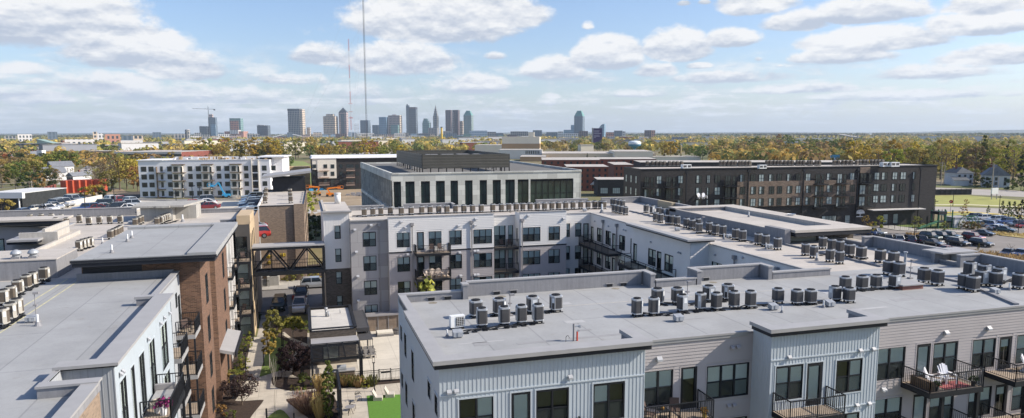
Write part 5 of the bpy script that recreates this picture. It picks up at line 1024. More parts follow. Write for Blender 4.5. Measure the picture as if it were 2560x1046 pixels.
# institutional beige buildings
t, w, h = blk('beige_plant_building', 'tall beige windowless block with tan band and rooftop nub', 'plant building', 1255, 1349, 343, 392, 45, BEI2)
b = MB(); b.box(-.3, -.3, h*.42, w+.3, 30, h*.66); b.obj('tan_band', TANB, t); b = MB(); b.box(w*.7, 2, h, w*.85, 12, h+5); b.obj('roof_nub', BEI2, t)
t, w, h = blk('white_plant_annex', 'white low annex with a row of small dark windows below the beige block', 'annex', 1247, 1355, 375, 398, 30, pm('off_white_render', (.7, .66, .6), .8, .04, .2))
for k in range(8): fwin(t, w*.62+k*w*.042, h*.55, w*.025, 3, -.02)
for i, (a, c, yt, yb, d, m) in enumerate(((1063, 1187, 361, 373, 60, BEI), (1187, 1262, 363, 382, 50, BEI2), (1355, 1640, 384, 400, 70, BEI), (1536, 1632, 379, 402, 60, BEI2), (1170, 1245, 385, 396, 40, BEI2), (1300, 1365, 392, 404, 40, TANB), (880, 990, 385, 394, 40, WH), (1632, 1752, 392, 402, 30, BEI2))):
    blk('beige_low_building', ['long ribbed beige building left of the beige block', 'cream stepped building just left of the beige block', 'long low beige warehouse right of the beige block', 'cream flat roofed building below the water tower', 'small cream building under the white annex', 'flat tan roofed building in front of the white annex', 'white roofed long shed behind the black apartment building', 'long pale roof behind the dark apartments'][i], 'building', a, c, yt, yb, d, m)
# left neighbourhood and middle buildings
t, w, h = blk('red_brick_factory', 'long red brick building with a strip of dark windows behind the white apartments', 'factory', 287, 455, 380, 408, 60, RB2)
b = MB(); b.box(w*.02, -.15, h*.62, w, -.02, h*.8); b.obj('window_strip', FGL, t); b = MB(); b.box(0, -.3, h*.8, w, -.02, h); b.box(0, -.3, h*.45, w, -.02, h*.6); b.obj('pale_band', CRM, t)
for i, a in enumerate(((40, 155, 359, 378, 30, GRYB, 'grey and brick school building left of the street', 3, 9), (172, 315, 364, 382, 60, RB, 'low brown brick school with green roof strip', 2, 12), (404, 482, 360, 378, 20, BEI2, 'pale low apartment block with dark balconies left of the golden trees', 3, 8), (358, 404, 355, 374, 20, GRYB, 'small white and grey block left of the pale apartments', 3, 5), (200, 290, 378, 392, 30, TANB, 'tan flat roofed shop beside the street', 1, 8), (0, 60, 488, 525, 25, WH, 'white roofed car port building at the left edge', 0, 0))):
    if i == 5: continue
    t, w, h = blk('low_building', a[6], 'building', a[0], a[1], a[2], a[3], a[4], a[5], rows=a[7], cols=a[8], ww=.6)
    if i == 0: b = MB(); b.box(w*.78, -.2, .1, w+.3, -.02, h); b.box(-4, -.3, .1, 0, 12, h-1); b.obj('brick_end', RB, t); b = MB(); b.v = [(w*.45, 2, h), (w*.8, 2, h), (w*.45, 2, h+6), (w*.45, 16, h), (w*.8, 16, h), (w*.45, 16, h+6)]; b.f = [(0, 1, 2), (1, 4, 5, 2), (0, 2, 5, 3), (3, 5, 4)]; b.m = [0]*4; b.obj('green_roof', pm('pale_green_metal', (.28, .38, .34), .5, .05, .3), t)
t, w, h = blk('carport_building', 'open sided white roofed shed at the left edge of the photo', 'shed', -40, 58, 483, 528, 22, DARKIN, pm('pale_shed_roof', (.62, .62, .6), .7, .04, .3))  # solid dark body: shade under the shed roof put into its colour
b = MB(); b.box(-1, -1.2, h*.72, w+1, -.01, h+.3); b.box(w-.6, -1.0, 0, w-.3, -.7, h*.72); b.obj('fascia', WH, t)
# shipping containers
for k in range(6):
    a, an, w = frame_at(152+k*16, 168+k*16, 484-k*.6); t = thing('shipping_container', 'orange red container, %s from the left in the row by the railway' % ordn(k+1), 'container', a, an, 'orange containers'); b = MB(); b.box(.1, 0, 0, w-.2, 7, 5.2); b.obj('body', pm('orange_container', (.45, .09, .045), .6, .1, .4, kind='corr', pitch=.6), t)
for k in range(5):
    a, an, w = frame_at(98+k*8, 104+k*8, 492-k*2.5); t = thing('brick_pillar', 'brown stack, %s from the left before the containers' % ordn(k+1), 'pillar', a, an, 'brown stacks'); b = MB(); b.box(0, 0, 0, w, 1.5, 3.4); b.obj('stack', RB2, t)
# houses
def house(px0, px1, yb, wallh, roofh, depth, label, wallm, roofm, turn=0., porch=False):
    a, an, w = frame_at(px0, px1, yb); t = thing('house', label, 'house', a, an+turn); b = MB(); b.box(0, 0, 0, w, depth, wallh); b.obj('wall', wallm, t)
    b = MB(); o = .5; b.v = [(-o, -o, wallh), (w+o, -o, wallh), (w+o, depth+o, wallh), (-o, depth+o, wallh), (w*.5-.01, depth*.25, wallh+roofh), (w*.5+.01, depth*.75, wallh+roofh)] if porch else [(-o, -o, wallh), (w+o, -o, wallh), (w+o, depth+o, wallh), (-o, depth+o, wallh), (w*.5, -o, wallh+roofh), (w*.5, depth+o, wallh+roofh)]
    b.f = [(0, 1, 4), (1, 2, 5, 4), (2, 3, 5), (3, 0, 4, 5), (0, 3, 2, 1)]; b.m = [0]*5; rf = b.obj('roof', roofm, t); b = MB(); b.box(w*.3, depth*.5, wallh+roofh*.4, w*.3+.7, depth*.5+.7, wallh+roofh+.9); b.obj('chimney', RB, rf)
    if not porch: b = MB(); b.v = [(0, -.02, wallh), (w, -.02, wallh), (w*.5, -.02, wallh+roofh*.96)]; b.f = [(0, 1, 2)]; b.m = [0]; b.obj('gable', wallm, t)
    for k in range(3):
        for z in ((1., wallh-2.2) if wallh > 4.5 else (1.,)): fwin(t, w*(k+.5)/3-.5, z, 1, 1.5, -.02, mul=2)
    if porch: b = MB(); b.box(-2.5, -3, 0, w*.5, -.03, 2.6, 0); b.v += []; b.obj('porch', wallm, t); b = MB(); b.v = [(-3, -3.4, 2.6), (w*.5+.4, -3.4, 2.6), (w*.5+.4, -.05, 4), (-3, -.05, 4)]; b.f = [(0, 1, 2, 3)]; b.m = [0]; b.obj('porch_roof', roofm, t)
    return t
HW = pm('white_clapboard', (.6, .6, .6), .8, .05, .6, kind='slats', pitch=.2, gap=(.8, .8, .8)); HR = pm('dark_shingle', (.1, .11, .12), .9, .2, 1); HR2 = pm('grey_shingle', (.17, .18, .2), .9, .2, 1)
house(2390, 2432, 464, 5.6, 2.6, 10, 'two storey white house with hipped roof and glazed porch', HW, HR, 0, True)
house(2455, 2512, 468, 5.2, 4.6, 13, 'grey gabled house with long roof right of the white house', HW, HR2, -.5)
for i, (a, c, yb, wh, rh, lab) in enumerate(((118, 150, 437, 5, 3, 'small white gabled house by the street trees'), (92, 118, 452, 4, 3, 'white sided cottage half hidden in trees'), (60, 80, 404, 5, 4, 'pale gabled house behind yellow trees'), (78, 92, 403, 5, 4, 'beige gabled house beside the church spire'), (8, 32, 408, 4, 3, 'low house with pale roof at the far left'), (168, 186, 456, 3, 2, 'tiny white hut beside the street'))): house(a, c, yb, wh, rh, 12, lab, HW, HR2, (-.6, -.6, -.3, .2, .3, -.2)[i])
# church spire
a, an, w = frame_at(94, 104, 410); t = thing('church_spire', 'white church tower with thin pointed spire among trees', 'spire', a, an); b = MB(); b.box(0, 0, 0, 4.5, 4.5, 11); b.obj('tower', WH, t); b = MB(); b.cyl((2.25, 2.25, 11), (2.25, 2.25, H(98, 378, a)), 2.2, .05, 6); b.obj('spire', WH, t)
# ---------- roads, lots and grass
sheet('parking_lot', [(2130, 560), (2300, 575), (2340, 563), (2600, 572), (2700, 640), (2480, 640), (2330, 660), (2120, 640)], ASPH, .03)
sheet('far_parking_lot', [(2385, 541), (2600, 545), (2640, 580), (2420, 574), (2375, 560)], ASPH, .035)
sheet('pavement', [(2140, 560), (2190, 557), (2250, 568), (2330, 575), (2400, 578), (2470, 580), (2470, 584), (2330, 582), (2240, 577), (2180, 566), (2130, 572)], CONC, .14)
sheet('playground_lawn', [(2185, 553), (2330, 548), (2400, 566), (2400, 574), (2330, 572), (2250, 567)], LAWN, .06)
sheet('side_street', [(2310, 516), (2700, 528), (2760, 560), (2560, 547), (2380, 533), (2320, 534)], pm('pale_beige_asphalt', (.36, .33, .29), .95, .08, .2), .03)  # pale beige asphalt
sheet('grass_field', [(2300, 490), (2420, 489), (2700, 515), (2700, 526), (2420, 516), (2300, 517)], pm('field_grass', (.3, .3, .08), 1, .15, .3), .04)
for i, pts in enumerate(([(2310, 512), (2420, 512), (2700, 523), (2700, 525), (2420, 514), (2310, 514)], [(2330, 532), (2420, 530), (2560, 541), (2560, 543), (2420, 532.5), (2330, 534)])): sheet('kerb', pts, YELP if i else pm('pale_kerb', (.6, .55, .35), .8, .1, 1), .12)
sheet('verge_grass', [(2350, 536), (2420, 533), (2560, 545), (2560, 548), (2420, 541), (2370, 541)], pm('field_grass', (0, 0, 0)), .06)
sheet('side_street', [(2300, 468), (2560, 478), (2720, 490), (2720, 500), (2420, 487), (2300, 478)], pm('pale_beige_asphalt', (0, 0, 0)), .03)
sheet('verge_grass', [(2300, 462), (2700, 465), (2720, 486), (2480, 473), (2300, 467)], pm('dull_grass', (.14, .15, .05), 1, .2, .3), .035)
sheet('dry_grass_bank', [(2440, 632), (2700, 640), (2700, 680), (2480, 690), (2330, 700), (2330, 650)], pm('dry_grass', (.34, .27, .1), 1, .25, 1.2, bump=.8), .05)
sheet('traffic_island', [(2478, 580), (2560, 588), (2620, 596), (2560, 597), (2500, 590)], pm('dry_grass', (0, 0, 0)), .15)
sheet('construction_yard', [(760, 505), (755, 478), (1000, 470), (960, 510), (850, 540), (770, 545)], DIRT, .03)
sheet('construction_yard', [(560, 492), (700, 486), (760, 480), (760, 500), (600, 498)], DIRT, .035)
sheet('grassy_slope', [(700, 440), (720, 402), (760, 404), (830, 440), (770, 470)], pm('bright_grass', (.2, .24, .07), 1, .15, .3), .05)
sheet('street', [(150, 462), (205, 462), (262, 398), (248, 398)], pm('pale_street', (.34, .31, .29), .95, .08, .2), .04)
sheet('street_pavement', [(140, 462), (150, 462), (248, 398), (245, 398)], CONC, .05)
sheet('gravel_yard', [(60, 520), (-20, 560), (-100, 560), (0, 520), (100, 500), (160, 485), (300, 470), (340, 492), (250, 496), (200, 505)], DIRT, .03)
sheet('dark_embankment', [(180, 497), (355, 478), (355, 495), (260, 498)], pm('dark_soil', (.07, .06, .05), 1, .2, .2), .06)  # sheet of dark soil
def fence_px(label, px0, px1, h, n, mat, name='fence', z=0.):
    a, c = G(*px0, z), G(*px1, z); t = thing(name, label, 'fence', a); d = c-a; b = MB(); b.bar((0, 0, h/2), (d.x, d.y, h/2), .06, h); b.obj('fence_panel', mat, t)
    for k in range(n+1): b = MB(); p = d*(k/n); b.bar((p.x, p.y-.06, 0), (p.x, p.y-.06, h+.15), .1, .1); b.obj('post', BLACK, t)
fence_px('long black windscreened fence across the grass field', (2325, 488), (2428, 487), 2.2, 8, FASC)
a = G(2190, 566); t = thing('playground_fence', 'open black railing fence round the playground', 'fence', a)
fence(t, (0, 0), tuple((G(2250, 577)-a).xy), 1.6, .5); fence(t, tuple((G(2250, 577)-a).xy), tuple((G(2400, 577)-a).xy), 1.6, .5)
# playground
GRN = pm('green_play_plastic', (.03, .13, .07), .5, .1, 1); RED = pm('red_plastic', (.6, .06, .03), .5, .05, 1)
g = G(2345, 572); t = thing('play_structure', 'dark green climbing frame with slide behind the car park', 'play structure', g)
b = MB()
for x in (0, 2.2, 4.4):
    for y in (0, 2.2): b.box(x-.12, y-.12, 0, x+.12, y+.12, 4.6)
b.obj('post', GRN, t); b = MB(); b.box(-.2, -.2, 1.5, 4.6, 2.4, 1.7); b.box(-.2, -.2, 3.6, 2.4, 2.4, 4.3); b.obj('platform', BLACK, t); b = MB(); b.bar((-.2, .5, 1.6), (-7, -.5, .4), .9, .15); b.bar((-.2, 0, 1.9), (-7, -1, .7), .1, .4); b.obj('slide', GRN, t)
g = G(2410, 570); t = thing('climbing_frame', 'green arched net climber right of the slide', 'climber', g); b = MB()
for k in range(4):
    for j in range(8): a0, a1 = PI*j/8, PI*(j+1)/8; b.bar((k*1.3+2*math.cos(a0), k*.2, 3*math.sin(a0)), (k*1.3+2*math.cos(a1), k*.2, 3*math.sin(a1)), .12, .12)
b.obj('frame', GRN, t)
g = G(2318, 553); t = thing('play_ball', 'round red play drum on the playground', 'play drum', g+Vector((-4, 0, 0))); b = MB(); b.ball((0, 0, 1.3), 1.3, 10); b.obj('drum', RED, t, smooth=True); b = MB(); b.cyl((0, 0, 0), (0, 0, .3), .5); b.obj('foot', GRN, t)
SAIL = pm('green_shade_cloth', (.06, .2, .13), .8, .1, 1); SAIL2 = pm('pale_shade_cloth', (.4, .45, .45), .8, .1, 1)
for lab, pts, m in (('green shade sail sagging in front of the dark building', ((2253, 538, 5), (2290, 542, 3.6), (2320, 540, 5), (2296, 548, 3.4)), SAIL), ('pale triangular shade sail beside the building corner', ((2333, 520, 9), (2350, 538, 5.5), (2375, 542, 4.2), (2345, 530, 7)), SAIL2)):
    base = G(2300, 560); t = thing('shade_sail', lab, 'shade sail', base); P = []
    dist = math.hypot(base.x, base.y)
    for x, y, _ in pts: d = ray(x, y); k = dist/math.hypot(d.x, d.y); P.append(Vector((d.x*k, d.y*k, CAMZ+d.z*k))-base)
    b = MB(); c = sum(P, Vector())/4
    for i in range(4): b.poly([P[i], P[(i+1) % 4], c-Vector((0, 0, .5))])
    b.obj('cloth', m, t); b = MB(); [b.bar((p.x, p.y, 0), (p.x, p.y, p.z), .15, .15) for p in P[:3:2]]; b.obj('mast', BLACK, t)
t = thing('garden_shed', 'small grey shed at the end of the playground', 'shed', G(2385, 571)); b = MB(); b.box(0, 0, 0, 4, 3, 2.6); b.obj('wall', HW, t); b = MB(); b.box(-.2, -.2, 2.6, 4.2, 3.2, 2.8); b.obj('roof', CAPM, t)
# ---------- billboards
def label_text(par, s, x, y, z, size, mat, sx=1.):
    c = bpy.data.curves.new('lettering', 'FONT'); c.body = s; c.size = size; c.extrude = .02; c.offset = size*.02; c.align_x = 'LEFT'
    o = bpy.data.objects.new('lettering', c); COL.objects.link(o); o.parent = par; o.location = (x, y, z); o.rotation_euler = (PI/2, 0, 0); o.scale = (sx, 1, 1); c.materials.append(mat); bpy.context.view_layer.update(); me = bpy.data.meshes.new_from_object(o.evaluated_get(bpy.context.evaluated_depsgraph_get())); q = bpy.data.objects.new('lettering', me); COL.objects.link(q); q.parent = par; q.location = o.location; q.rotation_euler = o.rotation_euler; q.scale = o.scale; bpy.data.objects.remove(o); return q
a, an, w = frame_at(2072, 2139, 425); t = thing('billboard', 'wide blue billboard reading LITTLE GRAND beyond the dark apartments', 'billboard', a, an)
zt, zb = H(2100, 388, a), H(2100, 403, a)
b = MB(); b.box(w*.38, -.3, zb-(zt-zb)*.0, w, 0, zt); b.obj('panel', pm('royal_blue_panel', (.015, .05, .22), .5, .08, .3), t); b = MB(); b.box(.5, -.3, zb, w*.38, 0, zt); b.obj('panel', pm('sky_blue_panel', (.1, .38, .58), .5, .08, .3), t); b = MB(); b.bar((w*.3, .5, 0), (w*.3, .5, zb), .5, .5); b.bar((w*.8, .5, 0), (w*.8, .5, zb), .5, .5); b.obj('leg', BLACK, t)
hh = zt-zb; label_text(t, 'the', w*.42, -.33, zb+hh*.36, hh*.38, WH); label_text(t, 'LITTLE GRAND', w*.5, -.33, zb+hh*.22, hh*.72, WH, .68)
b = MB(); [b.bar((w*.1+k*w*.035, -.32, zb+hh*.15), (w*.12+k*w*.035, -.32, zb+hh*(.3+.1*(k % 3))), .8, .1) for k in range(7)]; b.obj('artwork', WH, t)
a, an, w = frame_at(1479, 1505, 372); t = thing('billboard', 'tall purple billboard with white writing in front of the towers', 'billboard', a, an); zt, zb = H(1490, 321, a), H(1490, 357, a)
b = MB(); b.box(w*.15, -1.5, zb, w, 0, zt); b.obj('panel', pm('purple_panel', (.06, .035, .12), .5, .15, .05), t); b = MB(); b.box(0, -1.4, zb, w*.14, 0, zt+.5); b.bar((w*.4, 1, 0), (w*.4, 1, zb), 1.2, 1.2); b.bar((w*.8, 1, 0), (w*.8, 1, zb), 1.2, 1.2); b.obj('frame', CAPM, t)
for k, (zz, ww_) in enumerate(((.8, .62), (.72, .55), (.62, .8), (.5, .6), (.42, .65), (.34, .2))): b = MB(); b.box(w*.22, -1.6, zb+(zt-zb)*zz, w*(.22+ww_*.85), -1.52, zb+(zt-zb)*(zz+.035)); b.obj('text_line', pm('pale_letter', (.45, .42, .5)), t)
# ---------- water tower
a = G(1586, 384); t = thing('water_tower', 'blue and white water tower with bulb shaped tank above the trees', 'water tower', a); s = math.hypot(a.x, a.y)/1774
zt = H(1586, 352, a); R = 16.2*s
b = MB(); b.lathe([(R*.96, zt-R*.55), (R*1.0, zt-R*.3), (R*.8, zt-R*.12), (R*.4, zt-.02*R), (.05, zt)], 24); b.obj('tank_top', pm('white_tank_paint', (.72, .78, .8), .4, .04, .05), t, smooth=True)
b = MB(); b.lathe([(R*.13, 0), (R*.13, zt-R*1.35), (R*.25, zt-R*1.15), (R*.7, zt-R*.88), (R*.97, zt-R*.7), (R*.975, zt-R*.56)], 24); b.obj('tank_base', pm('blue_tank_paint', (.05, .25, .45), .4, .04, .05), t, smooth=True)
# ---------- radio masts
def mast(label, px, yb, h, w, bands, guys=True):
    a = G(px, yb); t = thing('radio_mast', label, 'radio mast', a); n = int(h/(w*1.6)); c = [Vector((w*.58*math.cos(q), w*.58*math.sin(q), 0)) for q in (.3, .3+2*PI/3, .3+4*PI/3)]
    segs = [MB() for _ in bands]; 
    for k in range(n):
        z0, z1 = h*k/n, h*(k+1)/n; i = min(len(bands)-1, int(len(bands)*k/n)); b = segs[i]
        for j in range(3):
            p, q = c[j], c[(j+1) % 3]; b.bar(p+Vector((0, 0, z0)), p+Vector((0, 0, z1)), w*.12, w*.12); b.bar(p+Vector((0, 0, z0)), q+Vector((0, 0, z1)), w*.07, w*.07)
    for s_, m in zip(segs, bands): s_.obj('mast_section', m, t)
    if guys:
        b = MB()
        for q in (.3, .3+2*PI/3, .3+4*PI/3):
            for f in (.35, .7, .97): b.bar((0, 0, h*f), (h*.55*math.cos(q), h*.55*math.sin(q), 0), .06, .06)
        b.obj('guy_wire', DS, t)
    return t
GM = pm('dark_mast_steel', (.09, .09, .1), .6, .1, .1); RM = pm('red_mast_steel', (.5, .05, .03), .6, .1, .1); WM = pm('white_mast_steel', (.6, .6, .62), .6, .05, .1)
mast('very tall thin dark lattice radio mast rising out of the top of the photo', 918, 376, 260, 1.9, [GM]*4, True)
t = mast('red and white lattice radio mast standing behind the dark one', 879, 358, 258, 2.3, [WM, RM, WM, RM, WM, RM, WM, RM], False)
b = MB()
for z in (62, 64, 78, 98): b.box(-5, -1, z, 5, 1, z+.8)
b.obj('antenna_platform', RM, t); b = MB(); b.cyl((0, 0, 0), (0, 0, 40), 9, 3, 8, cap=False); t2 = b
a = G(892, 352); t = thing('lattice_base', 'white lattice antenna frame at the foot of the red mast', 'antenna frame', a); b = MB()
for k in range(4):
    for j in range(4): b.bar((j*5-8, k*.5, 0), (j*4-6, 0, 58-12*k), .9, .9); b.bar((-8, 0, 10+k*13), (8, 0, 16+k*12), .8, .8)
b.obj('frame', WM, t)
# ================================================================== SKYLINE
def pos(px, dist): d = ray(px, 333); k = dist/math.hypot(d.x, d.y); return Vector((d.x*k, d.y*k, 0))
SK = {}
def skm(key, col, glass=(.05, .07, .09), px=8., wx=.4, pz=10., wz=.4, rough=.6):
    if key not in SK: SK[key] = pm(key, col, rough, .06, .01, kind='grid', glass=glass, px=px, wx=wx, pz=pz, wz=wz, spec=.5)
    return SK[key]
GT = skm('grey_tower_stone', (.38, .36, .34), px=9., wx=.35, wz=.2); BT = skm('beige_tower_stone', (.72, .58, .44), wx=.3); PT = skm('pinkish_tower_stone', (.5, .38, .35), wx=.35); DT_ = skm('dark_glass_tower', (.11, .13, .15), (.05, .07, .1), wx=.3, rough=.2)
BLT = skm('blue_glass_tower', (.2, .32, .42), (.12, .2, .29), wx=.3, rough=.2); GNT = skm('green_glass_tower', (.2, .32, .31), (.1, .19, .2), wx=.3, rough=.2); BRT = skm('brown_dark_tower', (.18, .13, .13), (.05, .045, .06), px=9., wz=.1, rough=.4); RT_ = skm('brick_tower', (.55, .27, .19), wx=.5); WT = skm('white_tower', (.75, .72, .69), wx=.5); SLT = skm('slate_blue_tower', (.16, .2, .25), (.09, .13, .17), px=9., wz=.15, rough=.2)
def tower(label, pxl, pxr, yt, dist, mat, name='office_tower', depth=None, cat='tower', parts=(), turn=.0, rooft=None, group=None):
    a = pos(pxl, dist); c = pos(pxr, dist); w = (c-a).length; an = math.atan2(c.y-a.y, c.x-a.x)
    if cat == 'tower': w /= 1.2; depth = w*.75; an -= .33
    d = ray(pxl, 333)
    d = ray((pxl+pxr)/2, yt); h = CAMZ+d.z/math.hypot(d.x, d.y)*dist; depth = depth or min(w, 60)
    t = thing(name, label, cat, a, an, group); ml = mat if isinstance(mat, list) else [mat]; b = MB()
    b.box(0, 0, 0, w, depth, h, 0); b.obj('shaft', ml[0], t)
    if rooft: rooft(t, w, depth, h)
    s = dist/1774.
    for (x0, x1, z0, z1, y0, y1, m, nm) in parts: b = MB(); b.box(w*x0, depth*y0, h+z0*s, w*x1, depth*y1, h+z1*s); b.obj(nm, m, t)
    return t, w, depth, h
D4 = 4000
def pyr(hf, m=None):
    def f(t, w, d, h): b = MB(); b.v = [(0, 0, h), (w, 0, h), (w, d, h), (0, d, h), (w/2, d/2, h+hf)]; b.f = [(0, 1, 4), (1, 2, 4), (2, 3, 4), (3, 0, 4)]; b.m = [0]*4; b.obj('roof', m or ROOFD, t)
    return f
tower('dark glass block joined to the tower under construction', 499, 523, 316, D4, DT_)
tower('slate tower under construction with pink concrete core', 522, 545, 294, D4, SLT, parts=[(.1, .55, 0, 7, .2, .8, PT, 'core'), (.35, 1.0, -44, -16, -.15, -.01, BLT, 'lower_glazing')])
a = pos(523.5, D4-10); t = thing('tower_crane', 'tower crane with long level jib above the building site', 'crane', a); z1 = 24.4+(333-273)*D4/1774; b = MB(); b.bar((0, 0, 0), (0, 0, z1), 2.4, 2.4); b.bar((0, 0, z1), (0, 0, z1+8), 1.2, 1.2); b.obj('mast', GM, t)
b = MB(); e = R0; zz = z1-8; b.bar(tuple(e*-80+UP*(zz+1)), tuple(e*36+UP*(zz-3)), 1.6, 1.8); b.obj('jib', GM, t); b = MB(); b.bar(tuple(e*28+UP*(zz-6)), tuple(e*36+UP*(zz-6)), 3, 5); b.obj('counterweight', GM, t)
tower('brick hotel podium below the pink and green tower', 561, 621, 329, D4-150, RT_, parts=[(.3, .75, -6, 3, -.1, .5, WT, 'glazed_front')])
tower('pink brick tower with green glass upper corners', 575, 610, 296, D4, GNT, parts=[(.08, .8, -30, -6, -.06, -.005, RT_, 'brick_front')])
tower('squat dark glass box tower', 643, 677, 314, D4, DT_, parts=[(.05, .3, 0, 1.5, .1, .5, WT, 'penthouse'), (.35, .6, 0, 1, .1, .5, WT, 'penthouse')])
tower('broad grey slab tower with ribbed front', 721, 758, 274, D4, GT, parts=[(1.0, 1.24, -140, 0, 0, 1, BT, 'sunlit_side'), (-.01, 1.0, -3, 1.5, -.01, 1, DT_, 'crown')])  # beige box at the right: sunlit side of the slab put into colour
tower('short beige block right of the grey slab tower', 767, 777, 319, D4, BT)
tower('beige tower with stepped top and small roof house', 809, 846, 291, D4, BT, parts=[(.2, .8, 0, 5, .2, .8, BT, 'roof_house')])
tower('brown grey tower with dark pyramid roof and finial', 848, 872, 281, D4, PT, rooft=pyr(26, skm('x_dark_roof', (.05, .05, .06))), parts=[(.25, .75, -62, -4, -.02, 0, DT_, 'dark_bay')])
tower('dark green grey tower behind the radio mast', 901, 927, 301, D4, SLT); tower('low blue glass office block', 931, 949, 313, D4, SLT); tower('pale blue glass tower left of the pink grey tower', 948, 971, 293, D4, BLT)
tower('pinkish grey tower with stepped front block', 971, 1006, 289, D4, PT, parts=[(.33, .98, -60, -23, -.4, -.01, GNT, 'front_block'), (1.0, 1.06, -60, 0, 0, .8, BT, 'sunlit_side'), (.3, .6, 0, 2, .3, .6, PT, 'penthouse')])  # beige strip at the right puts the lit side into the colour
tower('tallest dark tower with slender side shaft', 1023, 1045, 269, D4, DT_, parts=[(-.42, 0, -76, 5, .1, .6, SLT, 'side_shaft'), (-.35, -.2, 5, 8, .2, .4, SLT, 'mast_head'), (0, 1, -4, .5, -.02, 1, BRT, 'crown')])
tower('green glass tower with sloped shoulders', 1056, 1078, 307, D4, GNT, parts=[(.05, .8, 0, 5, .1, .9, GNT, 'shoulder'), (.15, .65, 5, 10, .15, .85, GNT, 'crown')])
tower('grey stone block at the foot of the art deco tower', 1071, 1099, 320, D4-80, GT)
t, w, d, h = tower('slender art deco tower with tiered spire', 1083, 1097, 290, D4, GT, parts=[(.12, .88, 0, 6, .12, .88, GT, 'tier'), (.2, .8, 6, 12, .2, .8, GT, 'tier'), (.3, .7, 12, 17, .3, .7, GT, 'tier')])
b = MB(); b.cyl((w/2, d/2, h+17*D4/1774), (w/2, d/2, h+27*D4/1774), 5, .4, 8); b.obj('spire', GT, t)
tower('left half of the twin dark brown towers', 1114, 1131, 275.5, D4, BRT); tower('right half of the twin dark brown towers', 1131.5, 1150, 275.5, D4+60, BRT, parts=[(.0, .3, -60, -5, -.1, -.01, PT, 'light_edge')])
tower('tan block between the twin towers and the green topped tower', 1150, 1159, 303, D4+80, BT)
def dome(t, w, d, h):
    b = MB(); b.v = [(0, 0, h), (w, 0, h), (w, d, h), (0, d, h)]+[(w*.28, d*.3, h+26), (w*.72, d*.3, h+26), (w*.72, d*.7, h+26), (w*.28, d*.7, h+26)]; b.f = [(0, 1, 5, 4), (1, 2, 6, 5), (2, 3, 7, 6), (3, 0, 4, 7), (4, 5, 6, 7)]; b.m = [0]*5; b.obj('roof', pm('green_copper_roof', (.12, .28, .25), .5, .1, .01), t)
tower('grey green tower with chamfered copper green top', 1159, 1184, 289, D4, skm('grey_green_tower', (.26, .32, .31), (.1, .16, .16), wz=.15, rough=.3), rooft=dome)
a = pos(1104, 2600); t = thing('smokestack', 'thin bright yellow chimney with dark top', 'chimney', a); b = MB(); zt = 24.4+13*2600/1774; b.cyl((0, 0, 0), (0, 0, zt), 4, 3.6, 12); b.obj('shaft', pm('yellow_stack', (.75, .48, .02), .6, .05, .1), t); b = MB(); b.cyl((0, 0, zt), (0, 0, zt+4), 4, 4, 12); b.obj('rim', GM, t)
BW = skm('pale_blue_glass_block', (.38, .47, .55), (.15, .24, .35), wx=.3, rough=.2)
for (l, r, y, dd, m, lab) in ((1174, 1218, 327, 3500, BW, 'long pale blue glass block right of the green topped tower'), (1108, 1127, 328, 3600, GT, 'grey block at the foot of the twin towers'), (1124, 1157, 338, 3400, BW, 'low glass block before the twin towers'), (1218, 1240, 330, 3500, GT, 'small grey block right of the pale glass block'), (1240, 1258, 333, 3600, SLT, 'low slate block at the end of the city blocks'), (1276, 1320, 329, 3200, GT, 'wide block with bold striped front'), (1332, 1355, 326, 3200, SLT, 'dark glass cube right of the striped block'), (1366, 1394, 331, 3000, SLT, 'low dark office block left of the blue tower'), (1394, 1407, 329, 3000, WT, 'narrow white block beside the dark office'),
    (1409, 1430, 325, 3300, BLT, 'low teal block below the blue tower'), (1427, 1437, 313, 3400, BLT, 'slim teal slab left of the blue tower'), (1447, 1470, 328, 3000, BRT, 'brown block at the foot of the blue tower'), (1408, 1446, 334, 2900, WT, 'white low block before the blue tower'), (1515, 1535, 331, 3000, RT_, 'pinkish block right of the curved tower'), (1535, 1556, 327, 2900, SLT, 'green glass office cube'), (1556, 1564, 329, 2900, WT, 'white stair end of the green glass cube'), (1611, 1628, 326, 3000, BRT, 'dark shaded half of the brown cube block'), (1628, 1638, 326, 3000, RT_, 'sunlit brick half of the brown cube block'),  # brown cube: its shaded and sunlit sides put into two block colours
    (1006, 1060, 340, 3400, WT, 'low white roofed block below the tallest tower'), (780, 812, 340, 3500, GT, 'low grey block left of the beige tower'), (930, 975, 336, 3500, GT, 'low grey block below the glass towers'), (895, 935, 333, 3600, WT, 'low white block below the green grey tower'), (845, 900, 343, 3200, GT, 'long low block at the foot of the pyramid topped tower'), (1046, 1072, 334, 3500, DT_, 'low dark block beside the green glass tower'), (690, 722, 341, 3300, BRT, 'low brown block left of the slab tower'), (545, 575, 336, 3400, WT, 'low white block right of the crane tower'), (465, 500, 340, 3000, WT, 'low white block left of the crane'),
    (43, 79, 336, 2400, WT, 'long white slab block at the far left'), (118, 143, 330, 2400, SLT, 'dark blue glass box among the trees at left'), (232, 243, 330, 2300, BT, 'beige stepped hotel block at left'), (243, 258, 334, 2300, WT, 'white lower wing of the stepped hotel'), (262, 300, 336, 1700, RT_, 'red brick apartment block among the trees at left'), (303, 332, 340, 1700, SLT, 'slate and white apartments left of the orange block'), (332, 358, 340, 1700, BT, 'orange beige apartment block at left'), (381, 403, 331, 3000, SLT, 'small dark cube on the horizon at left'), (435, 465, 335, 2400, GT, 'grey apartment block left of the round silo'), (160, 235, 349, 1500, WT, 'low white roofed shops behind the trees at left'), (300, 356, 352, 1300, WT, 'row of white and dark town houses at left'), (10, 40, 341, 2600, GT, 'low grey shed on the left horizon'), (600, 680, 352, 1900, BRT, 'long brown shed above the golden trees')):
    tower(lab, l, r, y, dd, m, 'city_block', depth=40, cat='building')
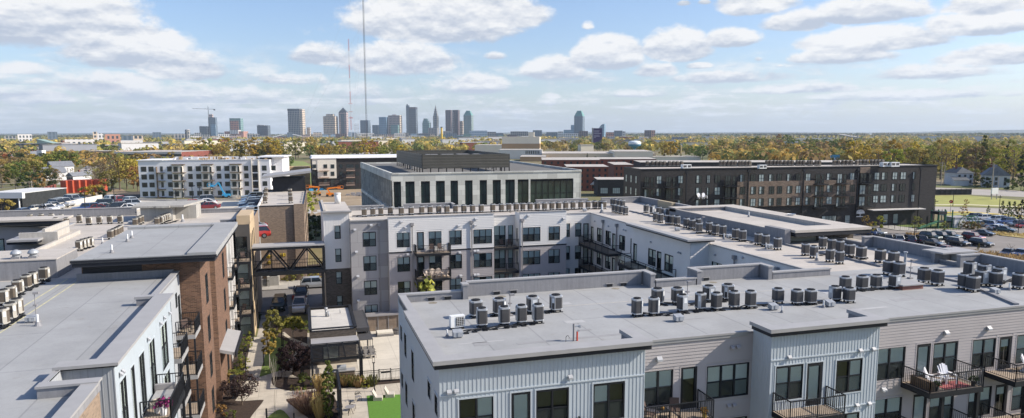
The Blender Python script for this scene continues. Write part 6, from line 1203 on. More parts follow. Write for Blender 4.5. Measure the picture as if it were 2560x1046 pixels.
tower('blue grey tower with chamfered top standing alone', 1435, 1462, 291, 3400, SLT, rooft=dome)
t, w, d, h = tower('curved topped blue green tower behind the purple billboard', 1497, 1514, 322, 3300, BLT)
b = MB(); b.v = [(0, 0, h), (w, 0, h), (w, 0, h+22), (w*.55, 0, h+19), (w*.2, 0, h+11)]; b.v += [(x, d, z) for x, y, z in b.v]; b.f = [(0, 1, 2, 3, 4), (9, 8, 7, 6, 5), (2, 7, 8, 3), (3, 8, 9, 4), (4, 9, 5, 0), (1, 6, 7, 2)]; b.m = [0]*6; b.obj('curved_crown', BLT, t)
a = pos(469, 2300); t = thing('round_silo', 'round grey silo tower right of the grey apartments', 'silo', a); b = MB(); b.cyl((0, 0, 0), (0, 0, 35), 7, n=16); b.obj('drum', GT, t); b = MB(); b.cyl((0, 0, 35), (0, 0, 37), 6, 5, 16); b.obj('cap', CAPM, t)
rr = random.Random(9); mm_ = [GT, SLT, WT, BRT, PT, BW, BT, GNT]
for i in range(44):
    x = 486+i*21+rr.uniform(-6, 6); tower('low city block filling the foot of the skyline, %s from the left' % ordn(i+1), x, x+rr.uniform(10, 30), rr.uniform(331, 341), rr.uniform(2900, 3900), mm_[rr.randrange(8)], 'city_block', depth=40, cat='building', group='low blocks at the foot of the skyline')
# arena with white arched roof
a = pos(681, 3100); c = pos(762, 3100); w = (c-a).length; an = math.atan2(c.y-a.y, c.x-a.x); t = thing('arena', 'low arena with long white arched roof', 'arena', a, an); b = MB(); b.box(0, 0, 0, w, 60, 10); b.obj('body', RT_, t); b = MB()
for k in range(16): x0, x1 = w*k/16, w*(k+1)/16; z = lambda x: 10+13*math.sin(PI*x/w); b.v += [(x0, -2, z(x0)), (x1, -2, z(x1)), (x1, 62, z(x1)), (x0, 62, z(x0)), (x0, -2, z(x0)-3), (x1, -2, z(x1)-3)]; i = len(b.v)-6; b.f += [(i, i+1, i+2, i+3), (i+4, i+5, i+1, i)]; b.m += [0, 0]
b.obj('roof', WH, t)
# distant hills, elevated road, thin poles
b = MB(); n = 90; rr = random.Random(8)
for k in range(n):
    a0 = -1.0+2.0*k/n; a1 = -1.0+2.0*(k+1)/n; f = lambda a: 26+14*math.sin(a*9+1)+9*math.sin(a*23)+22*max(0, min(1, (a-.1)*2)); 
    P = lambda a, r, z: ((FH*math.cos(a)+R0*math.sin(a))*r).to_tuple()[:2]+(z,)
    b.q(P(a0, 13000, -5), P(a1, 13000, -5), P(a1, 14500, f(a1)), P(a0, 14500, f(a0))); b.q(P(a0, 14500, f(a0)), P(a1, 14500, f(a1)), P(a1, 17000, -5), P(a0, 17000, -5))
struct('hills', b, pm('wooded_hills', (.06, .07, .05), 1, .2, .002))
t = thing('elevated_highway', 'long elevated highway bridge curving across the right horizon', 'highway bridge', pos(1900, 2200)); P = [pos(1890, 2500), pos(1960, 2300), pos(2040, 2150), pos(2100, 2050), pos(2145, 1900)]; b = MB(); o = t.location; zs = [21, 20, 19.5, 19, 12]
for i in range(4): b.bar(P[i]-o+Vector((0, 0, zs[i])), P[i+1]-o+Vector((0, 0, zs[i+1])), 14, 2.2)
b.obj('deck', CONC2, t)
for i in range(22): f = i/21*4; j = min(3, int(f)); p = P[j].lerp(P[j+1], f-j)-o; b = MB(); b.bar(p, p+Vector((0, 0, zs[j]-1)), 2.5, 2.5); b.obj('pier', CONC2, t)
def pole(label, px, yt, yb, m=None, r=.18, arm=0, name='utility_pole', cat='pole', z=0.):
    a = G(px, yb, z); h = H(px, yt, a)-z; t = thing(name, label, cat, a); b = MB(); b.cyl((0, 0, 0), (0, 0, h), r, r*.7, 7); b.obj('post', m or WOODF, t)
    if arm: b = MB(); e = R0; b.bar(tuple(e*-arm+UP*(h-.6)), tuple(e*arm+UP*(h-.6)), .14, .16); b.bar(tuple(e*-arm*.7+UP*(h-1.6)), tuple(e*arm*.7+UP*(h-1.6)), .12, .12) if arm > .8 else None; b.obj('crossarm', m or WOODF, t)
    return t
PW = pm('grey_wood_pole', (.36, .31, .25), .9, .15, .5)
for a in (('tall wooden utility pole beside the grey gabled house', 2478, 408, 492, PW, .22, 1.6), ('pair pole with crossarm left of the white house, nearer one', 2352, 405, 466, PW, .2, 1.4), ('pair pole left of the white house, farther one', 2359, 412, 464, PW, .18, 0), ('wooden pole in front of the grey gabled house', 2494, 440, 482, PW, .14, 0), ('thin tan mast behind the dark apartments', 1702, 363, 400, pm('tan_mast', (.5, .4, .2)), .8, 0),
          ('wooden utility pole at the left edge', 82, 452, 494, PW, .2, 1.2), ('wooden pole beside the red maple trees', 46, 392, 410, PW, .25, 2), ('dark street pole on the far left street, near', 201, 425, 448, BLACK, .2, 1.2), ('dark street pole on the far left street, middle', 217, 415, 446, BLACK, .2, 1.2), ('dark street pole on the far left street, far', 249, 398, 432, BLACK, .2, 1.2), ('utility pole by the big golden tree', 171, 420, 448, PW, .2, 1.5)): pole(*a)
for a in (('black car park lamp post in front of the garage cars', 214, 480, 533, BLACK, .09, .8, 'lamp_post', 'lamp post', 9.5), ('black lamp post near the left garage parapet', 112, 508, 546, BLACK, .09, .6, 'lamp_post', 'lamp post', 9.5), ('tall black lamp post by the garage ramp', 287, 461, 512, BLACK, .09, .6, 'lamp_post', 'lamp post', 9.5), ('black lamp post with short arm before the white building, left', 482, 458, 505, BLACK, .09, .7, 'lamp_post', 'lamp post', 9.5), ('black lamp post before the white building, right', 500, 463, 503, BLACK, .09, .4, 'lamp_post', 'lamp post', 9.5), ('short black lamp post above the stair bulkhead', 441, 476, 512, BLACK, .09, .5, 'lamp_post', 'lamp post', 9.5),
          ('black lamp post in the right car park between dark cars', 2285, 550, 604, BLACK, .1, .3, 'lamp_post', 'lamp post'), ('black lamp post with arm at the playground', 2353, 524, 557, BLACK, .12, .8, 'lamp_post', 'lamp post'), ('black lamp post standing on the grass field', 2382, 474, 516, BLACK, .1, .4, 'lamp_post', 'lamp post'), ('tall black lamp post beside the small conifers', 2497, 488, 534, BLACK, .1, .5, 'lamp_post', 'lamp post'), ('black lamp post at the corner of the dark building', 2334, 498, 560, BLACK, .1, .8, 'lamp_post', 'lamp post'), ('black lamp post on the traffic island', 2545, 532, 583, BLACK, .1, .3, 'lamp_post', 'lamp post')): pole(*a)
a = G(2375, 541); t = thing('stop_sign', 'red octagonal stop sign at the side street', 'stop sign', a); b = MB(); b.cyl((0, 0, 0), (0, 0, 4.6), .06, n=6); b.obj('post', DS, t); b = MB(); d = (Vector((a.x, a.y, 0))).normalized(); b.cyl(tuple(UP*4.3-d*.12), tuple(UP*4.3-d*.18), .5, n=8); b.obj('sign_face', RED, t)
b = MB(); b.bar(tuple(UP*4.3-d*.2-R0*.32), tuple(UP*4.3-d*.2+R0*.32), .02, .15); b.obj('lettering_bar', WH, t)
t = thing('hedge_sign', 'small white sign box on posts beside the road', 'sign', G(2485, 499)); b = MB(); b.box(-1.5, -.2, 2, 1.5, .2, 4.2); b.obj('panel', WH, t); b = MB(); b.box(-1.3, -.1, 0, -1.1, .1, 2); b.box(1.1, -.1, 0, 1.3, .1, 2); b.obj('leg', DS, t)
# power lines at left
t = thing('power_line', 'pair of sagging cables crossing the trees at the far left', 'cable', G(-60, 500)); o = t.location
for k in (0, 1):
    b = MB(); A = Vector((o.x-30, o.y-80, 15-k*2)); B = G(82, 494)+Vector((0, 0, H(82, 455, G(82, 494))-k*1.5)); pr = None
    for i in range(13): f = i/12; p = A.lerp(B, f)-Vector((0, 0, 2.5*math.sin(PI*f)))-o; (b.bar(pr, p, .05, .05) if pr else None); pr = p
    b.obj('cable', DS, t)
# ================================================================== ROOF EQUIPMENT
GRL = pm('dark_condenser_louvre', (.075, .075, .08), .5, .1, 2, kind='slats', pitch=.045, gap=(.45, .45, .45), gw=.4, bs=.6)
GRLB = pm('brown_condenser_louvre', (.13, .105, .08), .6, .1, 2, kind='slats', pitch=.06, gap=(.5, .5, .5), gw=.4, bs=.6)
LID = pm('pale_grey_casing', (.44, .46, .48), .35, .06, 3, metal=.2); LIDB = pm('beige_casing', (.42, .4, .35), .5, .06, 3); FAN = pm('dark_fan_guard', (.03, .03, .032), .5, .1, 3); LBL = pm('label_plate', (.72, .74, .74), .4, .05, 3)
def oct_pts(a, c, sx=1.): return [(a-c, -a), (a, -a+c), (a, a-c), (a-c, a), (-a+c, a), (-a, a-c), (-a, -a+c), (-a+c, -a)]
def condenser(w, h, grl, lid, panel):
    """panel: side that carries the plain service panel"""
    def mk():
        t = thing('condenser_unit', '', 'condenser'); a = w/2; z0 = .2; o = oct_pts(a, a*.32)
        b = MB(); b.prism(oct_pts(a*.97, a*.31), z0+.06, z0+h-.1); b.obj('grille', grl, t)
        b = MB(); b.prism(o, z0, z0+.06); b.prism(o, z0+h-.1, z0+h)
        # vertical casing corners and service panel
        ps = {'s': ((-a*.62, -a*1.005), (a*.62, -a*1.005)), 'e': ((a*1.005, -a*.62), (a*1.005, a*.62)), 'w': ((-a*1.005, a*.62), (-a*1.005, -a*.62))}.get(panel)
        if panel == 'sw': ps = ((-a*1.0, -a*.5), (-a*.5, -a*1.0))
        if panel == 'se': ps = ((a*.5, -a*1.0), (a*1.0, -a*.5))
        if ps:
            p, q = Vector((*ps[0], 0)), Vector((*ps[1], 0)); n = Vector(((q-p).y, -(q-p).x, 0)).normalized()*.03
            b.poly([p+n+UP*(z0+.05), q+n+UP*(z0+.05), q+n+UP*(z0+h-.08), p+n+UP*(z0+h-.08)]); b.poly([p+UP*(z0+.05), p+n+UP*(z0+.05), p+n+UP*(z0+h-.08), p+UP*(z0+h-.08)]); b.poly([q+n+UP*(z0+.05), q+UP*(z0+.05), q+UP*(z0+h-.08), q+n+UP*(z0+h-.08)])
        b.obj('casing', lid, t)
        if ps:
            b = MB(); n = n*1.3; m0, m1 = p.lerp(q, .2), p.lerp(q, .8); b.poly([m0+n+UP*(z0+h*.5), m1+n+UP*(z0+h*.5), m1+n+UP*(z0+h*.85), m0+n+UP*(z0+h*.85)]); b.obj('label_plate', LBL, t)
        b = MB(); zt = z0+h; b.cyl((0, 0, zt), (0, 0, zt+.05), a*.82, a*.78, 16, cap=False); b.cyl((0, 0, zt+.002), (0, 0, zt+.012), a*.76, a*.76, 16)
        for k in range(4): an = PI*k/4; b.bar((a*.78*math.cos(an), a*.78*math.sin(an), zt+.045), (-a*.78*math.cos(an), -a*.78*math.sin(an), zt+.045), .02, .015)
        for r in (.3, .55): b.cyl((0, 0, zt+.04), (0, 0, zt+.055), a*r, a*r, 14, cap=False)
        b.cyl((0, 0, zt+.01), (0, 0, zt+.06), a*.16, a*.16, 10); b.obj('fan_guard', FAN, t)
        b = MB()
        for x in (-a*.6, a*.6):
            for y in (-a*.6, a*.6): b.box(x-.04, y-.04, .04, x+.04, y+.04, z0)
        b.box(-a*1.1, -a*.75, 0, a*1.1, -a*.5, .04); b.box(-a*1.1, a*.5, 0, a*1.1, a*.75, .04); b.obj('mounting_feet', BLACK, t)
        return t
    return Placer(mk)
CD = {}
def cond(kind, panel):
    k = (kind, panel)
    if k not in CD:
        w, h, g, l = {'t': (.58, .92, GRL, LID), 'b': (.7, .86, GRL, LID), 'f': (.66, .95, GRLB, LID), 'l': (.57, .78, GRLB, LIDB), 'm': (.56, .85, GRL, LID)}[kind]; CD[k] = condenser(w, h, g, l, panel)
    return CD[k]
def rowput(pts, kind, panels, desc, group, z=RZ, sc=1.):
    pts = sorted(pts); seq = panels if isinstance(panels, str) is False else [panels]
    for i, (x, y) in enumerate(pts):
        g = G(x, y, z); cond(kind, seq[i % len(seq)]).put(g, random.uniform(-.12, .12), '%s, %s from the left' % (desc, ordn(i+1)), group, sc)
CG = 'condenser units on the foreground roof'
rowput([(1205.6, 818.5), (1261, 814.6), (1303.8, 810.7), (1345, 808)], 't', ['w', 'w', 'w', 'w', 's'], 'slim condenser in the near row of the leftmost foreground cluster', CG)
rowput([(1189.7, 794), (1248, 789.4), (1331.7, 783.6), (1389.6, 779.6)], 'b', ['e', 'se', 's', 'sw'], 'wide condenser in the far row of the leftmost foreground cluster', CG)
rowput([(1592, 792), (1633.9, 789.4), (1705.3, 781.6), (1750.3, 776.6), (1790.3, 776.6), (1834.5, 772), (1875.6, 771.2)], 't', ['se', 'se', 's', 'sw', 'n', 'n', 'n'], 'slim condenser in the near row of the middle foreground cluster', CG)
rowput([(1643.6, 762.2), (1692.9, 760.3), (1771.6, 754.5), (1819, 750.6)], 'b', ['se', 'se', 's', 'sw'], 'wide condenser in the far row of the middle foreground cluster', CG)
rowput([(1944.3, 758.4), (1991.7, 762), (2025.8, 761.5), (2086.7, 752.6), (2121.7, 756.9)], 'b', ['n', 'n', 'n', 'w', 'n'], 'dark condenser in the line right of the middle foreground cluster', CG, sc=.92)
rowput([(2112.3, 727.6), (2154, 725.2), (2189.7, 722.9), (2235.4, 721.7)], 'b', ['e', 'e', 'se', 's'], 'condenser in the short row left of the roof hatch', CG, sc=.95)
rowput([(2012.7, 639.7), (2033.8, 646), (2073.7, 655.7), (2098.3, 660.6)], 'm', ['n', 'e', 'e', 'n'], 'condenser in the near row of the middle roof group', 'condenser units on the right roof', sc=1.06)
rowput([(2056, 623.3), (2078.3, 629), (2099, 633.3)], 'm', ['n', 'n', 'n'], 'condenser in the far row of the middle roof group', 'condenser units on the right roof', sc=1.1)
rowput([(2122.9, 641.7), (2152.2, 648.7), (2199.5, 656.9), (2233, 662.6)], 'b', ['n', 'n', 'n', 'n'], 'wide condenser in the slanting line behind the vent pipe', 'condenser units on the right roof', sc=1.06)
rowput([(2220.6, 687.4), (2246.4, 691.9), (2308.7, 708.1), (2342.5, 714.3)], 'b', ['e', 'n', 'n', 'n'], 'dark condenser in the line either side of the roof hatch', 'condenser units on the right roof', sc=1.05)
rowput([(2410, 723.7), (2431, 729.6), (2452.1, 714.3), (2487.3, 717.9), (2545.9, 722.7)], 'b', ['n', 'e', 's', 'n', 'n'], 'condenser in the near row of the far right group', 'condenser units on the right roof', sc=1.05)
rowput([(2422.9, 691), (2459, 698), (2496.7, 706)], 'b', ['s', 's', 's'], 'condenser in the far row of the far right group', 'condenser units on the right roof', sc=1.05)
EWG = 'condenser units on the east wing roof'
rowput([(1747.2, 584.4), (1772.3, 582.4), (1788.4, 588.4), (1806.4, 591.4), (1838.6, 600.4), (1855.6, 604.4), (1895.2, 613.5), (1913.3, 617.5), (1943.4, 625.5)], 'm', ['n', 'n', 'e'], 'condenser in the nearer half of the long east wing line', EWG, sc=1.12)
rowput([(1716, 570.3), (1730, 574.3), (1744, 571), (1639.2, 554.4), (1650.6, 557.9), (1669.5, 561.3), (1679.8, 562.5), (1692.4, 564.6)], 'm', ['n', 'e', 'n'], 'condenser in the near file beside the roof block', EWG, sc=1.1)
rowput([(1615, 532.6), (1630.5, 535.6), (1646.5, 539.5), (1659, 542.5), (1671.8, 543), (1682.8, 545), (1701, 549.4), (1713, 551.7)], 'm', ['n', 's', 'n', 's'], 'condenser in the far file beside the roof block', EWG, sc=1.1)
rowput([(1531, 515.4), (1538, 516.6), (1547, 518.9), (1556.6, 520.5)], 'm', 'n', 'condenser in the rear line at the corner of the two wings', EWG, sc=1.1)
rowput([(1535.2, 531.5), (1543.7, 533.8), (1552.9, 536), (1563.9, 538.4)], 'm', 'n', 'condenser in the front line at the corner of the two wings', EWG, sc=1.1)
nx = [362, 432, 498, 575, 665, 745, 832, 900, 970, 1037, 1108, 1175, 1247, 1318, 1412, 1483, 1543, 1603, 1658, 1717, 1775, 1835, 1895, 1950, 2008, 2067, 2130]; ny = [205, 200, 195, 190, 193, 190, 185, 182, 178, 178, 175, 173, 172, 170, 165, 163, 160, 158, 157, 155, 153, 152, 150, 148, 145, 143, 140]
rowput([(800+x/3.27, 480+y/3.27) for x, y in zip(nx, ny)]+[(1469.8, 522.5), (1487, 522), (1501.5, 522), (1509.5, 523)], 'f', ['e', 'e', 'n', 'e'], 'condenser in the long line along the white north wing roof', 'condenser units on the north wing roof')
LG = 'beige condenser units on the left roofs'
rowput([(111.9, 703), (83.2, 716.5), (66.9, 724), (45.9, 737.5), (28.7, 754.7), (11.5, 764)], 'l', ['se', 'e', 'e', 'n'], 'beige condenser in the upper file at the far left edge', LG, sc=1.05)
rowput([(44, 791), (28.7, 802.5), (7.6, 817.8)], 'l', ['se'], 'beige condenser in the lower file at the far left edge', LG, sc=1.1)
rowput([(129, 554.4), (198.9, 557.3), (153, 556)], 'l', ['e', 'e'], 'beige condenser against the back parapet of the left roof', LG)
rowput([(140.5, 565), (166.7, 565), (222.8, 563), (249, 561), (275, 560), (301, 559)], 'l', ['n', 'n', 'e', 'e', 'e', 'e'], 'beige condenser in the row before the back parapet', LG)
rowput([(75.5, 556), (103.3, 555)], 'l', 'n', 'half hidden beige condenser behind the black edged roof', LG)
rowput([(277, 599), (286, 594.6), (292.5, 591.7), (297.3, 588.8), (302, 586)], 'l', 'n', 'brown condenser in the slanting file near the brick block roof', LG)
rowput([(198.9, 628), (208.4, 624), (218, 621.3), (227.5, 618.5)], 'l', 'se', 'beige condenser in the slanting file near the plant room', LG)
rowput([(173, 650), (181.6, 656)], 'l', 'se', 'beige condenser tucked between plant room and brick block', LG)
rowput([(339, 567), (348, 562), (354, 559)], 'l', 'n', 'brown condenser left of the stair bulkhead', LG)
rowput([(368, 551.6), (392, 551)], 'l', 'n', 'brown condenser in front of the bulkhead wall', LG)
rowput([(393, 564.6), (401.7, 560.8), (407, 557.7), (412.4, 555.4), (417, 554), (420.8, 553)], 'l', ['n', 'e', 'e', 'e', 'e', 'e'], 'beige condenser in the slanting file before the bulkhead', LG)
# condensers on roofs farther off
rr = random.Random(21)
pts = [(1620+i*10.5, 421.5) for i in range(9)]+[(1803+i*9, 420.5) for i in range(9)]+[(1915+i*9.5, 419) for i in range(15)]+[(2085+i*11, 418) for i in range(6)]+[(2150+i*9, 417) for i in range(7)]
rowput([(x+rr.uniform(-2, 2), y-4) for x, y in pts], 'l', ['n', 'e'], 'small condenser on the long dark apartment roof', 'condenser units on the dark apartments', 15.65, 1.45)
rowput([(663+i*1.3-(i % 2)*0, 508-i*11) for i in range(3)], 'l', 'n', 'condenser in the left file on the tan brick office roof', 'condenser units on the brick office', 12.4, 1.3)
rowput([(727-i*.8, 508-i*9.5) for i in range(3)], 'l', 'n', 'condenser in the right file on the tan brick office roof', 'condenser units on the brick office', 12.4, 1.3)
# minisplit and junction boxes, vents, pipes
MSW = pm('white_enamel', (.74, .75, .74), .35, .03, 3)
t = thing('minisplit_unit', 'white boxy heat pump with dark round grille in front of the leftmost cluster', 'heat pump', G(1143, 822, RZ), .12); b = MB(); b.box(-.42, -.16, .12, .42, .18, .78); b.obj('casing', MSW, t)
b = MB(); b.box(-.12, -.19, .2, .36, -.165, .7); b.obj('fan_grille', FAN, t); b = MB()
for k in range(5): z = .25+k*.1; b.bar((-.12, -.2, z), (.36, -.2, z), .012, .012)
for k in range(4): b.bar((-.04+k*.12, -.205, .2), (-.04+k*.12, -.205, .7), .012, .012)
b.obj('guard', MSW, t); b = MB(); b.box(-.35, -.2, 0, -.25, .22, .12); b.box(.25, -.2, 0, .35, .22, .12); b.obj('mounting_feet', BLACK, t)
def jbox():
    t = thing('junction_box', '', 'junction box', group='galvanised roof boxes'); b = MB(); b.v = [(-.3, -.25, .1), (.3, -.25, .1), (.3, .25, .1), (-.3, .25, .1), (-.3, -.25, .38), (.3, -.25, .38), (.3, .25, .5), (-.3, .25, .5)]; b.f = [(0, 3, 2, 1), (4, 5, 6, 7), (0, 1, 5, 4), (1, 2, 6, 5), (2, 3, 7, 6), (3, 0, 4, 7)]; b.m = [0]*6; b.box(-.04, -.28, .12, .04, -.25, .4); b.obj('box', VENTM, t)
    b = MB(); b.box(-.22, -.2, 0, .22, .2, .1); b.obj('curb', PARM, t); return t
PJ = Placer(jbox)
for x, y, z, lab in ((1144, 844, RZ, 'beneath the white heat pump'), (1696, 804, RZ, 'before the middle foreground cluster'), (1932.7, 775, RZ, 'right of the middle foreground cluster'), (2074.3, 767, RZ, 'left of the three condensers near the hatch'), (2487, 735, RZ, 'in front of the far right group'), (1823, 596, RZ, 'in the long east wing line'), (1925, 622, RZ, 'near the last east wing condensers'), (2370-10, 648, RZ, 'behind the vent pipe'), (1694, 578, RZ, 'beside the east wing edge'), (78, 806, RZ, 'beside the far left file'), (327, 561, RZ, 'near the back parapet of the left roof'), (1462, 529, RZ, 'at the north wing corner')): PJ.put(G(x, y, z), 0, 'galvanised roof box on a curb '+lab, None, .85)
def vpipe():
    t = thing('vent_pipe', '', 'vent pipe', group='short white vent pipes'); b = MB(); b.cyl((0, 0, 0), (0, 0, .15), .12, .06, 10); b.obj('flashing', PARM, t); b = MB(); b.cyl((0, 0, .1), (0, 0, .42), .045, .045, 8); b.obj('pipe', MSW, t); return t
PV = Placer(vpipe)
for x, y, z, s, lab in ((1118, 843, RZ, 1, 'at the left foreground corner'), (1955, 782, RZ, 1, 'right of the middle cluster box'), (2058.5, 769.5, RZ, 1.1, 'left of the pair near the hatch'), (2523, 726, RZ, 1.2, 'in the far right group'), (2058, 600, RZ, 1.4, 'by the low east curb'), (2115, 607, RZ, 1.2, 'behind the middle roof group'), (1810, 598, RZ, 1.4, 'in the east wing line'), (1915, 623, RZ, 1.4, 'at the end of the east wing line'), (2042, 652, RZ, 1.6, 'in the middle roof group'), (1872, 543, 14.36, 1.5, 'on the stair block roof'), (280, 632, 15.22, 1.5, 'on the brick block roof, nearest'), (319, 604, 15.22, 1.5, 'on the brick block roof, middle'), (330, 595, 15.22, 1.5, 'on the brick block roof, farthest'), (257, 610, RZ, 1.5, 'left of the brown file'), (95, 815, RZ, 1.6, 'below the thin pole on the left roof'), (457, 555, RZ, 2.2, 'right of the bulkhead'), (1505, 533, RZ, 3.0, 'tall one at the corner of the wings'), (2225, 718, RZ, 1.5, 'left of the hatch'), (985, 524, RZ, 1, 'on the north wing roof')): PV.put(G(x, y, z), 0, 'white plastic vent pipe '+lab, None, s)
def cams(label, x, y, h, z=RZ, r=.025):
    t = thing('roof_mast', label, 'mast', G(x, y, z)); b = MB(); b.cyl((0, 0, 0), (0, 0, h), r, r, 6); b.box(-.05, -.15, h-.1, .25, .05, h+.02); b.box(-.1, -.1, h*.55, .1, .1, h*.6); b.box(-.15, -.15, 0, .15, .15, .1); b.obj('pole', DS, t)
cams('thin camera pole behind the leftmost foreground cluster', 1275, 790, 1.35); cams('thin camera pole among the middle foreground cluster', 1717.5, 765, 1.6); cams('thin camera pole right of the tall vent pipe', 2275, 697, 1.45); cams('thin pole with box on the left roof', 92, 806, 1.8); cams('thin rooftop pole behind the left roof condensers', 341, 550, 1.7); cams('thin pole beside the east wing condensers', 1755, 575, 1.5)
t = thing('flue_pipe', 'tall galvanised flue pipe beside the roof hatch', 'flue', G(2260, 692, RZ)); b = MB(); b.cyl((0, 0, 0), (0, 0, 1.85), .1, .09, 10); b.cyl((0, 0, 1.85), (0, 0, 1.95), .15, .15, 10); b.obj('pipe', VENTM, t, smooth=False)
t = thing('roof_hatch', 'low roof hatch with red brown curb', 'roof hatch', (40.9, 39.2, RZ)); b = MB(); b.box(-.9, -.6, 0, .9, .6, .3); b.obj('curb', pm('red_brown_curb', (.22, .1, .08), .8, .1, 2), t); b = MB(); b.box(-1, -.7, .3, 1, .7, .38); b.obj('lid', CAPM, t)
t = thing('standpipe', 'grey and red standpipe with valve near the front roof edge', 'standpipe', G(1434, 853, RZ)); b = MB(); b.cyl((0, 0, 0), (0, 0, .95), .055, .055, 8); b.obj('pipe', DS, t); b = MB(); b.cyl((.2, 0, 0), (.2, 0, .5), .05, .05, 8); b.obj('red_pipe', RED, t); b = MB(); b.bar((0, 0, .8), (.32, 0, .8), .08, .08); b.bar((.2, 0, .5), (.32, 0, .55), .06, .06); b.box(.3, -.08, .7, .38, .08, .85); b.obj('valve', VENTM, t)
t = thing('conduit_hoop', 'small black conduit hook left of the standpipe', 'conduit', G(1417, 855, RZ)); b = MB(); P = [(-.05, 0, 0), (-.05, 0, .25), (0, 0, .33), (.08, 0, .33), (.15, 0, .2)]; [b.bar(P[i], P[i+1], .02, .02) for i in range(4)]; b.obj('conduit', BLACK, t)
# refrigerant lines draped along the rows
def lines(label, pts, z=RZ, off=0.):
    P = [G(x, y, z)+Vector((0, off, 0)) for x, y in pts]; t = thing('refrigerant_lines', label, 'pipes', P[0]); o = t.location
    for k in range(2):
        b = MB(); pr = None; r = random.Random(k+len(pts))
        for i in range(len(P)-1):
            n = 8
            for j in range(n):
                f = j/n; p = P[i].lerp(P[i+1], f)-o+Vector((0, k*.09+.07*math.sin(i*2+f*5+k), .06+.10*abs(math.sin((i+f)*2.3+k)))); (b.bar(pr, p, .06, .055) if pr else None); pr = p
        b.obj('pipe', BLACK, t)
    b = MB()
    for i in range(len(P)-1):
        for f in (.15, .6): p = P[i].lerp(P[i+1], f)-o; b.box(p.x-.12, p.y-.1, 0, p.x+.12, p.y+.2, .05)
    b.obj('pipe_support', BLACK, t)
lines('black pipes draped below the leftmost near row', [(1160, 836), (1205, 828), (1261, 822), (1303, 817), (1350, 810)]); lines('black pipes between the leftmost two rows', [(1225, 793), (1290, 787), (1335, 787), (1392, 782)]); lines('black pipes below the middle cluster near row', [(1600, 790), (1640, 790), (1690, 790), (1712, 785), (1760, 780), (1840, 775), (1880, 770), (1935, 764)]); lines('black pipes along the middle cluster far row', [(1655, 764), (1720, 765), (1775, 757), (1835, 755)]); lines('black pipes right of the three dark condensers', [(1990, 765), (2030, 762), (2070, 757), (2110, 752)])
lines('black pipes in front of the short row by the hatch', [(2115, 728), (2150, 730), (2200, 725), (2240, 724)]); lines('black pipes of the far right group', [(2410, 722), (2460, 712), (2500, 712), (2545, 700)]); lines('black pipes along the north wing condenser row', [(880, 541), (960, 538), (1100, 534), (1250, 531), (1400, 526), (1510, 524)], RZ, -.6); lines('black pipes beside the far left files', [(60, 790), (40, 802), (20, 815), (0, 828)]); lines('black pipes beside the upper far left file', [(125, 703), (95, 716), (60, 735), (40, 752)]); lines('black pipes beside the bulkhead', [(395, 567), (420, 560), (450, 553)]); lines('black pipes in the east wing line', [(1690, 566), (1740, 580), (1800, 592), (1870, 606), (1930, 620)]); lines('black pipes in the middle roof group', [(2030, 640), (2070, 640), (2120, 645), (2180, 650)])
# mushroom vents
def mush():
    t = thing('mushroom_vent', '', 'roof vent', group='mushroom vents on the plant room'); b = MB(); b.box(-.4, -.4, 0, .4, .4, .25); b.obj('curb', PARM, t); b = MB(); b.lathe([(.36, .25), (.36, .5), (.55, .5), (.55, .62), (.4, .85), (.15, .98), (.01, 1.0)], 16); b.obj('cowl', VENTM, t, smooth=True); return t
PM = Placer(mush); PM.put(G(41, 647, 14.93), 0, 'aluminium mushroom vent on the plant room, left of the pair', None, .7); PM.put(G(84, 645, 14.93), 0, 'aluminium mushroom vent on the plant room, right of the pair', None, .7)
t = thing('satellite_dish', 'small white dish on the stair block roof', 'dish', G(1978, 549, 14.36)); b = MB(); b.lathe([(.05, 0), (.35, .08), (.5, .25)], 14, c=(0, 0, .4)); b.obj('dish', MSW, t); b = MB(); b.bar((0, 0, 0), (0, 0, .45), .06, .06); b.bar((-1.4, 0, .1), (0, 0, .4), .03, .03); b.obj('mount', DS, t)
def rtu():
    t = thing('rooftop_unit', '', 'rooftop unit'); b = MB(); b.box(-2.6, -1.2, 0, 2.6, 1.2, 2.3); b.obj('casing', MSW, t); b = MB(); b.box(-2.3, -1.23, .7, -.3, -1.201, 1.9); b.box(.4, -1.23, .7, 2.3, -1.201, 1.9); b.obj('grille', GRL, t); return t
PR = Placer(rtu)
for x, y, z, s, lab in ((2213, 417, 15.6, .5, 'white rooftop air unit at the right end of the dark apartments, left one'), (2234, 417, 15.6, .5, 'white rooftop air unit at the right end of the dark apartments, right one'), (1905, 422, 15.6, .4, 'white rooftop unit in the middle of the dark apartments'), (1715, 422, 15.6, .45, 'white rooftop unit near the left end of the dark apartments')): PR.put(G(x, y, z), 0, lab, 'rooftop air units', s)
# ================================================================== BALCONY FURNITURE
def adk(mat, nm='adirondack_chair'):
    def mk():
        t = thing(nm, '', 'chair', group='adirondack chairs'); 
        b = MB()
        for k in range(5): x = -.26+k*.13; b.bar((x, -.35, .36), (x, .2, .26), .11, .03)
        b.obj('seat', mat, t); b = MB()
        for k in range(5): x = -.24+k*.12; hh = 1.05-.05*abs(k-2)**1.6; b.bar((x*.85, .18, .24), (x*1.15, .52, hh), .11, .025)
        b.obj('backrest', mat, t)
        for x in (-.33, .33):
            b = MB(); b.bar((x, -.36, .55), (x, .38, .55), .13, .03); b.obj('armrest', mat, t); b = MB(); b.bar((x, -.34, 0), (x, -.34, .54), .1, .04); b.bar((x*.9, -.34, .34), (x*.9, .5, .02), .03, .12); b.obj('leg', mat, t)
        return t
    return Placer(mk)
WHC = pm('white_plastic', (.8, .8, .82), .4, .03, 3); BGC = pm('beige_plastic', (.62, .52, .43), .5, .05, 3)
AW, AB = adk(WHC), adk(BGC)
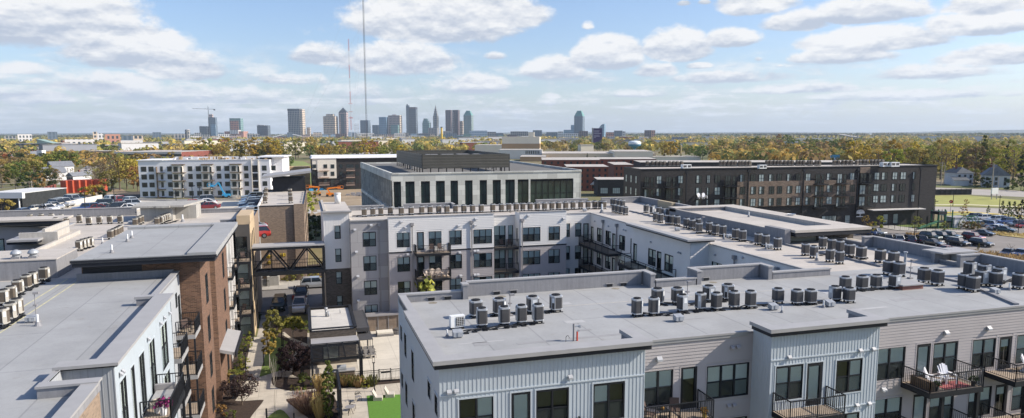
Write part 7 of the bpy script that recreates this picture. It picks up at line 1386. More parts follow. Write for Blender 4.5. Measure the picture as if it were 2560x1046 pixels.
AW.put((35.6, 31.7, 9.36), .6, 'white adirondack chair on the balcony, left of the pair'); AW.put((36.9, 31.9, 9.36), -.15, 'white adirondack chair on the balcony, right of the pair'); AW.put((43.6, 31.9, 9.36), .5, 'white chair on the balcony at the right edge of the photo')
AB.put((14.6, 87.2, 6.21), .5, 'beige adirondack chair on the north wing balcony, leftmost of four'); AB.put((15.4, 87.3, 6.21), .1, 'beige adirondack chair on the north wing balcony, second of four'); AB.put((16.1, 87.3, 6.21), -.1, 'beige adirondack chair on the north wing balcony, third of four'); AB.put((16.9, 87.1, 6.21), -.6, 'beige adirondack chair on the north wing balcony, rightmost of four')
AW.put((92.6, 151.2, 8.42), 0, 'white chair on the dark apartments balcony, left of the pair', None, 1.3); AW.put((93.9, 151.1, 8.42), 0, 'white chair on the dark apartments balcony, right of the pair', None, 1.3)
t = thing('patterned_rug', 'red and white patterned rug on the balcony with white chairs', 'rug', (36.7, 31.6, 9.362)); b = MB(); b.box(-.9, -.6, 0, 1.1, .4, .01); b.obj('rug', pm('red_rug', (.4, .12, .12), .9, .8, 14), t)
t = thing('wicker_planter', 'long brown wicker planter along the balcony railing', 'planter', (34.75, 31.6, 9.36)); b = MB(); b.box(-.15, -.7, 0, .15, .8, .55); b.obj('box', pm('brown_wicker', (.13, .09, .06), .9, .3, 8), t)
def pottedplant(label, loc, s, lm, pm_): 
    t = thing('potted_plant', label, 'potted plant', loc); b = MB(); b.cyl((0, 0, 0), (0, 0, .35*s), .12*s, .17*s, 12); b.obj('pot', pm_, t); b = MB(); r = random.Random(int(s*10))
    for k in range(70): a = r.uniform(0, 6.28); e = r.uniform(.2, 1.4); R_ = r.uniform(.15, .45)*s; p = Vector((R_*math.cos(a)*math.cos(e)*.9, R_*math.sin(a)*math.cos(e)*.9, .35*s+R_*math.sin(e))); u = Vector((r.uniform(-1, 1), r.uniform(-1, 1), r.uniform(-1, 1))).normalized()*.06*s; v = u.orthogonal().normalized()*.06*s; b.q(p-u-v, p+u-v, p+u+v, p-u+v)
    b.obj('leaves', lm, t)
LFG = dict(dark=(.03, .06, .015), light=(.12, .17, .04))
GLEAF = pm('plant_leaf', (.06, .11, .03), .7, kind='leaf', **LFG); PURPL = pm('purple_flower', (.25, .02, .14), .7, kind='leaf', dark=(.12, .01, .07), light=(.45, .05, .25)); WFL = pm('white_flower', (.6, .55, .5), .7, kind='leaf', dark=(.35, .3, .3), light=(.75, .7, .7))
pottedplant('white potted plant of purple flowers on the lower left balcony', (-7.7, 40.2, 9.36), 1.3, PURPL, WHC); pottedplant('pot of pale flowers left of the purple flowers', (-8.1, 40.6, 9.36), 1.0, WFL, WHC); pottedplant('dark pot at the corner of the balcony with white chairs', (35.0, 30.95, 9.36), .8, GLEAF, BLACK); pottedplant('potted plant at the right end of the white chair balcony', (37.9, 31.0, 9.36), .8, GLEAF, BLACK)
pottedplant('spreading yellow green potted grass on the lowest visible north wing balcony', (14.4, 86.9, 3.06), 4.2, pm('yellow_leaf_plant', (.3, .3, .06), .7, kind='leaf', dark=(.12, .13, .03), light=(.5, .45, .12)), BLACK)
pottedplant('small golden pot on the balcony beside the grey wall', (20.0, 31.5, 9.36), .7, pm('gold_leaf', (.35, .2, .04), .7, kind='leaf', dark=(.2, .1, .02), light=(.5, .35, .1)), pm('yellow_pot', (.5, .35, .08)))
def sling():
    t = thing('sling_chair', '', 'chair', group='brown sling chairs'); BR_ = pm('brown_sling', (.09, .06, .05), .8, .1, 3); b = MB(); b.box(-.25, -.25, .4, .25, .25, .43); b.obj('seat', BR_, t); b = MB(); b.bar((0, .24, .42), (0, .36, .95), .5, .03); b.obj('backrest', BR_, t)
    for x in (-.26, .26): b = MB(); b.bar((x, -.25, 0), (x, -.25, .6), .03, .03); b.bar((x, .25, 0), (x, .25, .6), .03, .03); b.bar((x, -.25, .6), (x, .3, .6), .03, .03); b.bar((x, -.25, .02), (x, .25, .02), .03, .03); b.obj('leg', BLACK, t)
    return t
SL = Placer(sling); SL.put((17.0, 31.9, 9.36), .9, 'brown sling chair left of the little balcony table'); SL.put((18.5, 32.0, 9.36), -.4, 'brown sling chair right of the little balcony table'); SL.put((-9.0, 57.2, 9.36), .5, 'dark chair on the upper balcony by the brick wall, left'); SL.put((-8.8, 58.3, 9.36), 2.5, 'dark chair on the upper balcony by the brick wall, rear'); SL.put((15.3, 87.3, 9.41), 0, 'dark chair on the top north wing balcony, left', None, 1.1); SL.put((16.4, 87.3, 9.41), .3, 'dark chair on the top north wing balcony, right', None, 1.1)
SL.put((-7.3, 87.3, 6.46), .6, 'dark chair on the second stacked balcony'); SL.put((-7.5, 87.5, 3.31), -.6, 'dark chair on the third stacked balcony'); SL.put((-7.1, 87.2, 9.61), .4, 'dark chair on the top stacked balcony'); SL.put((25, 89, 9.41), .2, 'grey chair in the recessed north wing balcony, left'); SL.put((26, 89, 9.41), -.2, 'grey chair in the recessed north wing balcony, right')
t = thing('side_table', 'little balcony table with a gold ornament', 'table', (17.75, 31.95, 9.36)); b = MB(); b.box(-.3, -.3, .5, .3, .3, .53); b.obj('table_top', BLACK, t); b = MB(); [b.bar((x, y, 0), (x, y, .5), .03, .03) for x in (-.27, .27) for y in (-.27, .27)]; b.obj('leg_frame', BLACK, t); b = MB(); b.ball((0, 0, .6), .1, 6); b.obj('ornament', pm('gold_leaf', (0, 0, 0)), t)
for (x, y, lab, w_, d_) in ((-8.0, 42.2, 'grey outdoor sofa with cushions on the left balcony', .9, 1.3),): t = thing('outdoor_sofa', lab, 'sofa', (x, y, 9.36)); b = MB(); b.box(-.6, -.9, 0, .5, .9, .38); b.box(-.6, .7, .38, .5, .95, .8); b.obj('base', DS, t); b = MB(); b.box(-.5, -.8, .38, .45, .65, .5); b.obj('cushion', CAPM, t)
# ================================================================== VEHICLES
CARP = {}
def carpaint(n, col, met=.3):
    if n not in CARP:
        M = pm('paint_'+n, col, .28, .03, 1, metal=met, spec=.6); M.node_tree.nodes['Principled BSDF'].inputs['Coat Weight'].default_value = .6; CARP[n] = M
    return CARP[n]
TYRE = pm('tyre_rubber', (.02, .02, .02), .9, .1, 4); RIM = pm('alloy_rim', (.45, .46, .48), .3, .05, 4, metal=.8); HLM = pm('headlamp_glass', (.7, .72, .75), .1, .02, 2); TLM = pm('tail_lamp', (.35, .01, .01), .2, .05, 2)
def carmaker(style, paint):
    def mk():
        t = thing({'sedan': 'parked_car', 'suv': 'parked_suv', 'pickup': 'pickup_truck'}[style], '', {'sedan': 'car', 'suv': 'car', 'pickup': 'pickup truck'}[style])
        L = {'sedan': 4.7, 'suv': 4.75, 'pickup': 5.6}[style]; W_ = .93; hb = {'sedan': .92, 'suv': 1.08, 'pickup': 1.12}[style]; ht = {'sedan': 1.45, 'suv': 1.74, 'pickup': 1.85}[style]
        # body stations along x (nose at -L/2): (x, low z, belt z, half width)
        if style == 'sedan': st = [(-L/2, .35, .6, .7), (-L/2+.12, .22, .72, .84), (-L/2+.9, .2, .84, W_), (-L*.2, .2, hb-.02, W_), (0, .2, hb, W_), (L*.28, .2, hb+.02, W_), (L/2-.25, .25, hb, .86), (L/2, .4, .8, .74)]
        else: st = [(-L/2, .4, .75, .74), (-L/2+.1, .28, .92, .87), (-L/2+.9, .26, hb-.08, W_), (-L*.2, .26, hb, W_), (0, .26, hb, W_), (L*.3, .26, hb+.02, W_), (L/2-.12, .3, hb, .88), (L/2, .4, hb-.15, .82)]
        b = MB()
        for x, zl, zb, w in st: b.v += [(x, -w*.96, zl), (x, -w, (zl+zb)/2), (x, -w*.93, zb), (x, w*.93, zb), (x, w, (zl+zb)/2), (x, w*.96, zl)]
        for i in range(len(st)-1):
            o = i*6
            for j in range(6): b.f.append((o+j, o+(j+1) % 6, o+6+(j+1) % 6, o+6+j)); b.m.append(0)
        b.f += [tuple(range(5, -1, -1)), tuple(range(len(b.v)-6, len(b.v)))]; b.m += [0, 0]
        cab = {'sedan': (-L*.2, -.35, .75, L*.37), 'suv': (-L*.2, -.5, L*.4, L*.48), 'pickup': (-L*.2, -.55, .45, .75)}[style]
        x0, x1, x2, x3 = cab; wt = .66; z0 = hb-.02; b.box(x1, -wt, ht-.05, x2, wt, ht)
        P = lambda x, w, z: (x, w, z)
        for s in (-1, 1):   # pillars
            for a, c in (((x0, .86*s, z0), (x1, wt*s, ht-.03)), ((x3, .86*s, z0), (x2, wt*s, ht-.03)), (((x1+x2)/2, .89*s, z0), ((x1+x2)/2, wt*s, ht-.03))): b.bar(a, c, .08, .08)
        if style == 'pickup': b.box(.85, -.85, hb-.6, L/2-.1, .85, hb-.55, 0)
        body = b.obj('body', paint, t)
        b = MB(); q = [(x0, -.86, z0), (x3, -.86, z0), (x3, .86, z0), (x0, .86, z0), (x1, -wt, ht-.04), (x2, -wt, ht-.04), (x2, wt, ht-.04), (x1, wt, ht-.04)]; b.v = q; b.f = [(0, 1, 5, 4), (1, 2, 6, 5), (2, 3, 7, 6), (3, 0, 4, 7)]; b.m = [0]*4; b.obj('windows', DARKGL, t)
        if style == 'pickup': b = MB(); b.box(.9, -.78, hb+.003, L/2-.15, .78, hb+.01); b.obj('bed', BLACK, t)
        for x in (-L/2+.92, L/2-.95):
            for s in (-1, 1): b = MB(); r = .33 if style == 'sedan' else .37; b.cyl((x, s*(W_-.2), r), (x, s*(W_+.015), r), r, r, 14); w = b.obj('wheel', TYRE, t); b = MB(); b.cyl((x, s*(W_), r), (x, s*(W_+.03), r), r*.6, r*.55, 10); b.obj('rim', RIM, w)
        for s in (-1, 1): b = MB(); b.box(-L/2-.005, s*.62-.15, .62, -L/2+.2, s*.62+.15, .76); b.obj('headlight', HLM, t); b = MB(); b.box(L/2-.15, s*.66-.12, .75, L/2+.01, s*.66+.12, .95); b.obj('taillight', TLM, t)
        return t
    return Placer(mk)
COLS = {'white': (.75, .75, .75), 'silver': (.42, .44, .46), 'grey': (.15, .16, .17), 'black': (.015, .016, .018), 'blue': (.03, .07, .2), 'navy': (.02, .035, .08), 'red': (.4, .03, .02), 'maroon': (.2, .02, .02), 'green': (.025, .05, .045), 'beige': (.4, .36, .3)}
CK = {}
def car(px, py, z, rot, style, col, label, group=None, scale=None):
    k = (style, col)
    if k not in CK: CK[k] = carmaker(style, carpaint(col, COLS[col], .0 if col in ('white', 'red') else .3))
    g = G(px, py, z); CK[k].put((g.x, g.y, z+.01 if z < 1 else z), rot, label, group, scale)
kinds = {'sedan': 'sedan', 'suv': 'SUV', 'pickup': 'pickup truck'}
def carrow(pts, z, rot, where, group):
    """pts: (px, py, style, colour)"""
    pts = sorted(pts)
    for i, p in enumerate(pts):
        car(p[0], p[1], z, (p[4] if len(p) > 4 else rot)+random.uniform(-.04, .04), p[2], p[3], '%s %s %s, %s from the left' % (p[3], kinds[p[2]], where, ordn(i+1)), group)
AZ = math.radians(0)
gz = DZ+.02
carrow([(60, 540, 'sedan', 'blue'), (92, 532, 'sedan', 'beige'), (120, 529, 'sedan', 'white'), (133, 523, 'sedan', 'silver'), (147, 519, 'suv', 'grey'), (161, 515, 'suv', 'silver'), (170, 511, 'sedan', 'grey'), (184, 507, 'suv', 'silver'), (192, 502, 'sedan', 'green')], gz, 2.5, 'along the slanting garage parapet', 'cars along the garage parapet')
carrow([(215, 530, 'suv', 'blue'), (240, 529, 'sedan', 'maroon'), (256, 526, 'sedan', 'silver'), (288, 528, 'suv', 'black'), (315, 528, 'sedan', 'white'), (252, 519, 'suv', 'green'), (320, 520, 'suv', 'silver')], gz, .25, 'in the middle of the garage deck', 'cars in the middle of the garage deck')
carrow([(282, 509, 'suv', 'white'), (299, 510, 'suv', 'red'), (330, 513, 'suv', 'silver')], gz, 2.2, 'at the far side of the garage deck', 'cars at the far side of the garage deck')
carrow([(478, 516, 'sedan', 'red'), (500, 518, 'sedan', 'white'), (513, 514, 'sedan', 'white'), (508, 508, 'suv', 'grey'), (490, 523, 'sedan', 'navy'), (520, 523, 'sedan', 'maroon'), (470, 523, 'sedan', 'silver')], gz, .15, 'right of the stair bulkhead', 'cars right of the stair bulkhead')
rr = random.Random(4); col_seq = ['grey', 'blue', 'white', 'silver', 'navy', 'grey', 'blue', 'white', 'black', 'green', 'silver', 'red']
ys = [500, 504, 508.5, 513.5, 519.5, 526, 533.5, 540.5, 550, 561, 575, 596]; xs = [632, 631, 632, 628, 626, 627, 624, 623, 626, 625, 628, 632]
carrow([(xs[i]+i*.01, ys[i], ['suv', 'sedan', 'sedan', 'suv'][i % 4], col_seq[i]) for i in range(12)], gz, .25, 'in the file beside the brick office', 'cars in the file beside the brick office')
car(790, 719, 0, PI, 'suv', 'silver', 'silver SUV on the street behind the footbridge column'); car(698, 772, 0, 1.5, 'suv', 'green', 'dark SUV parked nose in beside the garden path'); car(750, 775, 0, 1.5, 'pickup', 'white', 'white pickup truck parked behind the low concrete wall'); car(754, 746, 0, -1.6, 'pickup', 'black', 'black pickup truck with open bed beside the standing person')
# far left street cars
carrow([(214, 431, 'sedan', 'silver'), (232, 414, 'suv', 'white'), (238, 411, 'sedan', 'grey'), (245, 413, 'sedan', 'white'), (252, 408, 'sedan', 'blue'), (228, 417, 'sedan', 'black'), (247, 418, 'sedan', 'silver')], 0, 1.9, 'on the far left street', 'cars on the far left street')
# right car park
dk = 2.62
carrow([(2215, 604, 'suv', 'grey'), (2243, 606, 'suv', 'silver'), (2271, 607, 'suv', 'navy'), (2300, 607, 'suv', 'navy')], 0, 4.2, 'in the near row just beyond the roof parapet', 'cars in the near row of the right car park')
carrow([(2326, 599, 'suv', 'green'), (2353, 598, 'suv', 'green'), (2376, 597, 'suv', 'green')], 0, 1.75, 'in the dark middle row of the right car park', 'dark cars in the middle of the right car park')
carrow([(2332, 614, 'sedan', 'black'), (2394, 614, 'suv', 'black'), (2433, 600, 'suv', 'maroon'), (2452, 616, 'suv', 'black')], 0, 1.7, 'in the nearest spaces of the right car park', 'cars in the nearest spaces of the right car park')
carrow([(2458, 589, 'sedan', 'black'), (2492, 576, 'sedan', 'white'), (2512, 580, 'sedan', 'green'), (2480, 568, 'suv', 'blue'), (2455, 566, 'sedan', 'silver')], 0, 1.9, 'beyond the playground hedge', 'cars beyond the playground hedge')
carrow([(2433, 548, 'suv', 'black'), (2456, 551, 'suv', 'white'), (2489, 555, 'suv', 'silver'), (2515, 560, 'suv', 'blue'), (2544, 567, 'suv', 'grey'), (2425, 558, 'sedan', 'silver'), (2398, 552, 'sedan', 'navy'), (2562, 570, 'sedan', 'red'), (2500, 551, 'sedan', 'white')], 0, -.2, 'in the far rows by the street', 'cars in the far rows of the right car park')
car(2365, 631, 0, 3.3, 'sedan', 'maroon', 'dark red sedan driving just beyond the roof parapet'); car(2170, 587, 0, 1.9, 'suv', 'blue', 'pale blue car behind the brick end of the roof block, left one'); car(2189, 588, 0, 1.9, 'suv', 'silver', 'silver car behind the brick end of the roof block, right one'); car(2520, 640, 0, .3, 'sedan', 'navy', 'dark blue car roof showing over the parapet at the right edge'); car(2552, 641, 0, .3, 'sedan', 'blue', 'blue car cut off by the right edge of the photo')
# machines on the building yard
ORG = pm('orange_machine', (.75, .22, .02), .5, .08, 1); SKY = pm('blue_lift_paint', (.05, .35, .62), .5, .05, 1); YEL = pm('yellow_machine', (.7, .42, .03), .5, .08, 1)
def lift(label, px, py, z, pts, mat, s=1.):
    g = G(px, py, z); t = thing('boom_lift', label, 'boom lift', g); b = MB(); b.box(-1.4*s, -1, .5, 1.4*s, 1, 1.5); b.obj('chassis', mat, t)
    for x in (-1, 1):
        for y in (-1, 1): b = MB(); b.cyl((x*s, y, .5), (x*s, y*1.2, .5), .5, .5, 10); b.obj('wheel', TYRE, t)
    b = MB(); P = [Vector((x, 0, zz)) for x, zz in pts]; [b.bar(P[i], P[i+1], .45, .5) for i in range(len(P)-1)]; b.obj('boom', mat, t); b = MB(); e = P[-1]; b.box(e.x-1.1, -.8, e.z-.6, e.x+1.1, .8, e.z-.5); [b.bar((e.x+k*1.05, -.8, e.z-.5), (e.x+k*1.05, -.8, e.z+.6), .1, .1) for k in (-1, 0, 1)]; b.bar((e.x-1.1, -.8, e.z+.6), (e.x+1.1, -.8, e.z+.6), .1, .1); b.obj('basket', mat, t)
lift('blue articulated boom lift before the white building', 566, 495, 0, [(0, 1), (-1, 2.2), (-2.6, 6), (-4, 4.6), (-5.4, 5)], SKY); lift('orange boom lift on the yard before the dark apartments', 825, 492, 0, [(0, 1.4), (-1, 3.2), (4, 3.6)], ORG); lift('second orange lift on the yard, left of the first', 793, 490, 0, [(0, 1.4), (1, 3.4), (-3, 3.8)], ORG); lift('yellow telehandler with raised arm beside the white building', 735, 458, 0, [(0, 1.5), (2, 4), (9, 8)], YEL, 1.5)
g = G(748, 470); t = thing('plywood_tower', 'unfinished plywood stair tower between the two unfinished buildings', 'building frame', g); b = MB(); b.box(-4, 0, 0, 5, 8, 9.5); b.obj('sheathing', pm('raw_plywood', (.55, .38, .2), .85, .15, .5, kind='panels', bw=2.4, bh=1.2), t)
g = G(700, 462); t = thing('scaffold', 'brown scaffold platforms at the end of the white building', 'scaffold', g); b = MB()
for z in (3, 6.2, 9.4): b.box(-3.5, 0, z, 3.5, 3, z+.15)
for x in (-3.4, 0, 3.4): b.box(x-.08, -.08, 0, x+.08, .08, 11)
b.obj('platform', BRN, t)
def pile(label, px, py, mat, n, s, z=0.):
    g = G(px, py, z); r = random.Random(px); t = thing('material_pile', label, 'material pile', g); b = MB()
    for k in range(n): x, y = r.uniform(-1, 1)*s, r.uniform(-.6, .6)*s; a = r.uniform(.3, 1.1); b.box(x, y, 0, x+a*1.8, y+a, a*r.uniform(.5, 1.3))
    b.obj('pile', mat, t)
pile('grey machine and pallets at the right of the yard', 885, 490, DS, 16, 4); pile('dark skid loader beside the office corner', 905, 488, BLACK, 8, 2.5); pile('row of white stone blocks behind the stair tower', 795, 533, WH, 14, 4); pile('blue wrapped bundles before the dark apartments', 800, 476, SKY, 10, 5); pile('rubble heap in front of the white building', 580, 496, CONC2, 12, 4)
# ================================================================== PERSON
def person():
    t = tag(MB().obj('tmp', BLACK), None, None); bpy.data.objects.remove(t)
    g = G(737, 744); me = bpy.data.meshes.new('body'); V_ = [(0, 0, .95), (0, 0, 1.2), (0, .0, 1.42), (0, 0, 1.52), (0, -.02, 1.66), (.17, 0, 1.4), (.24, -.05, 1.15), (.2, -.2, .98), (-.17, 0, 1.4), (-.25, .02, 1.15), (-.24, -.08, .92), (.1, 0, .88), (.11, -.03, .5), (.11, .02, .08), (.12, -.12, .04), (-.1, 0, .88), (-.12, .03, .5), (-.13, .1, .08), (-.14, -.03, .04)]
    E_ = [(0, 1), (1, 2), (2, 3), (3, 4), (2, 5), (5, 6), (6, 7), (2, 8), (8, 9), (9, 10), (0, 11), (11, 12), (12, 13), (13, 14), (0, 15), (15, 16), (16, 17), (17, 18)]; me.from_pydata(V_, E_, [])
    o = bpy.data.objects.new('person', me); COL.objects.link(o); o.location = g; md = o.modifiers.new('skin', 'SKIN'); R_ = [.15, .14, .16, .06, .11, .07, .05, .04, .07, .05, .04, .09, .065, .045, .05, .09, .065, .045, .05]
    for sv, r in zip(me.skin_vertices[0].data, R_): sv.radius = (r, r*.85)
    me.skin_vertices[0].data[0].use_root = True; o.modifiers.new('sub', 'SUBSURF').levels = 1; o.modifiers['sub'].render_levels = 2; me.materials.append(pm('grey_clothes', (.2, .21, .23), .9, .1, 3))
    b = MB(); b.lathe([(.15, .78), (.17, .95), (.165, 1.2), (.2, 1.4), (.12, 1.46)], 12); tag(b.obj('jacket', pm('pale_jacket', (.34, .36, .38), .9, .1, 3), o)); b = MB(); b.lathe([(.118, 1.66), (.12, 1.72), (.08, 1.79), (.01, 1.81)], 10); b.obj('hair', pm('brown_hair', (.06, .04, .03)), o)
    tag(o, 'person in grey jacket standing beside the black pickup truck', 'person')
person()
b = MB(); b.box(-.28, -.2, 0, .28, .2, .5); o = b.obj('red_bag', RED, None, G(735, 748)); tag(o, 'red bag on the ground at the feet of the person', 'bag')
# ================================================================== TREES AND PLANTS
def leafmat(n, c, d, l, **k): return pm('leaf_'+n, c, .75, kind='leaf', dark=tuple((a*2+b)/3 for a, b in zip(d, c)), light=tuple((a+b)/2 for a, b in zip(l, c)), spec=.2, **k)
LM = {'green': leafmat('green', (0.128, 0.17, 0.043), (0.06, 0.093, 0.025), (0.221, 0.255, 0.068)), 'olive': leafmat('olive', (0.234, 0.234, 0.063), (0.108, 0.117, 0.036), (0.396, 0.36, 0.108)), 'yellow': leafmat('yellow', (0.459, 0.338, 0.047), (0.23, 0.176, 0.041), (0.675, 0.486, 0.081)), 'gold': leafmat('gold', (.37, .28, .085), (.19, .15, .05), (.55, .41, .12)),
      'pear': leafmat('pear', (.36, .28, .07), (.2, .16, .04), (.5, .42, .1)), 'orange': leafmat('orange', (.32, .19, .07), (.17, .11, .05), (.48, .28, .1)), 'brown': leafmat('brown', (0.24, 0.173, 0.09), (0.12, 0.09, 0.053), (0.375, 0.27, 0.135)), 'red': leafmat('red', (0.26, 0.058, 0.039), (0.13, 0.039, 0.026), (0.416, 0.104, 0.052)), 'dark': leafmat('dark', (0.042, 0.063, 0.025), (0.021, 0.035, 0.014), (0.084, 0.105, 0.042)),
      'purple': leafmat('purple', (.05, .032, .036), (.018, .012, .014), (.11, .075, .075)), 'lime': leafmat('lime', (0.312, 0.324, 0.054), (0.156, 0.18, 0.036), (0.48, 0.456, 0.096))}
BARK = pm('bark', (.13, .1, .075), .95, .2, 2); BARKP = pm('pale_bark', (.4, .36, .3), .9, .1, 3)
def crown_mesh(name, seed, h, rx, rz, zc, clumps, leaves, lsz, mat, shape='round', stretch=1.):
    r = random.Random(seed); b = MB(); C_ = []
    for k in range(clumps):
        while True:
            p = Vector((r.uniform(-1, 1), r.uniform(-1, 1), r.uniform(-1, 1)))
            if .3 < p.length < 1 or (shape == 'col' and p.length < 1): break
        q = p.normalized()*(p.length**.5)
        if shape == 'cone': f = (1-(q.z*.5+.5))*.95+.06; q = Vector((q.x*f, q.y*f, q.z))
        if shape == 'spread': q.z = abs(q.z)*1.2-.4
        C_.append((Vector((q.x*rx, q.y*rx, zc+q.z*rz)), r.uniform(.16, .34)*(rx if shape != 'cone' else rx*.6)))
    for c, cr in C_:
        for j in range(leaves):
            d = Vector((r.gauss(0, 1), r.gauss(0, 1), r.gauss(0, 1))).normalized()*cr*r.uniform(.35, 1)**.6; p = c+Vector((d.x, d.y, d.z*.75))
            n = (d.normalized()*1.3+Vector((r.uniform(-.8, .8), r.uniform(-.8, .8), r.uniform(-.2, .9)))).normalized(); u = n.orthogonal().normalized(); a = r.uniform(0, 6.28); v = n.cross(u); u2 = (u*math.cos(a)+v*math.sin(a))*lsz*r.uniform(.6, 1.2); v2 = n.cross(u2).normalized()*lsz*r.uniform(.5, 1.)*stretch
            b.q(p-u2-v2, p+u2*.6-v2, p+u2+v2*.8, p-u2*.7+v2)
    return b.mesh(name, mat)
def trunk_mesh(h, r0, seed, limbs=6, reach=.4, top=.85, mat=None, z0=.35):
    r = random.Random(seed); b = MB(); pts = [Vector((0, 0, -.1))]
    for k in range(1, 5): pts.append(Vector((r.uniform(-.02, .02)*h, r.uniform(-.02, .02)*h, h*top*k/4)))
    for i in range(4): b.cyl(pts[i], pts[i+1], r0*(1-.2*i), r0*(.8-.2*i), 7, cap=False)
    for k in range(limbs):
        f = z0+(.9-z0)*k/limbs; p = Vector((0, 0, h*top*f)); a = k*2.4+r.uniform(-.4, .4); e = Vector((math.cos(a), math.sin(a), 0)); m_ = p+e*h*reach*.5+Vector((0, 0, h*.14)); q = p+e*h*reach*r.uniform(.7, 1)+Vector((0, 0, h*.3)); b.cyl(p, m_, r0*.42, r0*.25, 5, cap=False); b.cyl(m_, q, r0*.25, r0*.06, 5, cap=False)
        for s in (-1, 1): e2 = Vector((math.cos(a+s*.7), math.sin(a+s*.7), 0)); b.cyl(m_, m_+e2*h*reach*.4+Vector((0, 0, h*.12)), r0*.16, r0*.04, 4, cap=False)
    return b.mesh('trunk', mat or BARK)
TC = {}
TKIND = {'broad': dict(h=14, rx=5.6, rz=5.0, zc=8.6, clumps=30, leaves=42, lsz=.36), 'tall': dict(h=17, rx=4.8, rz=7.0, zc=10, clumps=34, leaves=38, lsz=.36), 'sparse': dict(h=16, rx=5.6, rz=6.2, zc=9.6, clumps=40, leaves=12, lsz=.3), 'wide': dict(h=12, rx=6.8, rz=4.4, zc=7.4, clumps=34, leaves=40, lsz=.38),
         'conifer': dict(h=17, rx=3.6, rz=8, zc=8.8, clumps=60, leaves=22, lsz=.3, shape='cone'), 'small': dict(h=6, rx=1.9, rz=2.2, zc=3.9, clumps=16, leaves=30, lsz=.16), 'spruce': dict(h=7, rx=1.9, rz=3.3, zc=3.5, clumps=40, leaves=20, lsz=.16, shape='cone'), 'shrub': dict(h=2.4, rx=1.6, rz=1.2, zc=1.0, clumps=14, leaves=34, lsz=.13)}
def tree(kind, col, loc, label, group=None, s=1., v=0, rot=None, name=None):
    k = (kind, col, v); K = TKIND[kind]
    if k not in TC:
        def mk():
            t = thing(name or {'conifer': 'conifer', 'spruce': 'conifer', 'shrub': 'shrub'}.get(kind, 'broadleaf_tree'), '', 'shrub' if kind == 'shrub' else 'tree')
            mobj('crown', crown_mesh('crown', hash((kind, v)) % 999 if 0 else len(kind)*13+v*7+1, K['h'], K['rx'], K['rz'], K['zc'], K['clumps'], K['leaves'], K['lsz'], LM[col], K.get('shape', 'round')), t)
            mobj('trunk', trunk_mesh(K['h'], K['h']*.022, v+3, 9 if kind == 'sparse' else 6, .36 if kind not in ('conifer', 'spruce') else .1), t); return t
        TC[k] = Placer(mk)
    return TC[k].put(loc, random.uniform(0, 6.28) if rot is None else rot, label, group, (s*random.uniform(.9, 1.1), s*random.uniform(.9, 1.1), s))
CNAME = {'green': 'green', 'olive': 'olive green', 'yellow': 'bright yellow', 'gold': 'golden', 'orange': 'orange brown', 'brown': 'brown thin leaved', 'red': 'deep red', 'dark': 'dark green', 'purple': 'purple', 'lime': 'yellow green'}
BS = 1.
def belt(pts, where, group):
    """pts: (px, py of foot, kind, colour, scale)"""
    pts = sorted(pts, key=lambda p: p[0])
    for i, (x, y, k, c, s) in enumerate(pts): tree(k, c, G(x, y), '%s tree %s, %s from the left' % (CNAME[c], where, ordn(i+1)), group, s*BS, i % 2)
R_ = random.Random(42)
def scatter(x0, x1, y0, y1, n, kinds, cols, s0, s1):
    out = []
    for i in range(n): f = (i+R_.random())/n; t_ = R_.random(); out.append((x0+(x1-x0)*f, (y0[0]+(y0[1]-y0[0])*f)*(1-t_)+(y1[0]+(y1[1]-y1[0])*f)*t_, R_.choice(kinds), R_.choice(cols), R_.uniform(s0, s1)))
    return out
# left neighbourhood
BS = .74
belt([(0, 402, 'tall', 'dark', 1.3), (18, 418, 'broad', 'red', 1.0), (42, 420, 'wide', 'dark', 1.25), (70, 412, 'broad', 'gold', 1.1), (84, 414, 'broad', 'yellow', .9), (110, 414, 'wide', 'dark', 1.1), (30, 432, 'broad', 'brown', 1.0), (60, 440, 'wide', 'brown', 1.2), (10, 440, 'broad', 'gold', 1.0), (45, 432, 'broad', 'yellow', .8), (85, 440, 'wide', 'gold', 1.1), (100, 432, 'broad', 'lime', 1.0), (25, 458, 'wide', 'olive', 1.1), (55, 462, 'broad', 'green', 1.15), (88, 468, 'broad', 'olive', 1.2), (110, 455, 'broad', 'lime', .9), (5, 472, 'broad', 'brown', .9), (40, 478, 'broad', 'green', .9), (75, 486, 'broad', 'dark', .9), (95, 482, 'broad', 'orange', .8), (120, 478, 'broad', 'dark', .9), (140, 472, 'sparse', 'brown', .8), (128, 460, 'broad', 'olive', .8)], 'in the housing left of the street', 'trees in the housing left of the street')
BS = .74
belt([(140, 432, 'wide', 'olive', 1.5), (165, 432, 'wide', 'green', 1.55), (184, 431, 'broad', 'gold', 1.1), (150, 422, 'wide', 'yellow', 1.2), (178, 418, 'broad', 'gold', 1.2), (222, 420, 'small', 'lime', 1.2), (182, 440, 'small', 'gold', 1.0)], 'in the big clump beside the street', 'trees in the big clump beside the street')
BS = .82
belt([(258, 416, 'broad', 'olive', .9), (268, 412, 'broad', 'green', .8), (282, 410, 'broad', 'gold', .8), (262, 470, 'sparse', 'brown', 1.0), (280, 474, 'sparse', 'brown', 1.15), (300, 476, 'sparse', 'gold', 1.2), (318, 474, 'broad', 'gold', 1.2), (335, 472, 'broad', 'yellow', 1.2), (345, 480, 'broad', 'orange', 1.0), (312, 458, 'broad', 'gold', .95), (334, 452, 'broad', 'yellow', .95), (295, 452, 'sparse', 'olive', .8), (270, 480, 'broad', 'olive', .8), (240, 478, 'sparse', 'olive', .8), (352, 440, 'broad', 'gold', 1.2), (252, 462, 'sparse', 'brown', .9)], 'left of the white apartment building', 'trees left of the white apartment building')
BS = 1.
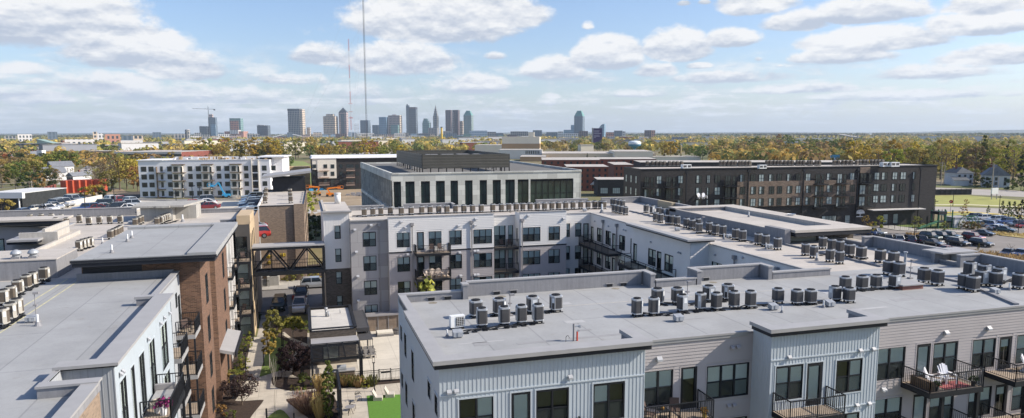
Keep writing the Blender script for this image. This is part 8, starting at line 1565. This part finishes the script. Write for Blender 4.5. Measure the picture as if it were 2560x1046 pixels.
belt([(263, 500, 'shrub', 'dark', 2.1), (58, 515, 'shrub', 'green', 2.4), (75, 510, 'shrub', 'olive', 2.2), (92, 506, 'shrub', 'lime', 2.0), (232, 493, 'shrub', 'yellow', 2.2), (215, 492, 'shrub', 'olive', 1.7), (248, 490, 'shrub', 'gold', 2.0), (5, 540, 'shrub', 'gold', 2.2)], 'along the garage edge', 'bushes along the garage edge')
# golden belt behind the white building
BS = .78
belt(scatter(478, 700, (402, 404), (396, 398), 16, ['wide', 'broad', 'tall'], ['gold', 'yellow', 'yellow', 'olive', 'lime'], 1.35, 1.75)+scatter(650, 1000, (404, 396), (396, 390), 22, ['wide', 'broad', 'tall'], ['olive', 'lime', 'gold', 'green', 'olive', 'yellow'], 1.2, 1.6)+[(432, 408, 'broad', 'gold', .9), (450, 404, 'broad', 'orange', .9), (465, 402, 'broad', 'gold', 1.0), (718, 432, 'shrub', 'green', 3), (724, 420, 'broad', 'green', .8), (1002, 400, 'broad', 'yellow', 1.3), (1012, 400, 'broad', 'gold', 1.0), (1040, 404, 'broad', 'gold', .8), (1062, 400, 'broad', 'yellow', .8)], 'in the belt behind the unfinished buildings', 'trees in the belt behind the unfinished buildings')
BS = .62
belt(scatter(1345, 1660, (380, 384), (366, 370), 26, ['broad', 'wide', 'sparse'], ['olive', 'olive', 'gold', 'brown', 'green'], 1.4, 1.8)+[(1468, 404, 'conifer', 'dark', .7), (1488, 404, 'broad', 'dark', .5), (1395, 384, 'wide', 'gold', .9), (1430, 384, 'wide', 'gold', .9)], 'in the belt around the water tower', 'trees in the belt around the water tower')
BS = .78
belt([(1660, 400, 'broad', 'gold', 1.5), (1675, 400, 'broad', 'yellow', 1.6), (1688, 398, 'broad', 'olive', 1.5), (1740, 400, 'wide', 'green', 1.3), (1755, 402, 'broad', 'green', 1.25), (1722, 396, 'broad', 'olive', 1.2), (1775, 396, 'broad', 'gold', 1.2)]+scatter(1780, 2110, (402, 412), (384, 388), 26, ['broad', 'wide', 'tall', 'sparse'], ['gold', 'olive', 'orange', 'green', 'brown', 'olive'], 1.1, 1.5)+scatter(1850, 2110, (382, 384), (372, 372), 18, ['broad', 'wide', 'tall'], ['gold', 'olive', 'orange', 'green'], 1.3, 1.7), 'in the belt behind the dark apartments', 'trees in the belt behind the dark apartments')
BS = .8
belt(scatter(2110, 2380, (430, 452), (405, 410), 20, ['tall', 'sparse', 'broad', 'tall'], ['gold', 'yellow', 'yellow', 'olive', 'lime'], 1.15, 1.5)+scatter(2330, 2600, (452, 470), (405, 410), 26, ['tall', 'sparse', 'broad', 'sparse'], ['olive', 'lime', 'gold', 'olive', 'brown'], 1.2, 1.6)+[(2455, 444, 'conifer', 'green', 1.7), (2510, 452, 'conifer', 'dark', 1.4), (2560, 468, 'conifer', 'dark', 1.6), (2440, 458, 'small', 'gold', 1.8), (2428, 462, 'broad', 'olive', .7), (2455, 470, 'shrub', 'dark', 3.0), (2530, 474, 'shrub', 'dark', 2.6), (2552, 478, 'shrub', 'green', 3.)], 'behind the white houses on the right', 'trees behind the white houses on the right')
BS = .68
belt([(2164, 588, 'small', 'gold', 1.15), (2198, 586, 'small', 'lime', 1.1), (2290, 585, 'small', 'olive', 1.05), (2360, 587, 'small', 'olive', .8), (2408, 550, 'small', 'orange', .95), (2415, 520, 'small', 'orange', .7), (2175, 590, 'small', 'gold', .7)], 'planted along the playground walk', 'young trees along the playground walk')
BS = .52
belt([(2470, 536, 'spruce', 'green', .8), (2505, 538, 'spruce', 'dark', 1.25), (2520, 548, 'spruce', 'green', 1.5), (2534, 542, 'spruce', 'dark', 1.3), (2552, 552, 'spruce', 'dark', 1.7), (2545, 536, 'spruce', 'gold', .9), (2446, 632, 'spruce', 'olive', .55)], 'beside the right car park', 'small conifers beside the right car park')
BS = 1.
belt([(2420, 572, 'shrub', 'brown', .9), (2432, 573, 'shrub', 'olive', .9), (2444, 575, 'shrub', 'brown', .9), (2408, 571, 'shrub', 'olive', .8)], 'in the playground hedge', 'bushes of the playground hedge')
belt([(770, 560, 'shrub', 'dark', 1.3), (785, 565, 'shrub', 'dark', 1.5), (800, 572, 'shrub', 'dark', 1.4), (778, 585, 'shrub', 'green', 1.3), (806, 590, 'shrub', 'dark', 1.3), (765, 522, 'shrub', 'lime', 2.2), (775, 512, 'shrub', 'olive', 2.2), (768, 532, 'shrub', 'lime', 1.8), (790, 600, 'shrub', 'dark', 1.4)], 'between the brick office and the stair tower', 'bushes between the office and the stair tower')
# far-off woods: one mass that nobody could count
def woods(name, label, n, d0, d1, a0, a1, mats, cs, seed, h0=6, h1=12):
    r = random.Random(seed); b = MB()
    for i in range(n):
        d = (d0**.5+(d1**.5-d0**.5)*r.random())**2; a = r.uniform(a0, a1); c = FH*math.cos(a)*d+R0*math.sin(a)*d; m_ = r.choices(range(len(mats)), weights=[3, 2, 3, 2][:len(mats)])[0]; H_ = r.uniform(h0, h1); R2 = r.uniform(4, 8)*cs; q = 26 if d < 1500 else 12; ls = R2*(.24 if d < 1500 else .4)
        for j in range(q):
            v = Vector((r.gauss(0, 1), r.gauss(0, 1), r.gauss(0, 1))).normalized(); p = c+Vector((v.x*R2, v.y*R2, H_*.58+v.z*H_*.42)); n_ = (v*1.6+Vector((r.uniform(-.6, .6), r.uniform(-.6, .6), r.uniform(0, .5)))).normalized(); u = n_.orthogonal().normalized()*ls*r.uniform(.7, 1.3); w = n_.cross(u)*r.uniform(.6, 1.1); b.q(p-u-w, p+u-w*.7, p+u*.8+w, p-u+w*.8, m_)
    o = b.obj(name, mats); tag(o, label, 'woods', kind='stuff')
def wl(n, c, **k): return pm('wood_'+n, c, .8, kind='leaf', dark=tuple(v*.85 for v in c), light=tuple(v*1.15 for v in c), ls=.03, spec=.1, world=True)
WM_ = [wl('olive', (.31, .27, .09)), wl('green', (.17, .19, .06)), wl('gold', (.48, .34, .1)), wl('brown', (.34, .24, .12))]; WD_ = [wl('dark', (.1, .12, .06)), wl('mid', (.16, .16, .08)), wl('tan', (.21, .18, .1))]
woods('woods', 'distant olive and golden woods spreading to the horizon', 5200, 900, 4500, -.72, .72, WM_, 1.0, 1)
woods('far_woods', 'farthest dark woods along the horizon line', 2600, 4200, 11500, -.75, .75, WD_, 2.8, 2, 9, 16)
woods('near_woods', 'mixed woods on the right beyond the houses', 700, 480, 1000, .28, .75, WM_, 1.0, 3, 9, 14)
woods('left_woods', 'mixed autumn woods among the far left streets', 260, 560, 1000, -.75, -.36, WM_, .8, 4, 6, 9)
# little far houses and sheds scattered among the woods, kept few and separate
r = random.Random(77)
for i in range(70):
    a = r.uniform(-.72, 0) if i < 45 else r.uniform(0, .7); d = r.uniform(800, 2500); c = FH*math.cos(a)*d+R0*math.sin(a)*d; w = r.uniform(14, 60); t = thing('far_building', 'small pale roofed building %s the far woods, %s counted from the near side' % ('left in' if i < 45 else 'right in', ordn(i+1)), 'building', c, a*-1, 'small buildings in the far woods'); hh = r.uniform(9, 14); b = MB(); b.box(-w/2, 0, 0, w/2, 14, hh); b.obj('wall', r.choice([HW, RB, BEI2, GRYB]), t); b = MB(); b.box(-w/2-.4, -.4, hh, w/2+.4, 14.4, hh+.5); b.obj('roof', r.choice([WH, ROOFL, HR2]), t)
# ---------- courtyard planting
def ctree(name, label, px, py, K, col, trunkr, tm=None, limbs=6, seed=1, cat='tree', reach=.36, z0=.35, top=.85):
    g = G(px, py); t = thing(name, label, cat, g); mobj('crown', crown_mesh('crown', seed, K['h'], K['rx'], K['rz'], K['zc'], K['clumps'], K['leaves'], K['lsz'], LM[col], K.get('shape', 'round'), K.get('st', 1.)), t); mobj('trunk', trunk_mesh(K['h'], trunkr, seed, limbs, reach, top, tm, z0), t); return t
ctree('young_tree', 'slender young tree with egg shaped golden crown on the lawn', 674, 921, dict(h=4.6, rx=.68, rz=1.4, zc=2.75, clumps=46, leaves=60, lsz=.07), 'pear', .05, BARKP, 5, 5, reach=.1)
ctree('broadleaf_tree', 'green young tree standing at the back of the lawn beside the path', 684, 880, dict(h=5.4, rx=.95, rz=1.8, zc=3.3, clumps=46, leaves=46, lsz=.1), 'olive', .07, BARK, 6, 6, reach=.15)
ctree('small_tree', 'low spreading yellow green tree behind the pool house lawn', 733, 850, dict(h=3.2, rx=1.3, rz=.9, zc=2.0, clumps=44, leaves=40, lsz=.09, shape='spread'), 'lime', .06, BARKP, 8, 7, reach=.3)
ctree('purple_tree', 'large dark purple leaved tree left of the pergola', 735, 938, dict(h=3.9, rx=1.6, rz=1.4, zc=2.0, clumps=90, leaves=60, lsz=.075), 'purple', .09, BARK, 9, 8, reach=.3, z0=.1)
ctree('purple_tree', 'lower purple leaved tree on the mulch bed at bottom left', 606, 1014, dict(h=3.2, rx=1.7, rz=.8, zc=1.9, clumps=42, leaves=40, lsz=.075), 'purple', .07, BARK, 9, 9, reach=.32, z0=.1)
ctree('columnar_hornbeam', 'tall narrow columnar dark green tree in front of the pergola', 823, 1052, dict(h=5.6, rx=.5, rz=2.7, zc=2.85, clumps=120, leaves=44, lsz=.065, shape='col'), 'green', .07, BARK, 3, 10, reach=.05)
g = G(689, 1036); t = thing('bare_tree', 'thin leafless young tree with pale trunk on the paving island', 'tree', g); mobj('trunk', trunk_mesh(5.0, .028, 21, 11, .07, .95, BARKP, .5), t)
def shrub(px, py, col, s, label, group=None, kind='shrub', v=0): tree(kind, col, G(px, py), label, group, s, v)
i = 0
for (px, py, c, s) in ((612, 838, 'green', .28), (611, 852, 'green', .3), (609, 868, 'green', .3), (607, 880, 'olive', .3), (603, 905, 'green', .34), (600, 924, 'green', .34), (597, 942, 'green', .32), (590, 955, 'olive', .35), (624, 842, 'lime', .26), (623, 855, 'lime', .26), (622, 868, 'lime', .26), (611, 912, 'lime', .28), (608, 934, 'lime', .34), (604, 950, 'lime', .3), (588, 886, 'olive', .5), (562, 960, 'gold', .42), (575, 952, 'olive', .42), (568, 944, 'lime', .35)):
    i += 1; shrub(px, py, c, s*1.15, '%s shrub along the garden path, %s from the far end' % (CNAME[c], ordn(i)), 'shrubs along the garden path')
for (px, py, c, s, lab) in ((762, 968, 'green', .62, 'rounded green shrub at the foot of the pergola post'), (905, 966, 'olive', .45, 'upright green shrub by the pool fence'), (766, 826, 'green', .5, 'green shrub left of the pool house'), (712, 815, 'dark', .4, 'dark shrub behind the green lawn tree'), (633, 800, 'dark', .7, 'dark shrub below the stacked balconies'), (730, 975, 'olive', .22, 'small low plant on the dark round bed'), (745, 978, 'olive', .2, 'smallest plant at the edge of the dark round bed'), (755, 1000, 'green', .3, 'little green plant on the grassy bed'), (548, 1040, 'orange', .45, 'orange autumn shrub at the bottom left of the path'), (578, 1044, 'green', .3, 'green ground plant beside the orange shrub'), (860, 960, 'lime', .35, 'yellow green plant at the fence foot'), (920, 968, 'lime', .35, 'yellow green plant beside the upright shrub'), (950, 790, 'dark', .3, 'dark plant behind the timber screen')): shrub(px, py, c, s, lab, None)
def grass(label, px, py, n, h, r, mat, seed=1, name='ornamental_grass'):
    g = G(px, py); rn = random.Random(seed); b = MB()
    for k in range(n):
        a = rn.uniform(0, 6.28); rr_ = r*rn.random()**.6; p = Vector((rr_*math.cos(a)*.6, rr_*math.sin(a)*.6, 0)); q = p+Vector((math.cos(a)*rr_*.9, math.sin(a)*rr_*.9, h*rn.uniform(.6, 1))); w = Vector((-math.sin(a), math.cos(a), 0))*.018; b.q(p-w, p+w, q+w*.5, q-w*.5)
        if k % 3 == 0: b.q(q-w*2, q+w*2, q+w*1.5+UP*.22, q-w*1.5+UP*.22)
    tag(b.obj(name, mat, None, g), label, 'grass clump')
PG = pm('pinkish_grass', (.2, .12, .1), .9, kind='leaf', dark=(.1, .05, .05), light=(.36, .25, .2)); TG = pm('tan_grass', (.42, .3, .14), .9, kind='leaf', dark=(.25, .17, .08), light=(.6, .45, .25)); DG = pm('green_grass_blade', (.12, .14, .04), .9, kind='leaf', dark=(.05, .07, .02), light=(.25, .24, .08))
grass('large pinkish brown ornamental grass left of the columnar tree', 775, 1030, 900, 1.6, 1.3, PG, 1); grass('tan plumed grass between pink grass and columnar tree', 800, 1045, 500, 1.9, .6, TG, 2); grass('tan plumed grass behind the columnar tree', 803, 985, 400, 1.7, .6, TG, 3)
for k, (x, y) in enumerate(((845, 962), (862, 965), (880, 966), (895, 968), (930, 966))): grass('brown tipped grass clump at the pool fence, %s from the left' % ordn(k+1), x, y, 260, .9, .55, TG if k % 2 else DG, 10+k)
# beds below the footbridge and dry bank on the right
k = 0
for (x, y, c, s) in ((720, 705, 'olive', .5), (732, 700, 'green', .5), (745, 703, 'olive', .5), (738, 692, 'lime', .5), (725, 690, 'olive', .45), (752, 694, 'lime', .5), (765, 699, 'gold', .5), (780, 696, 'lime', .5), (795, 697, 'gold', .5), (770, 688, 'lime', .5), (785, 686, 'olive', .5)):
    k += 1; shrub(x, y, c, s*1.2, '%s shrub beneath the footbridge, %s in order of planting' % (CNAME[c], ordn(k)), 'shrubs beneath the footbridge')
tree('small', 'yellow', G(690, 700), 'orange yellow tree seen through the footbridge truss', None, 1.15); tree('small', 'gold', G(700, 690), 'second golden tree against the tan brick wall behind the bridge', None, 1.15, 1)
def grassfield(name, label, poly, n, h, mat, seed):
    rn = random.Random(seed); P = [G(x, y) for x, y in poly]; b = MB()
    for k in range(n):
        u, v = rn.random(), rn.random(); p = (P[0]*(1-u)+P[1]*u)*(1-v)+(P[3]*(1-u)+P[2]*u)*v; a = rn.uniform(0, 6.28); e = Vector((math.cos(a), math.sin(a), 0)); w = Vector((-e.y, e.x, 0))*.09; q = p+e*h*.4*rn.random()+UP*h*rn.uniform(.4, 1); b.q(p-w, p+w, q+w*.4, q-w*.4)
    tag(b.obj(name, mat), label, 'grass', kind='stuff')
grassfield('dry_grass', 'long dry golden grass on the bank right of the roof', [(2430, 634), (2640, 645), (2640, 690), (2330, 668)], 5000, 1.0, TG, 5)
grassfield('island_grass', 'dry grass on the traffic island at the right edge', [(2480, 581), (2600, 588), (2600, 596), (2490, 589)], 700, .5, TG, 6)
grassfield('lot_grass', 'thin dry grass strip behind the dark parked cars', [(2265, 584), (2395, 588), (2400, 592), (2265, 588)], 700, .5, TG, 7)
t = thing('bare_shrub', 'leafless brown shrub on the dry grass bank', 'shrub', G(2525, 640)); mobj('trunk', trunk_mesh(2.6, .06, 31, 12, .35, .8, BARK, .1), t)
# parking lines on the near lot and garage deck
b = MB()
for k in range(14):
    a = G(2200+k*19, 612+k*.3); c = G(2206+k*19, 600+k*.3); d = (c-a).normalized(); n_ = Vector((-d.y, d.x, 0))*.07; b.q(*[Vector((p.x, p.y, .045)) for p in (a-n_, a+n_, c+n_, c-n_)])
struct('road_marking', b, WHITEP)
# ---------- air between here and the skyline
hz = MB(); hz.box(-9000, -300, -8, 11500, 12600, 330); ho = hz.obj('haze', pm('haze_holder', (1, 1, 1))); 
HM = bpy.data.materials.new('haze_air'); HM.use_nodes = True; nt = HM.node_tree; nt.nodes.remove(nt.nodes['Principled BSDF']); pv = nt.nodes.new('ShaderNodeVolumePrincipled'); pv.inputs['Color'].default_value = (.72, .86, 1, 1); pv.inputs['Density'].default_value = 5.5e-5; pv.inputs['Anisotropy'].default_value = .1; nt.links.new(pv.outputs[0], nt.nodes['Material Output'].inputs['Volume'])
ho.data.materials.clear(); ho.data.materials.append(HM); tag(ho, 'thin pale haze over the far city', 'haze', kind='stuff'); SC.cycles.volume_bounces = 0
